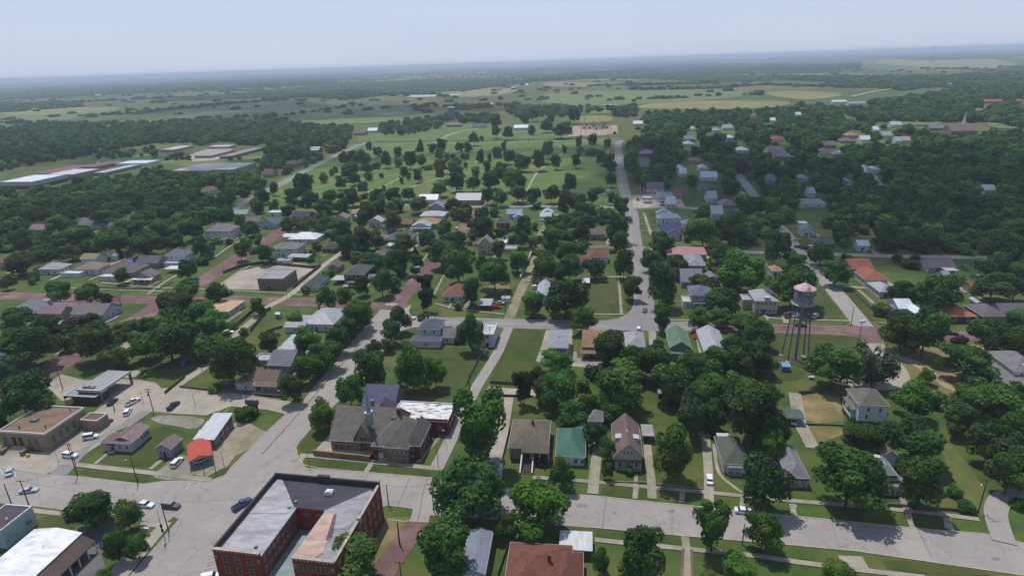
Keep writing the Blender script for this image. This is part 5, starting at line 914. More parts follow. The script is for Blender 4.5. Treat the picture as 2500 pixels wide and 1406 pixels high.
for ln in FAR:
    lb, x0, x1, y0, y1, c, k = ln.split('|'); x0, x1, y0, y1 = map(float, (x0, x1, y0, y1)); c = tuple(int(v) for v in c.split(','))
    dist = P(x0, y1)[1]; h_ = 3.6; eL, eR = (x0, y1), (x1-(x1-x0)*.08, y1-(x1-x0)*.02)
    rf = {'f': 'flat'}.get(k) or ('gx' if k == 'm' else ('hip', 'gx')[len(lb) % 2])
    pp = ppm(x0, y1); dd = (y1-y0)/pp/max(.12, math.sin(math.atan2(H, dist)))*.85
    wlm = W1 if sum(c) > 420 or len(lb) % 3 == 0 else (TANW if len(lb) % 3 == 1 else PKB)
    b = h2(lb, eL, eR, max(7, min(dd, 16)), h_, rf, wlm, c, k, far=True, nf=2 if x1-x0 > 20 else 0, ns=0, lm=lb if len(lb) < 52 else None, group='distant houses and sheds', az=98, name='barn' if 'barn' in lb else ('shed' if 'shed' in lb else 'house'), cat='barn' if 'barn' in lb else ('shed' if 'shed' in lb else 'house'))
# school complex on the left
def sch(label, eL, eR, back, h, wall, rc, lm, kind='f', roof='flat', **k): return h2(label, eL, eR, back, h, roof, wall, rc, kind, group='school buildings', name='school_building', cat='school', lm=lm, nf=0, ns=0, door=False, az=99, **k)
b = sch('large pale gymnasium with white flat roof and red base', (2, 443), (72, 445), (100, 426), 8, wm((176, 176, 178)), (214, 216, 220), 'pale gymnasium'); MB().box(b.pt(-.05, -.05, 0), b.ux*(b.w+.1), b.uy*(b.d+.1), (0, 0, 3.5)).build('brick_base', RBW, b.root)
sch('brown-sided school hall with white flat roof and vents', (118, 425), (172, 427), (184, 412), 6.5, wm((150, 138, 126)), (196, 196, 198), 'brown-sided school hall')
sch('long red-roofed classroom wing behind the gymnasium', (66, 426), (150, 418), (150, 404), 4, wm((160, 146, 134)), (140, 84, 84), 'red-roofed classroom wing', 's')
sch('red-roofed school block beside the sports field', (198, 408), (240, 405), (232, 394), 5, wm((150, 120, 110)), (136, 84, 86), 'red-roofed school block', 's')
sch('low grey classroom wing with dark windows beside the sports field', (212, 425), (270, 418), (300, 402), 4, wm((130, 130, 130)), (178, 178, 180), 'low grey classroom wing')
sch('brilliant white shelter roof on the near side of the sports field', (282, 399), (354, 399), (330, 391), 4, W1, (216, 220, 224), 'white shelter by the sports field', 'm')
sch('wide grey school roof dotted with many vents', (412, 418), (516, 415), (500, 398), 4, wm((150, 140, 132)), (168, 162, 160), 'wide vented school roof')
sch('tan flat-topped gym beside the wide school roof', (520, 414), (570, 413), (560, 398), 6, wm((160, 152, 138)), (178, 176, 172), 'tan flat-topped gym', 'f')
sch('long low school wing behind the playing field', (458, 384), (530, 376), (530, 366), 3.8, wm((150, 136, 128)), (160, 150, 148), 'long low school wing')
sch('brown-roofed school block at the end of the long wing', (532, 382), (566, 380), (560, 362), 4, wm((140, 120, 112)), (150, 138, 136), 'brown school block')
sch('pale red school hall far behind the sports field', (384, 367), (430, 364), (426, 356), 4, TANW, (192, 186, 184), 'pale hall behind the sports field')
sch('narrow white-topped block beside the school car park', (508, 358), (556, 358), (540, 354), 3.6, TANW, (190, 192, 196), 'narrow white-topped block')
# far church with white spire
b = h2('far brick church with white spire beyond the suburb', (2312, 319), (2400, 322), (2370, 303), 5, 'gx', PKB, (122, 104, 100), nf=4, name='far_church', cat='church', lm='far church with white spire', group=None, wings=(((2324, 308), (2356, 309), 14, 5, 'flat', W1, RW, 'f'),))
c = P(2352, 306, 5); MB().box(c-b.ux*1.4-b.uy*1.4, b.ux*2.8, b.uy*2.8, (0, 0, 6)).build('belfry', TRIM, b.root); MB().lathe(c+np.array([0, 0, 6]), [(1.7, 0), (1.0, 4), (.1, 15)], 8).build('spire', TRIM, b.root)
# silo tower
p_ = P(1103, 294); hh_ = rise((1103, 294), (1103, 262)); r_ = 8.5/ppm(1103, 292); SIL = wm((112, 118, 128)); t = thing('concrete_silo', 'tall grey concrete silo with pale rim beyond the park', 'silo', p_); MB().lathe(p_, [(r_, 0), (r_, hh_*.96)], 16).build('barrel', SIL, t); MB().lathe(p_+np.array([0, 0, hh_*.96+.02]), [(r_*1.05, 0), (r_*1.05, hh_*.05)], 16).build('rim', TRIM, t)
HOUSES += [('concrete silo', 1103, 280, 1098, 1109, 262, 294), ('pale pink substation yard', 1445, 320, 1384, 1507, 306, 333)]
# ------------------------------------------------------------------ vehicles
CARG = mat('car_glass', (30, 36, 44), (44, 52, 62), 2.0, .08, spec=.7); TYRE = BLACKM; RIM = mat('wheel_rim', (150, 150, 152), (120, 120, 124), 3, .4, metal=.6); HEADL = mat('headlight_lens', (210, 212, 214), (186, 190, 194), 3, .15, spec=.7); TAILL = mat('tail_light_lens', (150, 30, 30), (120, 24, 24), 3, .3)
CARP = {}
def carpaint(c):
    if c in CARP: return CARP[c]
    m = mat('car_paint_%d' % len(CARP), c, tuple(v*.94 for v in c), .8, .28, spec=.6); CARP[c] = m; return m
CARS = []
def car(rear, front, kind, col, label, roofc=None, group='cars in the town', cat=None, near=True):
    a, b_ = P(*rear), P(*front); c = (a+b_)/2; d = (b_-a); d /= np.linalg.norm(d); n = np.array([d[1], -d[0], 0])   # n: right side
    t = thing({'sedan': 'sedan', 'suv': 'suv', 'pickup': 'pickup_truck', 'van': 'delivery_jeep', 'hatch': 'hatchback'}[kind], label, cat or {'sedan': 'car', 'hatch': 'car', 'suv': 'suv', 'pickup': 'pickup', 'van': 'mail jeep'}[kind], (c[0], c[1], .12), group)
    L = {'sedan': 4.8, 'suv': 4.9, 'pickup': 5.6, 'van': 4.4, 'hatch': 4.4}[kind]; Wd = 1.85 if kind != 'van' else 1.8; z0 = .12
    q = lambda u, v, z: c+d*u+n*v+np.array([0, 0, z0+z])
    pm = carpaint(col)
    def loft(secs, name, m, par=t):          # secs: (u, half width, z low, z high)
        mb = MB(); vs = []
        for u, hw, zl, zh in secs: vs += [q(u, -hw, zl), q(u, hw, zl), q(u, hw, (zl*.35+zh*.65)), q(u, hw*.9, zh), q(u, -hw*.9, zh), q(u, -hw, (zl*.35+zh*.65))]
        k = 6; fs = [(i*k+j, i*k+(j+1) % k, (i+1)*k+(j+1) % k, (i+1)*k+j) for i in range(len(secs)-1) for j in range(k)]
        fs += [tuple(range(k-1, -1, -1)), tuple(range((len(secs)-1)*k, len(secs)*k))]; mb.mesh(vs, fs); return mb.build(name, m, par)
    h = L/2; w2 = Wd/2
    hood = {'sedan': .86, 'hatch': .9, 'suv': 1.05, 'pickup': 1.08, 'van': 1.0}[kind]; top = {'sedan': 1.42, 'hatch': 1.48, 'suv': 1.78, 'pickup': 1.82, 'van': 2.0}[kind]
    bed = {'sedan': .95, 'hatch': .98, 'suv': 1.06, 'pickup': 1.05, 'van': 1.05}[kind]
    loft([(-h, w2*.86, .32, bed*.9), (-h+.25, w2, .25, bed), (-h*.3, w2, .22, bed), (h*.35, w2, .22, hood+.06), (h-.35, w2*.97, .25, hood-.08), (h, w2*.82, .32, hood-.22)], 'body', pm)
    u0, u1, r0, r1 = {'sedan': (-h+.75, h-1.35, -h+1.35, h-2.15), 'hatch': (-h+.12, h-1.25, -h+.7, h-2.1), 'suv': (-h+.08, h-1.35, -h+.35, h-1.95), 'pickup': (-.55, h-1.4, -.35, h-2.05), 'van': (-h+.08, h-1.2, -h+.2, h-1.5)}[kind]
    mb = MB(); w3 = w2*.9; w4 = w2*.76
    mb.prism([q(u0, -w3, bed-.03), q(u1, -w3, hood-.03), q(u1, w3, hood-.03), q(u0, w3, bed-.03)][::-1], [q(r0, -w4, top-.09), q(r1, -w4, top-.09), q(r1, w4, top-.09), q(r0, w4, top-.09)][::-1]); mb.build('windows', CARG, t)
    mb = MB(); mb.prism([q(r0-.06, -w4-.05, top-.088), q(r1+.04, -w4-.05, top-.088), q(r1+.04, w4+.05, top-.088), q(r0-.06, w4+.05, top-.088)][::-1], [q(r0+.05, -w4+.06, top), q(r1-.08, -w4+.06, top), q(r1-.08, w4-.06, top), q(r0+.05, w4-.06, top)][::-1])
    mb.build('roof', pm if roofc is None else carpaint(roofc), t)
    for sv in (-1, 1):
        mb = MB()      # door pillars
        for uu in ((u0+r0)/2, (r0+r1)/2+.1): mb.prism([q(uu-.05, sv*(w3+.012), bed), q(uu+.05, sv*(w3+.012), bed), q(uu+.05, sv*(w3-.05), bed), q(uu-.05, sv*(w3-.05), bed)], [q(uu-.05, sv*(w4+.02), top-.09), q(uu+.05, sv*(w4+.02), top-.09), q(uu+.05, sv*(w4-.05), top-.09), q(uu-.05, sv*(w4-.05), top-.09)])
        for uu in (-h+.85, h-.88):
            r_ = .33 if kind in ('sedan', 'hatch') else .38
            wv = MB().tube(q(uu, sv*(w2-.2), r_-.02), q(uu, sv*(w2+.03), r_-.02), r_, n=12).build('wheel', TYRE, t)
            MB().tube(q(uu, sv*(w2+.005), r_-.02), q(uu, sv*(w2+.04), r_-.02), r_*.6, n=8).build('rim', RIM, wv)
        MB().box(q(h-.14, sv*w2*.62-.17, hood-.42), d*.1, n*.34, (0, 0, .16)).build('headlight', HEADL, t)
        MB().box(q(-h-.03, sv*w2*.66-.12, bed*.62), d*.1, n*.24, (0, 0, .2)).build('tail_light', TAILL, t)
    if kind == 'pickup':
        mb = MB(); mb.box(q(-h+.12, -w2*.8, bed+.005), d*(h-.8), n*w2*1.6, (0, 0, .02)); mb.build('cargo_bed', BLACKM, t)
        mb = MB(); 
        for sv in (-1, 1): mb.box(q(-h+.1, sv*w2*.9-.05, bed-.02), d*(h-.75), n*.1, (0, 0, .18))
        mb.box(q(-h+.02, -w2*.85, bed-.02), d*.1, n*w2*1.7, (0, 0, .18)); mb.build('bed_side', pm, t)
    CARS.append(t)
SIL, WHT, DKG, BLK, NAVY, RED_, MRN = (168, 172, 178), (222, 222, 222), (70, 72, 76), (30, 32, 38), (52, 72, 128), (170, 34, 44), (92, 34, 44)
for a in (((23, 1164), (27, 1147), 'sedan', SIL, 'silver car nosed in at the post office kerb'), ((55, 1203), (89, 1199), 'sedan', SIL, 'silver sedan with black trunk crossing the street at far left'),
  ((341, 1234), (376, 1238), 'hatch', WHT, 'white hatchback at the stop line beside the street lamp'), ((401, 1237), (438, 1241), 'suv', DKG, 'dark SUV with beige roof waiting at the crossing', (150, 140, 130)),
  ((571, 1249), (612, 1222), 'pickup', NAVY, 'blue pickup parked against the red brick block'), ((421, 1146), (446, 1120), 'suv', WHT, 'white SUV with black roof panel beside the lilac shop'),
  ((476, 1133), (507, 1121), 'sedan', SIL, 'pale sedan sheltered under the orange carport'), ((157, 1114), (189, 1117), 'suv', WHT, 'white SUV on the drive before the post office'),
  ((208, 1073), (238, 1068), 'van', WHT, 'boxy white mail jeep beside the post office'), ((218, 1046), (234, 1037), 'sedan', (64, 98, 150), 'bright blue car at the post office annexe door'),
  ((253, 1040), (267, 1031), 'sedan', MRN, 'maroon car at the corner of the post office annexe'), ((307, 1019), (319, 999), 'suv', WHT, 'white minivan in the bank car park'),
  ((311, 993), (339, 977), 'pickup', WHT, 'white pickup in the bank car park beside the white minivan'), ((264, 994), (287, 975), 'sedan', (26, 38, 52), 'black sedan with turquoise windscreen in the bank car park'),
  ((411, 1005), (437, 984), 'pickup', (34, 50, 72), 'dark blue pickup alone in the bank car park'), ((251, 957), (263, 946), 'suv', (60, 66, 76), 'grey car under the bank canopy'),
  ((1733, 1188), (1731, 1160), 'sedan', WHT, 'white sedan on the long driveway beside the curved path'), ((1795, 1249), (1838, 1254), 'sedan', WHT, 'white sedan with black rear parked on the front street'),
  ((1938, 1040), (1936, 1022), 'sedan', WHT, 'white car sticking out from the small green carport'), ((1334, 879), (1357, 884), 'sedan', (176, 170, 164), 'beige sedan before the white double garage'),
  ((1572, 767), (1577, 753), 'sedan', (92, 84, 80), 'brown car rounding the highway bend'), ((1559, 815), (1559, 799), 'suv', WHT, 'white SUV nosed toward the street by the hipped cottage'),
  ((1699, 834), (1700, 814), 'sedan', RED_, 'red car in the driveway right of the green house'), ((1206, 744), (1231, 743), 'pickup', SIL, 'silver pickup beside the white box shed'),
  ((1199, 755), (1223, 753), 'suv', RED_, 'red SUV in front of the silver pickup'), ((1000, 784), (1009, 780), 'sedan', WHT, 'white car emerging at the bend by the purple bush'),
  ((1942, 797), (1968, 798), 'sedan', (24, 28, 44), 'black sedan on the brick street behind the water tower'), ((1923, 781), (1912, 767), 'pickup', (112, 70, 66), 'rusty brown pickup in the drive by the cream house'),
  ((1936, 778), (1951, 768), 'sedan', WHT, 'white sedan seen between the water tower legs'), ((1966, 778), (1974, 769), 'sedan', DKG, 'dark car between two white cars behind the tower'),
  ((1983, 779), (1998, 769), 'suv', WHT, 'white SUV rightmost of the cars behind the tower'), ((2307, 816), (2337, 818), 'sedan', (22, 32, 62), 'dark blue sedan on the brick street at right'),
  ((1111, 567), (1121, 557), 'van', WHT, 'white van on the brick street between lawns'), ((772, 607), (783, 603), 'sedan', WHT, 'white car beside the low red brick cottage'),
  ((591, 594), (591, 585), 'sedan', WHT, 'white car in the drive below the large veranda house'), ((600, 583), (610, 578), 'sedan', SIL, 'silver car parked above the small white car'),
  ((1554, 485), (1561, 494), 'pickup', MRN, 'maroon pickup on the gas station forecourt'), ((1611, 502), (1626, 504), 'sedan', BLK, 'nearest black car by the leaning metal roof'), ((1612, 496), (1626, 497), 'sedan', BLK, 'farther black car by the leaning metal roof'),
  ((1486, 503), (1499, 503), 'suv', SIL, 'pale car on the cross street west of the highway'), ((1804, 474), (1819, 474), 'suv', WHT, 'white vehicle on the upper lawn of the corner lane'), ((1811, 491), (1825, 491), 'sedan', SIL, 'silver car on the corner lane lawn'),
  ((1832, 513), (1844, 511), 'sedan', SIL, 'grey car at the mouth of the corner lane'), ((1301, 706), (1315, 702), 'suv', WHT, 'white car left of the small gabled house'), ((1318, 540), (1334, 540), 'sedan', WHT, 'white car before the grey metal garage'),
  ((1937, 588), (1952, 587), 'sedan', (196, 190, 60), 'yellow car at the dead-end street'), ((1945, 605), (1957, 606), 'pickup', BLK, 'black pickup left of a pair at the dead-end street'), ((1957, 608), (1970, 607), 'pickup', (40, 36, 40), 'dark pickup beside the white boat at the dead end'), ((1974, 608), (1986, 606), 'van', WHT, 'white van at the dead-end street'),  # the white boat is built with the van body as a stand-in
  ((2281, 665), (2303, 665), 'sedan', BLK, 'black car before the long ranch house'), ((2348, 652), (2361, 662), 'pickup', (44, 62, 56), 'dark green pickup beside the ranch house'), ((2377, 677), (2394, 681), 'pickup', (92, 112, 150), 'blue pickup on the grass by the red-roofed outbuilding'), ((2405, 680), (2420, 678), 'van', WHT, 'white camper on the grass by the red-roofed outbuilding'),
  ((552, 813), (566, 813), 'sedan', WHT, 'white car half hidden on the long alley'), ((505, 1416), (529, 1411), 'suv', WHT, 'white roof of a car at the bottom edge by the brick block')):
    car(*a)
# ------------------------------------------------------------------ poles, wires
POLEW = mat('pole_wood', (84, 68, 54), (64, 52, 42), 2.0, .9, stretch=(1, 1, .3)); INS = mat('insulator', (170, 172, 172), (140, 142, 142), 3, .4); WIREM = mat('wire', (40, 40, 42), (52, 52, 54), 3, .6)
POLES = {}
def pole(base, top, label, arm=0, lamp=0, trans=0, name='utility_pole', cat='pole', key=None, m=None, r=.16, azm=98., group='utility poles'):
    h = min(rise(base, top), 22.); p = P(*base); t = thing(name, label, cat, p, group); ax = np.array([math.sin(math.radians(azm)), math.cos(math.radians(azm)), 0]); bx = np.array([-ax[1], ax[0], 0]); up = np.array([0, 0, 1.])
    MB().tube(p, p+up*h, r, r*.65, 8).build('post', m or POLEW, t)
    for k in range(arm):
        z = h-.35-k*.9; ca = MB().box(p-ax*1.25+up*z-bx*.06, ax*2.5, bx*.12, up*.14).build('crossarm', m or POLEW, t)
        for s in (-1.1, -.4, .4, 1.1): MB().tube(p+ax*s+up*(z+.14), p+ax*s+up*(z+.36), .05, .03, 5).build('insulator', INS, ca)
    if trans: MB().lathe(p+bx*-.4+up*(h-2.6), [(.24, 0), (.28, .1), (.28, .9), (.15, 1.0)], 8).build('transformer', STEEL, t)
    if lamp:
        e = p-bx*1.8*lamp+up*(h*.72 if arm else h-.1)+up*.3; MB().tube(p+up*(h*.7 if arm else h-.3), e, .04, n=5).build('lamp_arm', STEEL, t); MB().lathe(e-up*.2, [(.1, 0), (.26, .03), (.22, .14), (.08, .25)], 8).build('lamp_head', TRIM, t)
    POLES[key or label] = p+up*h; return t
pole((2387.5, 1252), (2412, 1170), 'tall utility pole with crossarm and lamp at the lower right junction', 1, -.8, key='a')
pole((1059.5, 1249), (1049.4, 1180), 'utility pole with crossarm at the brick street mouth', 1, key='b'); pole((976, 1329), (967, 1275), 'thick bare pole on the dry verge beside the brick block', key='c', r=.22)
pole((949, 1233), (941, 1183), 'pole hugging the far right corner of the red brick block', key='d'); pole((980, 1412), (972, 1371), 'crossarm pole at the bottom of the brick street', 1, key='e')
pole((71, 1233), (50, 1172), 'crossarm pole behind the pale blue building, right of two', 1, key='f'); pole((29, 1232), (10, 1180), 'bare pole behind the pale blue building, left of two', key='g')
pole((190, 1162), (168, 1083), 'leaning twin pole with crossarm before the post office drive', 1, key='h'); pole((186, 1136), (171, 1078), 'taller thin pole just behind the crossarm pole at the drive', key='h2', r=.1)
pole((144, 1131), (126, 1099), 'thin metal flagpole with white knob by the post office lawn', name='flagpole', cat='flagpole', m=STEEL, r=.06, group=None)
pole((337, 1181), (317, 1114), 'street lamp pole on the grass strip before the white office', lamp=1, name='street_lamp', cat='street lamp', group='street lamps'); pole((413, 1300), (392, 1227), 'street lamp pole at the corner of the two main streets', lamp=.8, name='street_lamp', cat='street lamp', key='i', group='street lamps')
pole((404, 1321), (385, 1246), 'traffic signal post leaning beside the corner street lamp', name='traffic_signal', cat='traffic signal', m=STEEL, r=.09, group=None)
q_ = P(404, 1321)
for k, zz in enumerate((3.0, 4.4)):
    t = bpy.data.objects[[o.name for o in scn.objects if o.name.startswith('traffic_signal')][0]]; MB().box(q_+np.array([-.2, -.2, zz]), (.4, 0, 0), (0, .35, 0), (0, 0, 1.0)).build('signal_head', BLACKM, t)
pole((375, 1006), (362, 949), 'tall double-crossarm pole between bank car park and gravel', 2, trans=1, key='j'); pole((477, 993), (472, 961), 'car park lamp on a grass island right of the dark blue pickup', lamp=.5, name='street_lamp', cat='street lamp', m=STEEL, r=.09, group='street lamps')
pole((350, 984), (342, 954), 'short car park lamp beside the white pickup', lamp=.4, name='street_lamp', cat='street lamp', m=STEEL, r=.09, group='street lamps'); pole((280, 1003), (270, 964), 'leaning brown pole in front of the black sedan', key='k')
pole((154, 950), (134, 895), 'bare leaning pole beside the bank canopy', key='l'); pole((547, 1137), (538, 1101), 'thin pole on the bare yard behind the orange carport', r=.09); pole((528, 1155), (520, 1120), 'rusty post at the right front of the orange carport', r=.12, m=mat('rusty_steel', (110, 58, 44), (90, 50, 40))); pole((500, 1160), (497, 1138), 'short rusty post before the orange carport', r=.1, m=MATS['rusty_steel'])
pole((756, 1145), (746, 1107), 'thin pole at the left corner of the church pavement', r=.1); pole((1070, 1139), (1063, 1091), 'thin pole right of the church on the grass strip', r=.1); pole((1087, 1083), (1082, 1046), 'street lamp beside the church hall alley', lamp=.6, name='street_lamp', cat='street lamp', m=STEEL, r=.08, group='street lamps')
pole((1812, 1328), (1817, 1278), 'bare wooden pole on the near verge among small trees', key='m'); pole((1623, 966), (1627, 914), 'crossarm pole behind the deep yard trees', 1, key='n'); pole((1424, 948), (1427, 911), 'thin pole in the yard behind the green-roofed cottage', key='o', r=.1)
pole((1148, 961), (1150, 912), 'pole on the church lot fence beside the alley', key='p'); pole((1197, 839), (1195, 797), 'pole against the narrow white two-storey building', key='q'); pole((701, 727), (693, 686), 'pole at the near corner of the brick apartment block', 1, key='r')
pole((782, 650), (777, 618), 'pole beside the brown gabled garage', 1, key='s'); pole((493, 898), (486, 852), 'transformer pole on the long alley', 1, trans=1, key='t'); pole((1496, 769), (1496, 735), 'thin lamp pole on the green corner lot', lamp=.5, name='street_lamp', cat='street lamp', m=STEEL, r=.07, group='street lamps')
pole((1234, 762), (1230, 719), 'pole at the mouth of the dirt alley', key='u'); pole((1574, 597), (1575, 570), 'pole at the corner below the navy-roofed house', r=.12); pole((2078, 792), (2084, 750), 'wooden pole at the brick crossing corner', key='v'); pole((2011, 724), (2016, 692), 'wooden pole halfway up the diagonal street', key='w')
pole((2266, 670), (2267, 647), 'pole left of the long ranch house', r=.12); pole((2298, 630), (2302, 599), 'tall pole behind the long ranch house', r=.12); pole((2371, 650), (2377, 626), 'left pole of a pair on the ranch field', 1, r=.12); pole((2379, 658), (2385, 628), 'right pole of a pair on the ranch field', r=.12)
pole((1555, 516), (1555, 493), 'thin pole at the gas station corner', r=.1); pole((2249, 936), (2251, 910), 'pole by the small bright tree on the dry field', key='x'); pole((2160, 870), (2165, 838), 'pole behind the spiky grey-green tree', key='y'); pole((613, 775), (609, 750), 'short pole along the fence of the long alley', key='z', r=.12)
# wide floodlight pole by the tower
t = pole((2093, 853), (2105, 787), 'tall steel floodlight pole with a white lamp box by the water tower', name='floodlight_pole', cat='floodlight', m=STEEL, r=.16, group=None); e = POLES['tall steel floodlight pole with a white lamp box by the water tower']; MB().box(e+np.array([-1.2, -.3, -.1]), (2.4, 0, 0), (0, .7, 0), (0, 0, .9)).build('lamp_housing', TRIM, t)
def wire(a, b_, label, sag=.6, r=.022, off=(0, 0, -.2), group='overhead wires'):
    a = a+np.array(off); b_ = b_+np.array(off); pts = [a*(1-k/10)+b_*(k/10)-np.array([0, 0, sag*4*(k/10)*(1-k/10)]) for k in range(11)]; mb = MB()
    for i in range(10): mb.tube(pts[i], pts[i+1], r, n=4, cap=False)
    prop(mb.build('overhead_wire', WIREM), label, 'wire', group)
K = POLES
for a_, b_, lb in (('a', 'x', 'wire running up the grass strip from the lower right pole'), ('f', 'i', 'wire slung across the street to the corner street lamp'), ('i', 'd', 'long wire from the corner street lamp over the red brick block'), ('b', 'd', 'wire over the side street behind the brick block'), ('b', 'e', 'wire along the brick street'), ('n', 'o', 'wire over the deep back yards'), ('j', 't', 'wire from the double-crossarm pole up the long alley'), ('t', 'z', 'wire along the upper part of the long alley'), ('p', 'q', 'wire beside the mown church lot'), ('v', 'w', 'wire along the diagonal street'), ('g', 'f', 'short wire between the two poles behind the pale blue building')):
    wire(K[a_], K[b_], lb, sag=1.0 if np.linalg.norm(K[a_]-K[b_]) > 60 else .5)
wire(K['a']+np.array([1.1, 0, 0]), K['x']+np.array([1.1, 0, 0]), 'second wire running up the grass strip from the lower right pole', 1.0)
# ------------------------------------------------------------------ water tower
tb = P(1941, 878); h_ap = rise((1941, 878), (1969, 688)); zc_ = h_ap-2.6; R_ = 22.5/(F/((tb+np.array([0, 0, zc_])-np.array([0, 0, H])) @ _f)); zb_ = rise((1941, 878), (1965, 738))
TANK = mat('weathered_tank_paint', (124, 128, 136), (88, 92, 104), .55, .7, (146, 138, 136), .5, grain=.12); CONE = mat('faded_red_roof_paint', (168, 130, 130), (192, 182, 180), .9, .7, (140, 92, 96), .35); LEG = mat('tower_leg_steel', (92, 98, 98), (120, 60, 56), .12, .7, lo=.5, hi=.6)
t = thing('water_tower', 'old water tower with faded red conical roof on tall legs', 'water tower', tb); up = np.array([0, 0, 1.])
tank = MB().lathe(tb+up*zb_, [(R_, 0), (R_, zc_-zb_)], 28).build('tank', TANK, t, smooth=False)
MB().lathe(tb+up*(zb_-R_*.62), [(.5, 0), (R_*.55, R_*.1), (R_*.85, R_*.34), (R_*.99, R_*.615)], 28).build('tank_bottom', TANK, t, smooth=True)
MB().lathe(tb+up*(zc_+.01), [(R_*1.16, 0), (R_*1.14, .12), (.25, h_ap-zc_-.3), (.12, h_ap-zc_), (.3, h_ap-zc_+.25), (.05, h_ap-zc_+.5)], 28).build('conical_roof', CONE, t)
m = MB(); a0 = [math.radians(v) for v in range(150, 331, 12)]
for i in range(len(a0)-1):
    p0 = [tb+np.array([math.cos(a)*r_, math.sin(a)*r_, zb_-.3]) for a in (a0[i], a0[i+1]) for r_ in (R_+.02, R_+.9)]; m.prism([p0[0], p0[1], p0[3], p0[2]], [x+up*.12 for x in (p0[0], p0[1], p0[3], p0[2])]); m.tube(p0[1]+up*1.0, p0[3]+up*1.0, .05, n=4); m.tube(p0[1], p0[1]+up*1.0, .04, n=4)
m.build('balcony', mat('pale_balcony', (176, 178, 176), (130, 130, 128), 1.0), t)
LET = mat('faded_black_lettering', (48, 52, 64), (70, 74, 86), 1.2, .8)      # worn, unreadable blotches of old lettering
m = MB(); random.seed(3)
for row, (zz, n_) in enumerate(((.62, 6), (.84, 3))):
    for k in range(n_):
        a = math.radians(212+k*(17 if row == 0 else 30)); z = zb_+(zc_-zb_)*zz+random.uniform(-.15, .15)
        for (du, dz, w_, h_) in ((0, 0, .09, .75), (.10, .3, .07, .28), (.12, -.25, .06, .3), (.17, .05, .035, .5)):
            if random.random() < .25: continue
            aa = [a+du, a+du+w_]; m.face([tb+np.array([math.cos(x)*(R_+.03), math.sin(x)*(R_+.03), z+y]) for x, y in ((aa[0], dz-h_/2), (aa[1], dz-h_/2), (aa[1], dz+h_/2), (aa[0], dz+h_/2))])
m.build('worn_lettering', LET, t)
feet = [P(1908, 868), P(1923, 884), P(1961, 870), P(1972, 890)]; feet = [f for f in feet]
for f in feet:
    dirv = f-tb; dirv[2] = 0; dn = dirv/np.linalg.norm(dirv); topp = tb+dn*R_*.92+up*(zb_+.2)
    lg = MB().tube(f, topp, .24, .22, 6).build('leg', LEG, t); MB().lathe(f, [(.9, 0), (.8, .35), (.5, .45)], 8).build('footing', KERB, lg)
rs_ = MB().tube(tb, tb+up*(zb_-R_*.6), .5, .5, 10).build('riser_pipe', mat('riser_steel', (120, 126, 132), (100, 106, 112), .6), t)
for zf in (.36, .7):
    ring = [f*(1-zf)+(tb+(f-tb)/np.linalg.norm(f-tb)*R_*.92+up*zb_)*zf for f in (feet[0], feet[2], feet[3], feet[1])]
    for i in range(4): MB().tube(ring[i], ring[(i+1) % 4], .09, n=5).build('strut', LEG, t)
    for i in range(4): MB().tube(ring[i], tb+up*ring[i][2], .03, n=4).build('tie_rod', LEG, t)
HOUSES.append(('old water tower', 1950, 800, 1908, 1990, 688, 890))
q_ = P(1957, 882); t = thing('control_cage', 'small grey fenced pump cage at the feet of the water tower', 'cage', q_)
for a, b_ in ((0, 0), (2.4, 0), (2.4, 2), (0, 2)): MB().tube(q_+np.array([a, b_, 0]), q_+np.array([a, b_, 2]), .05, n=5).build('post', STEEL, t)
MB().box(q_+np.array([.5, .4, 0]), (1.4, 0, 0), (0, 1.1, 0), (0, 0, 1.3)).build('cabinet', STEEL, t)
# ------------------------------------------------------------------ signs and yard things
q_ = P(619, 1006); ux, uy = np.array([.99, -.14, 0]), np.array([.14, .99, 0]); t = thing('bank_sign', 'two-panel grey sign board on brown posts beside the round bush', 'sign', q_)
for s in (-1.6, 1.6): MB().box(q_+ux*s-ux*.25, ux*.5, uy*.4, (0, 0, 4.0)).build('sign_post', wm((70, 50, 44)), t)
MB().box(q_-ux*2.4-uy*.25+up*3.2, ux*4.8, uy*.8, up*1.7).build('sign_box', wm((112, 108, 108)), t); MB().box(q_-ux*1.3-uy*.1+up*1.6, ux*2.6, uy*.5, up*1.3).build('message_board', mat('sign_face', (96, 112, 120), (60, 70, 84), 1), t)
q_ = P(357, 1304); t = thing('church_style_yard_sign', 'small white-framed sign with blue panel under the corner trees', 'sign', q_); t.name = 'yard_sign'
for s in (-1, 1): MB().box(q_+ux*s*1.0-ux*.06, ux*.12, uy*.12, up*2.0).build('sign_post', TRIM, t)
MB().box(q_-ux*.95+up*.7, ux*1.9, uy*.1, up*1.1).build('sign_panel', mat('blue_sign_panel', (92, 120, 156), (190, 196, 204), 2.5, .6, lo=.48, hi=.55), t); MB().box(q_-ux*1.2-uy*.2+up*2.0, ux*2.4, uy*.5, up*.15).build('sign_cap', TRIM, t)
q_ = P(1567, 474); t = thing('gas_price_sign', 'tall white-framed sign with red panels at the gas station', 'sign', q_); h_ = rise((1567, 474), (1567, 456))
for s in (-1.7, 1.4): MB().box(q_+ux*s, ux*.4, uy*.4, up*h_).build('sign_post', TRIM, t)
MB().box(q_-ux*1.4+uy*.1+up*(h_*.35), ux*2.8, uy*.3, up*(h_*.6)).build('sign_panel', mat('red_sign_panel', (140, 60, 84), (104, 56, 84), 1.0), t)
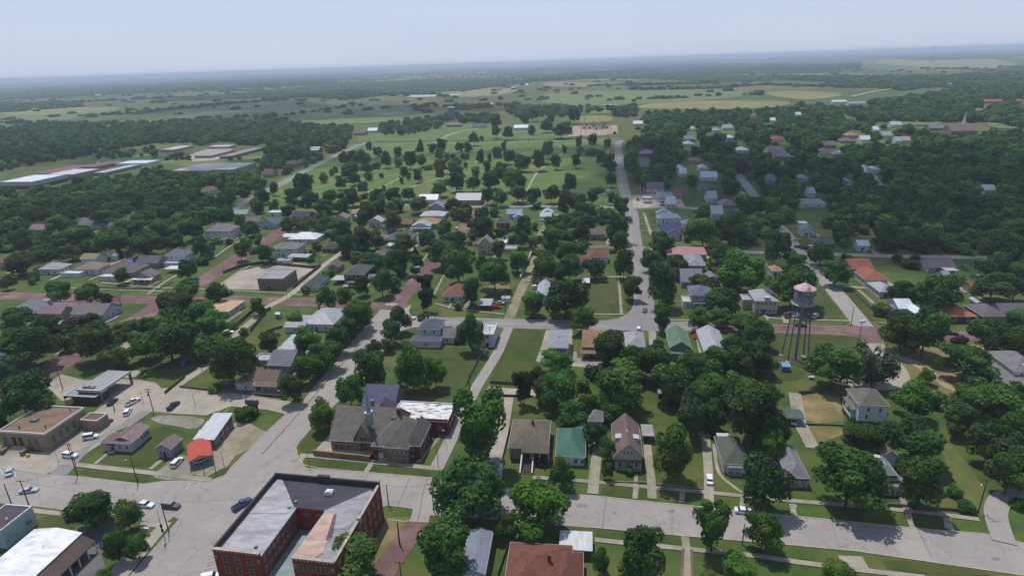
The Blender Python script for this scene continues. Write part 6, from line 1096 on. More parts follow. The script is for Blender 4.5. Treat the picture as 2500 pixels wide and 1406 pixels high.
b = B('gas_station_canopy', 'red and white striped canopy over the pumps', 'canopy', (1570, 483), (1592, 484), 7, 4.6, az=99, lm='red and white gas canopy'); b.body('slab', None, rm((176, 170, 176), 'f'), rname='canopy_roof'); MB().box(b.pt(-.05, -.06, 3.6), b.ux*(b.w+.1), b.uy*.06, up*.85).build('fascia', mat('red_fascia', (150, 48, 70), (170, 120, 130), .8), b.root); b.posts((b.o, b.w, b.d), 4.6, 2, .2, sides='fb')
for k in range(2): c = b.pt(b.w*.3+k*b.w*.4, b.d*.5, 0); MB().box(c, b.ux*.7, b.uy*.5, up*1.6).build('fuel_pump', TRIM, b.root)
# blue tarps and the playground
def tarp(px, z, label, col=(50, 66, 160)):
    m = MB(); q = [P(x, y, z) for x, y in px]; c = sum(q)/len(q)+np.array([0, 0, .35]); n = len(q); bot = [x-np.array([0, 0, z]) for x in q]
    m.mesh(q+[c]+[x-np.array([0, 0, .1]) for x in q], [(i, (i+1) % n, n) for i in range(n)]+[((i+1) % n, i, n+1+i, n+1+(i+1) % n) for i in range(n)]); prop(m.build('tarp', mat('tarp_%d' % int(px[0][0]), col, tuple(v*.8 for v in col), 1.5, .5)), label, 'tarp')
tarp([(440, 890), (455, 873), (465, 874), (446, 895)], .8, 'dark blue tarp on the grass by the alley fence'); tarp([(306, 638), (320, 632), (335, 630), (322, 640)], 1.2, 'bright blue tarp behind the flat brown house', (70, 110, 210))
q_ = P(327, 848); t = thing('playset', 'wooden playset with purple deck and red slide in the yard', 'playset', q_)
for a, b_ in ((0, 0), (2.4, 0), (2.4, 2), (0, 2)): MB().box(q_+np.array([a, b_, 0]), (.15, 0, 0), (0, .15, 0), (0, 0, 2.8)).build('post', WOODM, t)
MB().box(q_+np.array([0, 0, 1.2]), (2.5, 0, 0), (0, 2.2, 0), (0, 0, .12)).build('deck', mat('purple_deck', (110, 110, 150), (96, 96, 130), 1), t); MB().prism([q_+np.array(v) for v in ((2.6, .6, 1.2), (2.6, 1.3, 1.2), (5.0, 1.3, .1), (5.0, .6, .1))], [q_+np.array(v) for v in ((2.6, .6, 1.35), (2.6, 1.3, 1.35), (5.0, 1.3, .25), (5.0, .6, .25))]).build('slide', mat('red_plastic', (130, 40, 44), (120, 36, 40)), t)
MB().lathe(q_+np.array([4.0, 2.2, 2.4]), [(1.2, 0), (.1, .6)], 8).build('canopy', TRIM, t); MB().tube(q_+np.array([4.0, 2.2, 0]), q_+np.array([4.0, 2.2, 2.45]), .08).build('canopy_pole', mat('maroon_pole', (96, 36, 44), (86, 30, 40)), t)
q_ = P(336, 861); t = thing('paddling_pool', 'bright blue inflatable pool in front of the playset', 'pool', q_); MB().lathe(q_, [(2.0, 0), (2.2, .25), (2.0, .5), (1.6, .5), (1.6, .2)], 14).build('pool_wall', mat('blue_vinyl', (70, 130, 210), (110, 170, 230), 1), t); MB().lathe(q_+up*.2, [(1.58, 0), (1.58, .1)], 14).build('pool_water', mat('pool_water', (110, 170, 210), (130, 190, 220), .5, .2), t)
q_ = P(322, 914); prop(struct('concrete_pad', MB().lathe(q_+np.array([0, 0, .05]), [(3.2, 0), (3.2, .12)], 20), CONC))
q_ = P(2050, 373); t = thing('above_ground_pool', 'round turquoise above-ground pool beside the grey shed', 'pool', q_); MB().lathe(q_, [(4.2, 0), (4.2, 1.3)], 18).build('pool_wall', W1, t); MB().lathe(q_+up*1.2, [(4.0, 0), (4.0, .15)], 18).build('pool_water', MATS['pool_water'], t)
q_ = P(64, 1116); t = thing('mailbox', 'small yellow box at the foot of the post office steps', 'box', q_); MB().box(q_, ux*.9, uy*.6, up*.9).build('box_body', mat('yellow_paint', (190, 160, 70), (176, 150, 60)), t); MB().box(q_-ux*.05-uy*.05+up*.9, ux*1.0, uy*.7, up*.12).build('lid', MATS['yellow_paint'], t)
q_ = P(1973, 925); t = thing('propane_tank', 'small white propane tank in the yard below the water tower', 'tank', q_); MB().tube(q_+up*.7, q_+up*.7+ux*2.0, .55, n=10).build('tank_shell', TRIM, t); MB().box(q_+ux*.4-uy*.3, ux*.15, uy*.6, up*.4).box(q_+ux*1.5-uy*.3, ux*.15, uy*.6, up*.4).build('cradle', STEEL, t)
# fences and walls
WF = wm((186, 180, 170), 'w'); FENCEW = mat('grey_board_fence', (104, 98, 88), (80, 74, 68), 1.0, .9)
lowwall('garden_wall', 'long pale garden wall beside the dirt alley', [(1270, 684), (1290, 640), (1304, 606), (1308, 598)], 2.2, WF, .5)
lowwall('board_fence', 'grey board fence round the vegetable garden, alley side', [(612, 812), (650, 762), (662, 756)], 1.8, FENCEW, .12, 'board fences'); lowwall('board_fence', 'grey board fence left of the long alley', [(522, 845), (560, 812), (618, 762), (640, 752)], 1.8, FENCEW, .12, 'board fences')
lowwall('retaining_wall', 'brown wall round the apartment car park, far side', [(545, 668), (590, 652), (640, 644), (770, 656), (783, 650)], 1.8, wm((96, 82, 72), 'b'), .35); lowwall('retaining_wall', 'brown wall between the apartment block and the alley', [(783, 651), (752, 676), (716, 706)], 1.9, wm((96, 82, 72), 'b'), .35)
lowwall('retaining_wall', 'low dark wall between bank lawn and long alley', [(403, 962), (430, 940), (452, 922)], 1.2, wm((84, 72, 60)), .3); lowwall('retaining_wall', 'low wall along the yard left of the diagonal street', [(440, 946), (520, 955), (600, 963), (686, 970)], 1.0, wm((100, 88, 74)), .35)
lowwall('picket_fence', 'white picket fence behind the cars near the tower', [(1922, 765), (1948, 766)], 1.1, TRIM, .1); lowwall('yard_wall', 'low stone wall before the flat brown house', [(240, 702), (300, 706), (390, 706), (420, 690)], .7, wm((124, 112, 94), 'o'), .3); lowwall('yard_wall', 'low stone wall along the yards left of the front street steps', [(1495, 1178), (1578, 1180)], .6, wm((130, 122, 104), 'o'), .3); lowwall('yard_wall', 'low stone wall before the shaded big tree yard', [(1602, 1184), (1716, 1196)], .6, wm((130, 122, 104), 'o'), .3)
lowwall('yard_wall', 'dark retaining wall under the peeling white ridge house', [(2120, 1228), (2215, 1238)], .9, wm((110, 104, 100), 'o'), .3); lowwall('yard_wall', 'dark retaining wall left of the lower right pole', [(2230, 1240), (2350, 1248), (2385, 1252)], .9, wm((92, 76, 70), 'o'), .3); lowwall('yard_wall', 'long low wall across the yard below the dry lawn', [(1966, 1037), (2070, 1041)], .8, wm((120, 114, 98), 'o'), .3)
lowwall('alley_wall', 'dark wall closing the concrete drive by the cedar', [(1192, 966), (1240, 968), (1300, 970)], .9, wm((80, 68, 60)), .3); lowwall('chain_link_fence', 'thin pale fence between the mown lot and the alley', [(1118, 990), (1150, 915), (1185, 850)], 1.3, mat('galvanised_mesh', (120, 124, 112), (100, 108, 92), 2), .04); lowwall('low_white_wall', 'curved white garden wall behind the steep cream gable house', [(1262, 596), (1284, 598), (1292, 594), (1290, 588)], 1.2, TRIM, .3)
# substation
STG = mat('substation_steel', (110, 114, 124), (92, 96, 106), .5, .5); q0 = P(1450, 318)
t = thing('substation_frame', 'grey steel switching frames and transformers on pink gravel', 'substation', q0, None)
for k, (x, y) in enumerate(((1420, 316), (1434, 316), (1450, 318), (1464, 316), (1476, 315), (1446, 312), (1468, 312))):
    p_ = P(x, y); m = MB(); hh = 9
    for a, b_ in ((0, 0), (9, 0), (9, 8), (0, 8)): m.tube(p_+np.array([a, b_, 0]), p_+np.array([a, b_, hh]), .3, n=4)
    for z in (hh, hh*.6): m.tube(p_+np.array([0, 0, z]), p_+np.array([9, 0, z]), .25, n=4); m.tube(p_+np.array([9, 0, z]), p_+np.array([9, 8, z]), .25, n=4); m.tube(p_+np.array([9, 8, z]), p_+np.array([0, 8, z]), .25, n=4); m.tube(p_+np.array([0, 8, z]), p_+np.array([0, 0, z]), .25, n=4)
    fr_ = m.build('bus_frame', STG, t); MB().box(p_+np.array([2.5, 2, 0]), (4, 0, 0), (0, 3.5, 0), (0, 0, 4)).build('transformer', STG, fr_)
b = h2('small brown control hut at the right of the substation', (1497, 321), (1505, 322), 8, 4, 'flat', wm((110, 76, 70), 'b'), (150, 130, 124), 'f', nf=0, ns=0, name='control_hut', cat='hut', group=None)
for i, (x, yb, yt) in enumerate(((1415, 311, 293), (1426, 301, 270), (1430, 321, 262), (1449, 308, 293), (1464, 304, 284), (1484, 335, 316), (1488, 331, 318), (1492, 330, 304), (1418, 328, 318), (1516, 319, 304))):
    pole((x, yb), (x, yt), ['leftmost thin pole of the substation', 'second pole from the left at the substation', 'tallest pole of the substation, left of centre', 'middle pole behind the substation frames', 'pole at the back right of the substation frames', 'near pole of the right-hand substation trio', 'middle pole of the right-hand substation trio', 'tallest pole of the right-hand substation trio', 'short leaning pole at the substation entrance', 'pole on the lawn right of the substation'][i], r=.28, group='substation poles', m=POLEW)
for (x, yb, yt, lb) in ((1313, 266, 190, 'tall thin radio mast behind the cemetery hill'), (2276, 156, 113, 'distant radio mast breaking the horizon at right')):
    p_ = P(x, yb); h_ = 0; lo, hi = 0, 400
    for _ in range(40):
        mid = (lo+hi)/2
        if proj(p_+up*mid)[1] > yt: lo = mid
        else: hi = mid
    r_ = .35/ppm(x, yb); t = thing('radio_mast', lb, 'mast', p_, 'radio masts'); MB().tube(p_, p_+up*lo, r_*1.2, r_*.7, 4).build('mast', STG, t); MB().lathe(p_+up*lo, [(r_*1.6, 0), (r_*1.6, r_*4), (.1, r_*6)], 6).build('beacon', TRIM, t)
for (x, yb, yt) in ((1858, 262, 246), (1932, 250, 236), (1290, 352, 336), (1377, 346, 330), (1262, 352, 330)): pole((x, yb), (x, yt), 'thin roadside pole %s' % {1858: 'in the tan field at right', 1932: 'beside the tan field right of the other', 1290: 'on the park road before the substation', 1377: 'on the park road near the substation entrance', 1262: 'on the park road by the long white house'}[x], r=.2, group='roadside poles')

# small back-yard sheds and fences
for i, (x, y, lb, rc) in enumerate(((1292, 566, 'small grey shed beside the alley of the broad bungalow', RG_), (1372, 690, 'tiny brown shed behind the small white gabled house', RBR), (1303, 682, 'dark little outhouse at the bend of the dirt alley', (70, 56, 52)), (1015, 655, 'pale garden shed by the brick street lawns', RL), (676, 768, 'low white cold frame in the vegetable garden', RW), (470, 690, 'grey garden shed beside the brick street', RG_), (1890, 700, 'small tan shed under the trees by the tower', RTN), (2225, 705, 'brown garden shed beside the light grey porch cottage', RBR), (1652, 830, 'small wooden shed beside the green house', RBR), (1612, 960, 'leaning wooden shed in the deep back yard', RL), (1705, 1010, 'narrow grey outhouse in the deep back yard', RG_), (842, 700, 'pale shed behind the dark two-storey house', RL))):
    b = B('garden_shed', lb, 'shed', (x-6, y), (x+7, y), 2.6, 2.3, 98, 'garden sheds'); b.body('gx', TANW if i % 2 else W2, rm(rc), rise_=.7, ov=.15); b.door('f', b.w/2, .8, 1.8, ov=.15)
for i, (pts, lb) in enumerate((([(1245, 1046), (1225, 1130)], 'low wall beside the olive-brown bungalow drive'), ([(1340, 1098), (1330, 1150)], 'wire fence between bungalow and green-roofed cottage'), ([(1216, 1406), (1248, 1312)], 'thin fence right of the grey-blue metal shed'), ([(1640, 975), (1700, 990)], 'old fence across the deep back yards'), ([(1990, 960), (1950, 962)], 'plank fence behind the dry yard'), ([(650, 812), (690, 800)], 'white low fence in the vegetable garden'), ([(1862, 812), (1850, 860)], 'thin fence left of the water tower lot'), ([(1196, 936), (1306, 943)], 'wire fence at the foot of the mown lot'), ([(2085, 716), (2140, 770)], 'thin fence beside the diagonal street lawn'), ([(895, 640), (960, 660)], 'hedge-side fence behind the dark two-storey house'))):
    lowwall('yard_fence', lb, pts, 1.2, FENCEW, .06, 'yard fences', 'fence')
# ------------------------------------------------------------------ trees
def leafmat(name, c1, c2, var=.2):
    m = bpy.data.materials.new(name); m.use_nodes = True; t = m.node_tree; N = t.nodes; L = t.links; b = N['Principled BSDF']; b.inputs['Roughness'].default_value = .7; b.inputs['Specular IOR Level'].default_value = .12
    at = N.new('ShaderNodeAttribute'); at.attribute_name = 'tint'; oi = N.new('ShaderNodeObjectInfo')
    mx = N.new('ShaderNodeMix'); mx.data_type = 'RGBA'; mx.inputs[6].default_value = (*lin(c1), 1); mx.inputs[7].default_value = (*lin(c2), 1); L.new(at.outputs['Fac'], mx.inputs[0])
    hs = N.new('ShaderNodeHueSaturation'); mr = N.new('ShaderNodeMapRange'); mr.inputs['To Min'].default_value = 1-var; mr.inputs['To Max'].default_value = 1+var; L.new(oi.outputs['Random'], mr.inputs['Value']); L.new(mr.outputs[0], hs.inputs['Value'])
    m2 = N.new('ShaderNodeMath'); m2.operation = 'MULTIPLY'; m2.inputs[1].default_value = 7.31; m3 = N.new('ShaderNodeMath'); m3.operation = 'FRACT'; L.new(oi.outputs['Random'], m2.inputs[0]); L.new(m2.outputs[0], m3.inputs[0])
    m4 = N.new('ShaderNodeMapRange'); m4.inputs['To Min'].default_value = .49; m4.inputs['To Max'].default_value = .525; L.new(m3.outputs[0], m4.inputs['Value']); L.new(m4.outputs[0], hs.inputs['Hue'])
    L.new(mx.outputs[2], hs.inputs['Color']); L.new(hs.outputs[0], b.inputs['Base Color'])
    tr = N.new('ShaderNodeBsdfTranslucent'); L.new(hs.outputs[0], tr.inputs['Color']); ms = N.new('ShaderNodeMixShader'); ms.inputs[0].default_value = .3; L.new(b.outputs[0], ms.inputs[1]); L.new(tr.outputs[0], ms.inputs[2]); L.new(ms.outputs[0], N['Material Output'].inputs['Surface'])
    return m
LEAF = {'d': leafmat('deep_green_leaves', (34, 62, 27), (86, 114, 48), .28), 'm': leafmat('mid_green_leaves', (40, 70, 24), (94, 126, 48), .28), 'l': leafmat('light_green_leaves', (56, 92, 20), (122, 156, 48), .1), 'c': leafmat('cedar_needles', (20, 44, 26), (52, 78, 44)), 'g': leafmat('grey_green_needles', (50, 72, 50), (96, 118, 86), .1), 'p': leafmat('purple_leaves', (58, 38, 42), (88, 62, 64), .1)}
BARK = mat('tree_bark', (78, 66, 54), (56, 46, 38), 2.5, .95)
def crown_mesh(name, m, seed, n, style='round', leaf=.11, top=1.0):
    """leaf-clump faces spread over and inside the lobes of a unit crown"""
    r = np.random.default_rng(seed); lobes = []
    if style == 'round':
        nl = 17
        for i in range(nl):
            zc = r.uniform(-.5, .72); rr = math.sqrt(max(.05, 1-zc*zc))*r.uniform(.38, .68); a = r.uniform(0, 6.283); s = r.uniform(.27, .43)
            lobes.append((rr*math.cos(a), rr*math.sin(a), zc, s, s*r.uniform(.7, 1.0)))
        lobes += [(0, 0, 0, .62, .62), (r.uniform(-.2, .2), r.uniform(-.2, .2), .55, .4, .38)]
    elif style == 'vase':
        for i in range(20):
            zc = r.uniform(-.6, .8); rr = (.35+.35*(zc+.6))*r.uniform(.4, 1); a = r.uniform(0, 6.283); s = r.uniform(.2, .36); lobes.append((rr*math.cos(a), rr*math.sin(a), zc, s, s*1.2))
        lobes += [(0, 0, 0, .5, .7)]
    elif style == 'cone':
        for i in range(26):
            zc = -.85+1.75*i/25; rr = (1-(zc+.85)/1.85)*.62*r.uniform(.5, 1.0); a = r.uniform(0, 6.283); s = .12+.32*(1-(zc+.85)/1.85); lobes.append((rr*math.cos(a), rr*math.sin(a), zc, s, s*1.1))
        lobes += [(0, 0, -.4, .6, .5), (0, 0, .1, .42, .5)]
    elif style == 'spiky':
        for i in range(26):
            zc = r.uniform(-.7, .3); a = r.uniform(0, 6.283); rr = r.uniform(.3, .85); lobes.append((rr*math.cos(a), rr*math.sin(a), zc+rr*.45, .13, .42))
        lobes += [(0, 0, -.2, .7, .55)]
    elif style == 'mound':
        for i in range(14):
            zc = r.uniform(-.7, .3); a = r.uniform(0, 6.283); rr = r.uniform(.3, .72); s = r.uniform(.25, .4); lobes.append((rr*math.cos(a), rr*math.sin(a), zc, s, s*.8))
        lobes += [(0, 0, -.2, .7, .6)]
    lb = np.array(lobes); w_ = lb[:, 3]**2; idx = r.choice(len(lb), n, p=w_/w_.sum())
    u = r.normal(size=(n, 3)); u /= np.linalg.norm(u, axis=1)[:, None]; u[:, 2] = np.where(r.random(n) < .35, np.abs(u[:, 2]), u[:, 2])
    rad = r.uniform(.72, 1.06, n); L_ = lb[idx]; c = L_[:, :3]+u*np.stack([L_[:, 3], L_[:, 3], L_[:, 4]], 1)*rad[:, None]
    # outer shape noise
    c *= (1+.10*np.sin(5*c[:, [1]]+seed)*np.cos(4*c[:, [0]]+2*seed))
    nn = u+r.normal(scale=.42, size=(n, 3)); nn[:, 2] += .25; nn /= np.linalg.norm(nn, axis=1)[:, None]
    a1 = np.cross(nn, r.normal(size=(n, 3))); a1 /= np.linalg.norm(a1, axis=1)[:, None]; a2 = np.cross(nn, a1); s = leaf*r.uniform(.55, 1.25, (n, 1))
    k1, k2 = r.uniform(.5, 1.0, (n, 1)), r.uniform(.5, 1.0, (n, 1))
    vs = np.stack([c-a1*s-a2*s*.3, c+a2*s*-.9*k1+a1*.1*s, c+a1*s+a2*s*.2*k2, c+a2*s*.9-a1*.2*s*k2], 1).reshape(-1, 3)
    me = bpy.data.meshes.new(name); me.vertices.add(4*n); me.vertices.foreach_set('co', vs.ravel()); me.loops.add(4*n); me.loops.foreach_set('vertex_index', np.arange(4*n)); me.polygons.add(n); me.polygons.foreach_set('loop_start', np.arange(0, 4*n, 4)); me.polygons.foreach_set('loop_total', np.full(n, 4))
    me.update(calc_edges=True); lt = r.random(len(lb)); ti = np.clip(lt[idx]*.55+r.random(n)*.45, 0, 1)
    at = me.attributes.new('tint', 'FLOAT', 'FACE'); at.data.foreach_set('value', ti.astype(np.float32)); me.materials.append(m); return me
STY = {'d': ('round', 5600, .062), 'm': ('round', 5600, .062), 'l': ('round', 5600, .062), 'c': ('cone', 4000, .065), 'g': ('spiky', 4600, .06), 'p': ('mound', 2400, .08), 'b': ('mound', 2400, .08), 'v': ('vase', 5200, .062), 'o': ('vase', 5000, .062)}
CM = {}
for k_, (sty, n_, lf) in STY.items():
    CM[k_] = [crown_mesh('crown', LEAF.get({'o': 'c'}.get(k_, k_), LEAF['m']), 11*i+ord(k_), n_, sty, lf) for i in range(6 if k_ in 'dm' else 3)]
def trunk_mesh():
    m = MB(); m.tube((0, 0, 0), (.02, .01, .55), .11, .075, 7)
    for a, l in ((.4, .42), (2.3, .5), (4.1, .46), (5.4, .35)): m.tube((.01, .01, .42), (.30*math.cos(a), .30*math.sin(a), .42+l), .055, .02, 5)
    m.tube((.02, .01, .5), (.05, -.03, 1.15), .07, .02, 5)
    me = bpy.data.meshes.new('trunk'); me.from_pydata(m.v, [], m.f); me.materials.append(BARK); return me
TM = trunk_mesh()
TREES = []
def tree(cx, cy, w, h, sp='d'):
    """crown box in the photo -> a tree standing where that crown must stand"""
    z = 4.0
    for _ in range(6):
        q_ = P(cx, cy, z); v = q_-np.array([0, 0, H]); k = v @ _f; s = F/k; a = w/2/s; th = math.atan2(-v[2], math.hypot(v[0], v[1]))
        need = (h/2/s)**2-(a*math.sin(th))**2; c = math.sqrt(max(need, 0))/max(math.cos(th), .3)
        lo, hi = {'b': (.45, .9), 'p': (.5, 1.1), 'c': (1.1, 1.8), 'o': (1.0, 2.0)}.get(sp, (.62, 1.35)); c = min(max(c, lo*a), hi*a)
        clr = {'b': -.25*c, 'p': -.1*c, 'c': .05*c}.get(sp, .32*a*.5+.3); z = c+clr
    q_ = P(cx, cy, z); TREES.append((cx, cy, w, h, sp, q_[0], q_[1], a, c, z))
T_ = '''222 1246 106 88 d;310 1260 70 74 m;281 1331 64 74 m;334 1336 60 60 m;247 1408 44 34 m;62 966 126 112 d;3 1030 34 54 m;4 920 52 62 d;596 1006 60 48 b;712 946 60 70 d;522 947 42 30 b;787 1012 72 78 m;862 1368 146 120 d;1168 1042 148 172 v;1150 1185 178 154 d;1090 1334 142 146 m;1316 1238 150 132 l2;1236 1282 60 60 d;1465 1370 48 62 m;1567 1347 112 142 d;1742 1287 96 124 v;1864 1300 96 98 m;1808 1388 96 74 m;2043 1397 82 44 m;1733 1403 46 28 b
1866 1180 122 136 d;2076 1172 178 156 m;2110 1075 104 84 d;1888 1088 62 84 l;1846 1010 150 150 d;1880 1060 90 90 d;2250 1180 110 132 d;2232 1068 148 112 d;2225 972 88 90 l2;2370 985 110 84 m;2440 985 120 90 m;2440 1080 120 110 d;2475 1060 90 110 m;2465 1162 96 96 d;2490 1145 90 96 d;2345 1022 76 80 d;2332 1200 40 38 b;2362 1235 46 46 b;2490 1226 44 42 b;2263 917 38 38 l2;2294 965 42 32 b;2360 884 124 68 m;2037 893 124 106 m;2137 890 112 100 g;2205 810 112 90 d;2262 806 108 118 d;2420 822 96 92 d;2487 842 74 82 m;2347 826 36 36 p;2155 753 50 58 b;2182 772 32 26 b;2206 713 78 64 d;2295 715 106 92 m;2425 696 90 72 d;2484 690 62 90 d;2042 665 70 60 m;1935 700 126 92 d;1893 605 66 86 d;1944 640 44 46 m;2005 620 66 52 m;1812 664 114 94 m;1765 735 98 68 d;1817 785 68 50 m;1760 775 52 46 m;1707 777 56 58 m;1617 780 44 64 m;1612 695 78 106 d;1593 635 56 52 m;1655 647 60 54 d;1617 592 62 56 d;1718 565 92 74 l2;1787 558 62 68 d;1763 624 60 54 d;1706 686 58 42 d;1797 595 36 24 b
1544 700 50 58 m;1524 645 54 68 m;1518 592 46 60 m;1508 557 62 66 d;1420 565 38 52 d;1416 540 82 46 d;1352 582 52 52 m;1347 545 38 30 m;1384 608 56 40 m;1328 655 60 62 d;1390 652 72 62 d;1453 654 66 48 d;1380 724 114 94 d;1298 742 60 56 m;1425 780 68 60 d;1207 668 90 76 d;1264 637 54 50 m;1179 638 28 32 m;1118 650 98 82 d;1077 618 74 64 d;1117 585 56 42 d;1046 582 44 46 d;1085 558 42 36 d;1217 609 38 42 m;1040 692 46 46 o;1040 732 40 52 o;1150 711 54 64 m;1120 748 22 22 b;1150 812 68 88 d;973 780 58 60 d;952 812 58 54 d;945 842 36 32 m;1028 773 24 20 p;898 905 88 98 d;915 848 42 42 d;853 955 66 80 m;1005 895 90 114 m;1062 910 58 90 l2;1100 815 30 26 b;1120 830 32 26 b
880 765 82 72 m;848 800 62 56 d;820 830 62 66 d;755 835 80 68 m;790 868 88 72 m;752 900 68 64 m;656 835 54 48 d;560 875 120 112 m;475 850 62 50 m;410 832 142 100 d;350 842 70 66 m;425 755 102 72 d;490 765 90 62 m;522 795 94 58 m;462 712 68 46 v;531 716 62 48 d;360 797 50 54 d;232 832 110 92 d;300 803 56 36 m;283 873 76 52 d;62 845 126 98 d;115 805 82 68 d;38 775 78 58 d;185 785 68 56 p;227 780 36 34 m;565 795 28 30 b;627 748 36 38 m;142 716 68 50 d;218 718 66 54 d;258 722 28 38 p;455 655 48 50 d;298 673 36 36 d;487 602 44 52 d;587 616 38 38 d;648 620 46 44 d;614 557 42 36 d;586 543 28 34 l2;50 643 68 50 d;14 692 30 28 d;291 617 28 30 c;138 547 56 32 l2;257 530 62 32 l2;107 598 62 52 d;53 592 56 60 d;172 615 46 36 d;118 620 82 38 d;206 576 58 48 d;277 588 86 46 d;353 594 82 38 d;424 590 62 36 d;400 566 72 50 d;470 562 58 44 d;320 562 80 40 m;352 535 66 42 d
842 598 48 50 d;878 583 50 52 d;915 585 56 46 d;982 592 58 42 m;968 640 68 60 d;907 637 66 36 d;872 638 36 30 m;1014 617 24 32 c;931 690 56 62 d;883 695 38 52 d;798 726 48 52 d;843 728 48 48 d;747 711 22 22 b;800 665 38 24 b;702 553 42 36 d;740 548 62 32 d;790 550 62 32 d;835 553 52 34 d;958 540 42 44 d;882 540 36 42 d;897 515 48 32 d;1180 518 32 28 d;1181 560 56 62 d;1222 570 36 30 m;1278 552 48 54 m;1272 582 36 42 d;1301 481 40 44 d;1345 474 42 38 d;1383 493 50 56 d;1390 445 36 52 d;1416 490 36 34 m;1446 483 30 32 d;1495 477 24 26 d;1517 505 42 42 d;1425 515 62 32 d;1476 525 42 28 m
1358 393 28 38 l2;1317 391 38 46 m;1338 365 30 44 m;1407 392 24 40 d;1416 365 20 24 d;1413 342 20 28 d;1446 338 24 26 d;1482 350 21 24 d;1378 362 15 21 m;1466 384 28 36 m;1488 382 28 24 m;1490 408 40 32 d;1490 438 28 34 d;1276 397 42 38 m;1241 383 32 32 d;1214 368 18 22 d;1230 354 17 26 d;1223 415 34 32 d;1208 440 26 40 d;1256 440 60 48 m;1265 473 50 38 m;1222 483 38 36 m;1212 298 30 28 d;1281 292 28 26 d;1300 280 34 28 d;1345 281 26 26 d;1371 276 20 16 m;1402 282 32 36 d;1335 306 34 30 d;1370 318 52 32 d;1382 303 24 20 l2;1299 315 20 24 d;1240 324 30 30 d;1211 322 26 28 d
737 455 48 62 d;668 461 22 36 d;640 477 40 38 d;711 476 32 34 d;755 483 44 36 d;668 497 26 26 d;806 481 40 30 d;788 430 22 28 m;809 419 14 30 v;819 413 11 16 c;830 445 26 32 d;865 435 30 30 d;900 427 22 22 d;845 422 30 32 d;862 413 36 30 l2;840 385 30 32 d;860 382 30 28 d;883 386 46 38 d;896 410 32 24 d;919 402 20 16 d;942 388 29 44 m;923 370 26 24 d;970 372 22 28 m;900 355 16 20 c;972 396 24 20 d;1001 390 36 40 d;1030 393 26 28 m;1026 355 26 28 c;1054 359 22 22 d;1077 355 29 29 d;1073 376 26 28 m;1092 382 15 16 d;1105 380 14 14 d;1122 358 22 23 d;1142 357 22 24 d;1131 382 14 16 d;1141 381 11 14 d;1157 338 28 30 d;1176 338 11 14 c;1076 405 40 34 m;1073 422 26 32 m;1108 408 30 28 m;1120 416 24 28 d;1115 389 26 20 d;1137 402 12 15 c;1159 413 26 24 d;1190 401 24 30 m;1172 380 22 30 d;1194 381 13 18 c;1213 370 24 26 d;987 415 22 24 d;997 429 14 22 d;1021 428 24 32 m;980 438 13 18 d;931 425 14 14 d;937 457 11 14 c;1154 448 38 34 d;1113 443 44 44 d;1074 462 44 32 m;1196 442 42 40 m;885 458 32 28 d;858 480 44 42 d;920 477 44 34 d;960 477 44 36 d;997 474 38 30 d;1190 479 32 38 d;1107 500 48 36 d;1024 500 52 36 d;897 507 38 32 d;788 501 48 34 d;826 506 32 24 d;700 519 30 32 d
1278 945 54 78 o;1314 915 42 46 d;1370 955 100 90 m;1360 880 80 50 m;1330 950 60 60 d;1520 940 130 110 m;1480 985 90 70 d;1490 850 84 84 d;1545 880 90 84 d;1600 890 86 84 d;1640 935 100 96 d;1690 900 90 84 d;1740 880 90 80 d;1740 950 100 90 m;1690 985 74 84 g;1800 890 80 90 d;1810 950 90 80 m;1790 850 76 70 d;1740 1010 76 80 d;1690 1030 70 90 d;1635 1105 106 128 m;1478 1100 50 56 d;1484 1150 30 42 m;1372 1156 60 86 d;1536 1150 24 26 b;1498 1134 20 24 b;1325 1122 36 30 p;1850 810 80 70 d;1850 870 90 80 d;2485 780 60 50 m;1455 1060 60 60 d;1430 1000 60 70 d;1395 1010 80 70 d;640 760 20 20 b'''
sp_alias = {'l2': 'm'}
for tok in T_.replace('\n', ';').split(';'):
    f_ = tok.split()
    if len(f_) == 5: tree(*[float(v) for v in f_[:4]], f_[4] if f_[4] != 'l2' else 'L')
TREES.sort(key=lambda t: -t[2]*t[3])
EXTRA_TREES = TREES[300:]; TREES = TREES[:300]
LEAF['L'] = leafmat('yellow_green_leaves', (42, 76, 20), (104, 136, 46), .1); CM['L'] = [crown_mesh('crown', LEAF['L'], 900+i, 5600, 'round', .062) for i in range(2)]
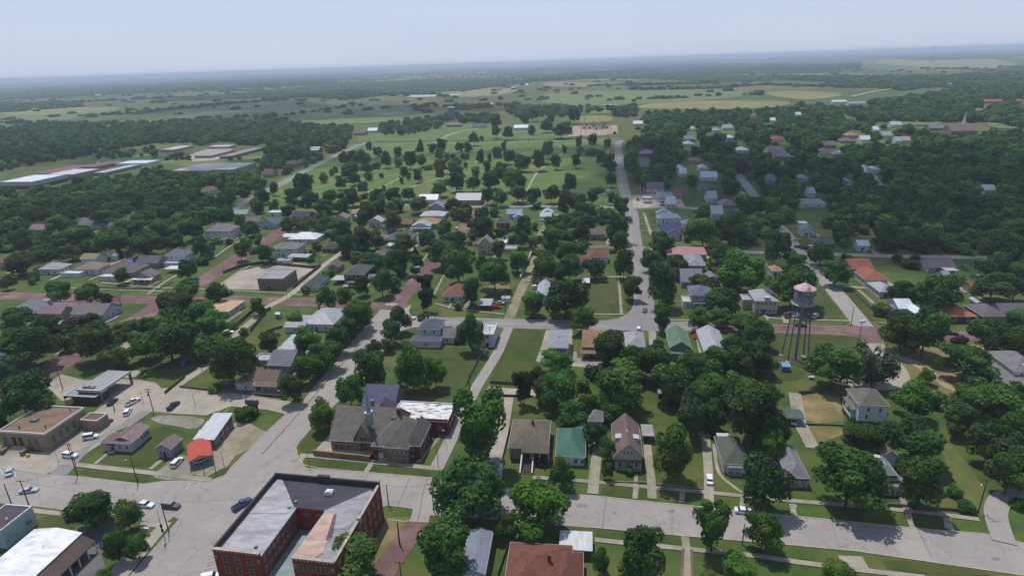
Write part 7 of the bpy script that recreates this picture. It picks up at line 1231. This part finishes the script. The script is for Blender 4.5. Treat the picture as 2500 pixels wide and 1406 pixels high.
# ---- labels: what it looks like, then the landmark that finds it
LM = [(a.replace(' behind', ' behind').strip(), x, y) for (a, x, y, *_r) in HOUSES]
def rel(cx, cy, lx, ly):
    dx, dy = cx-lx, cy-ly
    if abs(dx) > 1.6*abs(dy): return 'right of' if dx > 0 else 'left of'
    if abs(dy) > 1.6*abs(dx): return 'below' if dy > 0 else 'above'
    return ('lower right of' if dx > 0 else 'lower left of') if dy > 0 else ('upper right of' if dx > 0 else 'upper left of')
USED = set()
def treelabel(t):
    cx, cy, w, h, sp = t[:5]
    size = 'huge' if w > 110 else 'large' if w > 72 else 'middling' if w > 44 else 'small' if w > 26 else 'tiny'
    look = {'d': 'dark green tree', 'm': 'mid-green tree', 'l': 'bright yellow-green tree', 'L': 'light green tree', 'c': 'dark pointed conifer', 'g': 'grey-green spiky tree', 'p': 'purple-leaved shrub', 'b': 'low rounded bush', 'v': 'tall upright tree', 'o': 'dark oval cedar tree'}[sp]
    near = sorted(LM, key=lambda q: (q[1]-cx)**2+((q[2]-cy)*1.3)**2)[:14]
    for q in near[:3]:
        s = '%s %s %s the %s' % (size, look, rel(cx, cy, q[1], q[2]), q[0])
        if s not in USED and len(s.split()) <= 16: USED.add(s); return s
    for i in range(6):
        for j in range(i+1, 9):
            s = '%s %s between the %s and the %s' % (size, look, near[i][0], near[j][0])
            if s not in USED and len(s.split()) <= 16: USED.add(s); return s
    for i in range(14):
        s = '%s %s %s the %s' % (size, look, rel(cx, cy, near[i][1], near[i][2]), near[i][0])
        if s not in USED and len(s.split()) <= 16: USED.add(s); return s
    s = '%s %s %d%% across and %d%% down the photo' % (size, look, round(cx/25), round(cy/14.06)); USED.add(s); return s
for i, t in enumerate(sorted(TREES, key=lambda t: t[1])):
    cx, cy, w, h, sp, X, Y, a, c, z = t
    o = thing({'b': 'bush', 'p': 'purple_shrub', 'c': 'conifer_tree', 'g': 'conifer_tree'}.get(sp, 'broadleaf_tree'), treelabel(t), 'shrub' if sp in 'bp' else 'tree', (X, Y, 0), 'shrubs and bushes in the yards' if sp in 'bp' else 'trees standing in the town and park')
    me = CM[sp][i % len(CM[sp])]; k = bpy.data.objects.new('crown', me); COL.objects.link(k); k.parent = o; k.location = (0, 0, z); k.scale = (a*1.08, a*1.08, c*1.08); k.rotation_euler = (random.uniform(-.08, .08), random.uniform(-.08, .08), random.uniform(0, 6.28))
    if sp != 'b' and sp != 'p': g = bpy.data.objects.new('trunk', TM); COL.objects.link(g); g.parent = o; g.scale = (a*.42, a*.42, z*.82); g.rotation_euler = (0, 0, random.uniform(0, 6.28))
# the bare tree
p_ = P(295, 745); t = thing('bare_tree', 'leafless brown tree spreading bare branches at the brick street corner', 'tree', p_, None); m = MB(); random.seed(5)
def br(p, d, l, r, n):
    q = p+d*l; m.tube(p, q, r, r*.6, 5, False)
    if n:
        for _ in range(3): dd = d+np.array([random.uniform(-.7, .7), random.uniform(-.7, .7), random.uniform(-.15, .35)]); br(q, dd/np.linalg.norm(dd), l*.72, r*.55, n-1)
br(p_, np.array([0, 0, 1.]), 2.2, .32, 5); m.build('branches', mat('bare_bark', (124, 104, 92), (104, 86, 76), 2), t)
# ------------------------------------------------------------------ woodland (uncountable): points that carry the crown shapes
def inpoly(x, y, pg):
    c = np.zeros(len(x), bool); n = len(pg)
    for i in range(n):
        x1, y1 = pg[i]; x2, y2 = pg[(i+1) % n]
        with np.errstate(divide='ignore', invalid='ignore'): c ^= ((y1 > y) != (y2 > y)) & (x < (x2-x1)*(y-y1)/(y2-y1+1e-12)+x1)
    return c
def projn(p):
    v = p-np.array([0, 0, H]); k = v @ _f; return CX+F*(v @ IR)/k, CY-F*(v @ IU)/k, k
LEAF['w'] = leafmat('woodland_leaves', (38, 68, 30), (94, 124, 54), .42); LEAF['x'] = leafmat('woodland_pale_leaves', (52, 84, 32), (116, 144, 60), .3)
WMESH = [crown_mesh('wood_crown', LEAF['x'] if i in (0, 4) else LEAF['w'], 50+i, 800, ('round', 'round', 'vase')[i % 3], .15) for i in range(8)]
FMESH = [crown_mesh('far_crown', LEAF['d'] if i % 3 else LEAF['m'], 70+i, 130, 'mound', .42) for i in range(4)]
ROADS_PX = [([(1566, 765), (1568, 700), (1549, 600), (1545, 532), (1518, 440), (1508, 352)], 9), ([(1806, 432), (1840, 475), (1862, 508)], 8), ([(1915, 565), (1938, 600)], 7), ([(2002, 670), (2108, 797)], 9), ([(1530, 509), (1706, 510), (1880, 517)], 5), ([(1545, 606), (1725, 613), (1859, 617), (2060, 622), (2219, 627), (2460, 634)], 7), ([(560, 515), (700, 440), (850, 365)], 8), ([(860, 354), (1215, 349), (1520, 338)], 7), ([(2100, 404), (2146, 450), (2150, 468)], 6), ([(1600, 455), (1660, 440), (1690, 500)], 3)]
ROAD_W = [([P(x, y)[:2] for x, y in pl], w_) for pl, w_ in ROADS_PX]
def segdist(X, Y, pl):
    d = np.full(len(X), 1e9)
    for (x1, y1), (x2, y2) in zip(pl[:-1], pl[1:]):
        dx, dy = x2-x1, y2-y1; t = np.clip(((X-x1)*dx+(Y-y1)*dy)/(dx*dx+dy*dy), 0, 1); d = np.minimum(d, np.hypot(X-x1-t*dx, Y-y1-t*dy))
    return d
def wood(name, label, regions, meshes, keep=True, smin=3.6, smax=6.2, group=None, flat=.95, given=None):
    """regions: (photo polygon, spacing m, chance)"""
    PX = []
    for pg, sp_, ch in regions:
        w = np.array([P(x, y)[:2] for x, y in pg]); x0, y0 = w.min(0); x1, y1 = w.max(0)
        nx, ny = int((x1-x0)/sp_)+1, int((y1-y0)/sp_)+1
        if nx*ny > 900000: print('TOO MANY', nx*ny); continue
        gx, gy = np.meshgrid(np.arange(nx)*sp_+x0, np.arange(ny)*sp_+y0); gx = gx.ravel()+rng.uniform(-.45, .45, nx*ny)*sp_; gy = gy.ravel()+rng.uniform(-.45, .45, nx*ny)*sp_
        a, b_, k = projn(np.stack([gx, gy, np.zeros_like(gx)], 1)); ok = inpoly(a, b_, pg) & (rng.random(len(gx)) < ch) & (a > -60) & (a < 2560)
        PX.append(np.stack([gx[ok], gy[ok], np.full(ok.sum(), sp_)], 1))
    p = np.concatenate(PX); n = len(p); s0_ = rng.uniform(smin, smax, n); s = s0_*np.clip(p[:, 2]/8.5, .8, 2.8)
    hgt_ = s0_*flat*np.clip(p[:, 2]/8.5, .8, 1.25)*rng.uniform(.65, 1.35, n)
    top = np.stack([p[:, 0], p[:, 1], hgt_*1.1], 1); a, b_, k = projn(top); r_ = s*F/k
    ok = np.ones(n, bool)
    if keep:
        for (lm, hx, hy, x0, x1, y0, y1) in HOUSES:      # leave the roofs the photo shows in view
            if y1 > 620 and hy > 620 and False: continue
            ov = (a+r_*.75 > x0) & (a-r_*.75 < x1) & (b_+r_ > y0) & (b_-r_*.8 < y1-(y1-y0)*.2); gp = projn(np.stack([p[:, 0], p[:, 1], p[:, 0]*0], 1))[1]
            ok &= ~(ov & (gp > (y0+y1)/2-1))
            ok &= ~((np.abs(a-(x0+x1)/2) < (x1-x0)/2+r_*.3) & (np.abs(gp-(y0+y1)/2) < (y1-y0)/2+r_*.3))
        for pl, w_ in ROAD_W: ok &= segdist(p[:, 0], p[:, 1], pl) > w_/2+s*.75
    p, s, hgt_ = p[ok], s[ok], hgt_[ok]; n = len(p)
    if given is not None: g_ = np.array([(t[5], t[6], t[7], t[8], t[9]) for t in given]); p = np.concatenate([p, np.stack([g_[:, 0], g_[:, 1], g_[:, 0]*0+8.5], 1)]); s = np.concatenate([s, g_[:, 2]]); hgt_ = np.concatenate([hgt_, g_[:, 3]*1.1]); n = len(p)
    me = bpy.data.meshes.new(name); co = np.stack([p[:, 0], p[:, 1], hgt_*.82], 1); me.vertices.add(n); me.vertices.foreach_set('co', co.ravel().astype(np.float32))
    for nm, arr in (('size', s*1.12), ('tall', hgt_*1.05), ('turn', rng.uniform(0, 6.28, n)), ('pick', rng.integers(0, len(meshes), n).astype(float))):
        at = me.attributes.new(nm, 'FLOAT', 'POINT'); at.data.foreach_set('value', arr.astype(np.float32))
    o = bpy.data.objects.new(name, me); COL.objects.link(o); prop(o, label, 'woodland', group, 'stuff')
    ng = bpy.data.node_groups.new(name+'_nodes', 'GeometryNodeTree'); ng.interface.new_socket('Geometry', in_out='INPUT', socket_type='NodeSocketGeometry'); ng.interface.new_socket('Geometry', in_out='OUTPUT', socket_type='NodeSocketGeometry')
    N = ng.nodes; L = ng.links; gi = N.new('NodeGroupInput'); go = N.new('NodeGroupOutput'); m2p = N.new('GeometryNodeMeshToPoints'); L.new(gi.outputs[0], m2p.inputs[0])
    jn = N.new('GeometryNodeJoinGeometry')
    def attr(nm): q = N.new('GeometryNodeInputNamedAttribute'); q.data_type = 'FLOAT'; q.inputs['Name'].default_value = nm; return q.outputs['Attribute']
    cb = N.new('ShaderNodeCombineXYZ'); L.new(attr('size'), cb.inputs[0]); L.new(attr('size'), cb.inputs[1]); L.new(attr('tall'), cb.inputs[2]); rt = N.new('ShaderNodeCombineXYZ'); L.new(attr('turn'), rt.inputs[2])
    for i, mm in enumerate(meshes):
        src = SRC[mm.name]; oi = N.new('GeometryNodeObjectInfo'); oi.inputs['Object'].default_value = src; ip = N.new('GeometryNodeInstanceOnPoints'); cmp_ = N.new('FunctionNodeCompare'); cmp_.data_type = 'FLOAT'; cmp_.operation = 'EQUAL'; cmp_.inputs['B'].default_value = i; cmp_.inputs['Epsilon'].default_value = .1; L.new(attr('pick'), cmp_.inputs['A'])
        L.new(m2p.outputs[0], ip.inputs['Points']); L.new(cmp_.outputs[0], ip.inputs['Selection']); L.new(oi.outputs['Geometry'], ip.inputs['Instance']); L.new(cb.outputs[0], ip.inputs['Scale']); L.new(rt.outputs[0], ip.inputs['Rotation']); L.new(ip.outputs[0], jn.inputs[0])
    L.new(jn.outputs[0], go.inputs[0]); o.modifiers.new('trees', 'NODES').node_group = ng
    print('WOOD', name, n)
    return o
SRC = {}
for mm in WMESH+FMESH: SRC[mm.name] = bpy.data.objects.new(mm.name, mm)      # unlinked shapes, seen only through the woodland
PARKISH = 0
wood('woodland', 'dense dark wood covering the right side of the view', [
  ([(2010, 560), (1990, 520), (1880, 505), (1900, 470), (1990, 440), (2060, 400), (2200, 372), (2340, 345), (2540, 330), (2560, 640), (2440, 640), (2420, 622), (2200, 618), (2060, 612), (2040, 590)], 9.3, .93),
  ([(1880, 440), (2000, 385), (2200, 372), (2060, 400), (1990, 440), (1900, 470)], 9.5, .9), ([(2380, 560), (2560, 560), (2560, 680), (2440, 680)], 9, .7)], WMESH)
wood('woodland', 'belt of dark trees between the school and the old town', [
  ([(-60, 480), (60, 478), (220, 440), (420, 425), (600, 425), (640, 400), (760, 355), (850, 345), (840, 365), (700, 430), (560, 500), (560, 545), (480, 560), (380, 600), (200, 620), (0, 640), (-60, 640)], 8.5, .86),
  ([(-60, 640), (0, 640), (60, 660), (20, 700), (-60, 700)], 9, .6), ([(560, 545), (600, 500), (700, 505), (760, 520), (900, 505), (980, 515), (1100, 520), (1180, 540), (700, 560), (600, 530)], 8.5, .5)], WMESH)
wood('woodland', 'tree-filled streets of the shaded suburb east of the highway', [
  ([(1540, 345), (1700, 320), (1880, 300), (2060, 300), (2200, 320), (2340, 345), (2040, 385), (1900, 440), (1870, 500), (1860, 540), (1700, 530), (1690, 505), (1560, 470), (1525, 400)], 10.0, .62),
  ([(1700, 520), (1880, 520), (1980, 560), (1990, 600), (1860, 606), (1740, 600), (1700, 560)], 10, .6), ([(1560, 345), (1640, 345), (1660, 470), (1560, 460)], 9, .45)], WMESH)
wood('woodland', 'wooded far edge of town beyond the school and park', [
  ([(-60, 330), (60, 312), (300, 312), (560, 300), (720, 305), (860, 318), (850, 345), (760, 355), (640, 400), (470, 355), (380, 350), (240, 375), (120, 400), (-60, 430)], 10.0, .66),
  ([(870, 318), (1000, 300), (1100, 288), (1210, 285), (1220, 300), (1080, 312), (1010, 330), (900, 335)], 11, .55), ([(1540, 300), (1620, 280), (1850, 275), (2000, 262), (2060, 270), (2050, 300), (1880, 300), (1700, 320), (1560, 325)], 11, .7),
  ([(2040, 262), (2200, 245), (2330, 225), (2560, 205), (2560, 330), (2410, 300), (2280, 300), (2100, 300)], 12, .85), ([(1230, 262), (1420, 268), (1500, 270), (1400, 282), (1250, 290)], 12, .4), ([(1490, 268), (1550, 262), (1560, 290), (1500, 285)], 11, .7)], WMESH, smin=3.2, smax=5.8)
# small groves in the town gaps
wood('shrubbery', 'loose undergrowth and small trees filling back yards and verges', [
  ([(1400, 860), (1560, 850), (1850, 850), (1900, 930), (1890, 1000), (1700, 1040), (1640, 1000), (1400, 1000)], 8, .5), ([(340, 780), (580, 770), (620, 830), (560, 900), (330, 890)], 8, .35), ([(0, 770), (300, 770), (330, 850), (170, 900), (0, 880)], 9, .35), ([(700, 790), (900, 740), (900, 800), (760, 920), (690, 900)], 7, .35),
  ([(1060, 580), (1180, 560), (1240, 640), (1240, 700), (1100, 700)], 8.5, .55), ([(1300, 560), (1520, 560), (1520, 660), (1300, 690)], 8.5, .55), ([(840, 570), (980, 560), (1040, 640), (960, 720), (850, 700)], 8, .5), ([(1600, 570), (1850, 570), (1840, 780), (1600, 780)], 9, .42), ([(1860, 600), (2200, 600), (2240, 680), (2000, 690), (1880, 700)], 9, .4), ([(2200, 600), (2560, 640), (2560, 860), (2240, 760)], 10, .4),
  ([(2350, 960), (2560, 930), (2560, 1210), (2470, 1200), (2400, 1100)], 8, .8), ([(2140, 1010), (2280, 990), (2290, 1100), (2200, 1110)], 8, .5), ([(1900, 1080), (2160, 1060), (2200, 1120), (1960, 1140)], 8, .5), ([(640, 470), (860, 400), (1480, 360), (1480, 470), (1290, 480), (1000, 490), (720, 490)], 22, .07), ([(240, 375), (640, 350), (640, 400), (420, 420), (240, 430)], 11, .5), ([(480, 560), (700, 540), (1180, 545), (1000, 640), (700, 660), (500, 620)], 9, .32), ([(0, 600), (520, 590), (540, 640), (300, 700), (0, 720)], 9, .3), ([(0, 740), (240, 745), (240, 800), (0, 800)], 9, .35), ([(1180, 505), (1540, 505), (1540, 600), (1180, 600)], 9, .4), ([(540, 490), (700, 470), (980, 490), (980, 505), (700, 515)], 11, .35)], WMESH, smin=2.2, smax=4.2, flat=.88, given=EXTRA_TREES)
# field trees and hedgerows out to the horizon
HEDGE_ = 0
HEDGE = [([(0, 258), (200, 250), (420, 240), (600, 235), (820, 238)], 26, 13, .85), ([(190, 285), (330, 278), (480, 262), (640, 248), (700, 243)], 26, 13, .85), ([(640, 245), (800, 232), (1080, 232)], 30, 14, .8), ([(840, 216), (1000, 206), (1250, 202), (1480, 192)], 60, 16, .85), ([(1430, 212), (1700, 205), (1880, 195), (2050, 200)], 50, 15, .85), ([(1560, 220), (1760, 216), (1860, 208), (2100, 215)], 34, 14, .8), ([(1545, 244), (1680, 240)], 18, 12, .9), ([(1720, 236), (1850, 232)], 12, 12, .7), ([(0, 300), (200, 306), (420, 300), (700, 296)], 30, 13, .6),
  ([(2250, 168), (2420, 172), (2560, 168)], 40, 16, .7), ([(1850, 190), (2050, 188), (2250, 200), (2500, 195)], 60, 15, .8), ([(1000, 262), (1100, 262), (1250, 256), (1310, 270)], 30, 13, .5), ([(480, 290), (680, 286), (850, 262), (900, 260)], 20, 12, .5), ([(1150, 244), (1400, 242), (1560, 250)], 12, 12, .25), ([(0, 232), (300, 222), (640, 222)], 60, 15, .7), ([(300, 270), (640, 262)], 10, 13, .3), ([(1090, 268), (1210, 262)], 50, 12, .7)]
RG2 = []
for pl, wd, sp_, ch in HEDGE:
    q = [P(x, y)[:2] for x, y in pl]; L_, R2_ = offs(q, wd)
    RG2.append(([proj((*p, 0))[:2] for p in L_]+[proj((*p, 0))[:2] for p in R2_][::-1], min(sp_*1.15, 20), min(1, ch*1.1)))
RG2 += [([(0, 232), (820, 180), (1300, 180), (1700, 178), (2560, 160), (2560, 230), (2100, 225), (1300, 262), (900, 285), (0, 330)], 45, .06), ([(0, 232), (100, 215), (500, 200), (820, 190), (820, 205), (400, 226), (0, 245)], 26, .55), ([(0, 262), (200, 250), (200, 262), (0, 276)], 22, .7), ([(700, 236), (840, 222), (960, 230), (850, 246)], 18, .6), ([(1250, 188), (1600, 168), (2100, 155), (2100, 172), (1600, 188), (1300, 200)], 40, .5), ([(1880, 192), (2500, 180), (2560, 205), (2200, 222), (2050, 205)], 24, .55)]
wood('hedgerow_trees', 'tree lines and lone field trees across the farmland', RG2, FMESH[:4], keep=False, smin=3.4, smax=6.0)
def farwood():
    pts = []; lo = []
    n = 60000; yy = rng.uniform(math.log(2800), math.log(32000), n); yy = np.exp(yy); xx = rng.uniform(-1, 1, n)*yy*1.0
    out = []
    for x, y in zip(xx, yy):
        v = mnoise.noise(Vector((x*.0007+3, y*.00028, 0)))+.55*mnoise.noise(Vector((x*.0022, y*.0009+7, 0)))
        if v > -.02: out.append((x, y))
    return np.array(out)
fw_ = farwood(); n = len(fw_)
me = MB(); 
def farobj():
    s = np.clip(fw_[:, 1]*.0055, 16, 90)*rng.uniform(.6, 1.4, n); ang = np.linspace(0, 2*math.pi, 7)[:-1]; vs = []; fs = []
    hh = np.minimum(8+fw_[:, 1]*.0003, 15)*rng.uniform(.7, 1.15, n)
    ca = np.cos(ang); sa = np.sin(ang); k = np.arange(n)*13
    ring0 = np.stack([fw_[:, 0, None]+s[:, None]*1.6*ca*rng.uniform(.7, 1.2, (n, 6)), fw_[:, 1, None]+s[:, None]*sa, np.full((n, 6), .2)], 2); ring1 = np.stack([fw_[:, 0, None]+s[:, None]*1.2*ca*rng.uniform(.6, 1.1, (n, 6)), fw_[:, 1, None]+s[:, None]*.75*sa, hh[:, None]*rng.uniform(.55, .95, (n, 6))], 2); tp = np.stack([fw_[:, 0], fw_[:, 1], hh], 1)[:, None, :]
    V = np.concatenate([ring0, ring1, tp], 1).reshape(-1, 3); Q = []
    for i in range(6): j = (i+1) % 6; Q.append(np.stack([k+i, k+j, k+6+j, k+6+i], 1)); Q.append(np.stack([k+6+i, k+6+j, k+12, k+12], 1))
    quads = np.concatenate(Q[0::2]); tris = np.concatenate(Q[1::2])[:, :3]
    me = bpy.data.meshes.new('distant_woods'); me.vertices.add(len(V)); me.vertices.foreach_set('co', V.ravel()); li = np.concatenate([quads.ravel(), tris.ravel()]); me.loops.add(len(li)); me.loops.foreach_set('vertex_index', li); me.polygons.add(len(quads)+len(tris)); st = np.concatenate([np.arange(len(quads))*4, len(quads)*4+np.arange(len(tris))*3]); me.polygons.foreach_set('loop_start', st); me.polygons.foreach_set('loop_total', np.concatenate([np.full(len(quads), 4), np.full(len(tris), 3)])); me.update(calc_edges=True)
    me.materials.append(mat('distant_foliage', (34, 56, 32), (50, 74, 40), .02, .95)); o = bpy.data.objects.new('distant_woods', me); COL.objects.link(o); prop(o, 'blue-green belts of woodland stretching to the horizon', 'woodland', None, 'stuff')
farobj()
# ------------------------------------------------------------------ air and clouds
def haze():
    me = MB(); X = 45000; me.prism([(-X, -150, -1), (X, -150, -1), (X, X, -1), (-X, X, -1)], [(-X, -150, 125), (X, -150, 125), (X, X, 125), (-X, X, 125)])
    m = bpy.data.materials.new('haze_air'); m.use_nodes = True; N = m.node_tree.nodes; N.clear()
    o = N.new('ShaderNodeOutputMaterial'); v = N.new('ShaderNodeVolumePrincipled'); v.inputs['Density'].default_value = HAZE_D
    v.inputs['Color'].default_value = HAZE_C; v.inputs['Anisotropy'].default_value = 0.0
    m.node_tree.links.new(v.outputs[0], o.inputs['Volume']); pass
    return prop(me.build('haze', m), 'pale blue summer haze over the town and farmland', 'haze', kind='stuff')
HAZE_D = 1.12e-4; HAZE_C = (.76, .89, 1.0, 1)
haze()

# fair-weather clouds high above the town: they stand outside the frame and shade parts of the ground
def cloud(label, cells, alt=1300.0):
    m = bpy.data.materials.get('cloud_vapour')
    if m is None:
        m = bpy.data.materials.new('cloud_vapour'); m.use_nodes = True; t = m.node_tree; N = t.nodes; L = t.links; b = N['Principled BSDF']; b.inputs['Base Color'].default_value = (.85, .87, .9, 1); b.inputs['Roughness'].default_value = 1
        tp = N.new('ShaderNodeBsdfTransparent'); ms = N.new('ShaderNodeMixShader'); g = N.new('ShaderNodeNewGeometry'); nz = N.new('ShaderNodeTexNoise'); nz.inputs['Scale'].default_value = .012; nz.inputs['Detail'].default_value = 5; mr = N.new('ShaderNodeMapRange'); mr.inputs['From Min'].default_value = .36; mr.inputs['From Max'].default_value = .6; mr.inputs['To Min'].default_value = .05; mr.inputs['To Max'].default_value = .5
        L.new(g.outputs['Position'], nz.inputs['Vector']); L.new(nz.outputs[0], mr.inputs['Value']); L.new(mr.outputs[0], ms.inputs[0]); L.new(tp.outputs[0], ms.inputs[1]); L.new(b.outputs[0], ms.inputs[2]); L.new(ms.outputs[0], N['Material Output'].inputs['Surface'])
    me = MB(); off = np.array(SUND)*(alt/SUND.z); r = random.Random(len(label))
    for (px, py, rx, ry) in cells:          # ground spots that the cloud shades
        c = P(px, py)+off; n = 22; vs = []; fs = []; rings = 7
        for j in range(rings+1):
            ph = math.pi*j/rings
            for k in range(n): a = 6.2832*k/n; w_ = 1+.16*math.sin(3*a+px)+.1*math.sin(7*a+py); vs.append((c[0]+rx*w_*math.sin(ph)*math.cos(a), c[1]+ry*w_*math.sin(ph)*math.sin(a), c[2]+(70 if ph < 1.57 else 25)*math.cos(ph)))
        fs = [(j*n+k, j*n+(k+1) % n, (j+1)*n+(k+1) % n, (j+1)*n+k) for j in range(rings) for k in range(n)]; me.mesh(vs, fs)
    prop(me.build('cloud', m), label, 'cloud', kind='stuff')
cloud('thin white cloud above the right-hand woods', [(1750, 430, 150, 130), (2100, 500, 190, 150), (1950, 400, 210, 160), (2350, 560, 150, 110), (1600, 400, 90, 150), (2350, 470, 200, 130)])
cloud('thin white cloud above the upper park', [(1330, 372, 190, 55), (700, 400, 130, 60)])
cloud('thin white cloud above the northern pasture', [(850, 275, 420, 260), (600, 262, 300, 260)])
cloud('thin white cloud above the left woods', [(60, 390, 260, 90), (300, 520, 120, 60)])
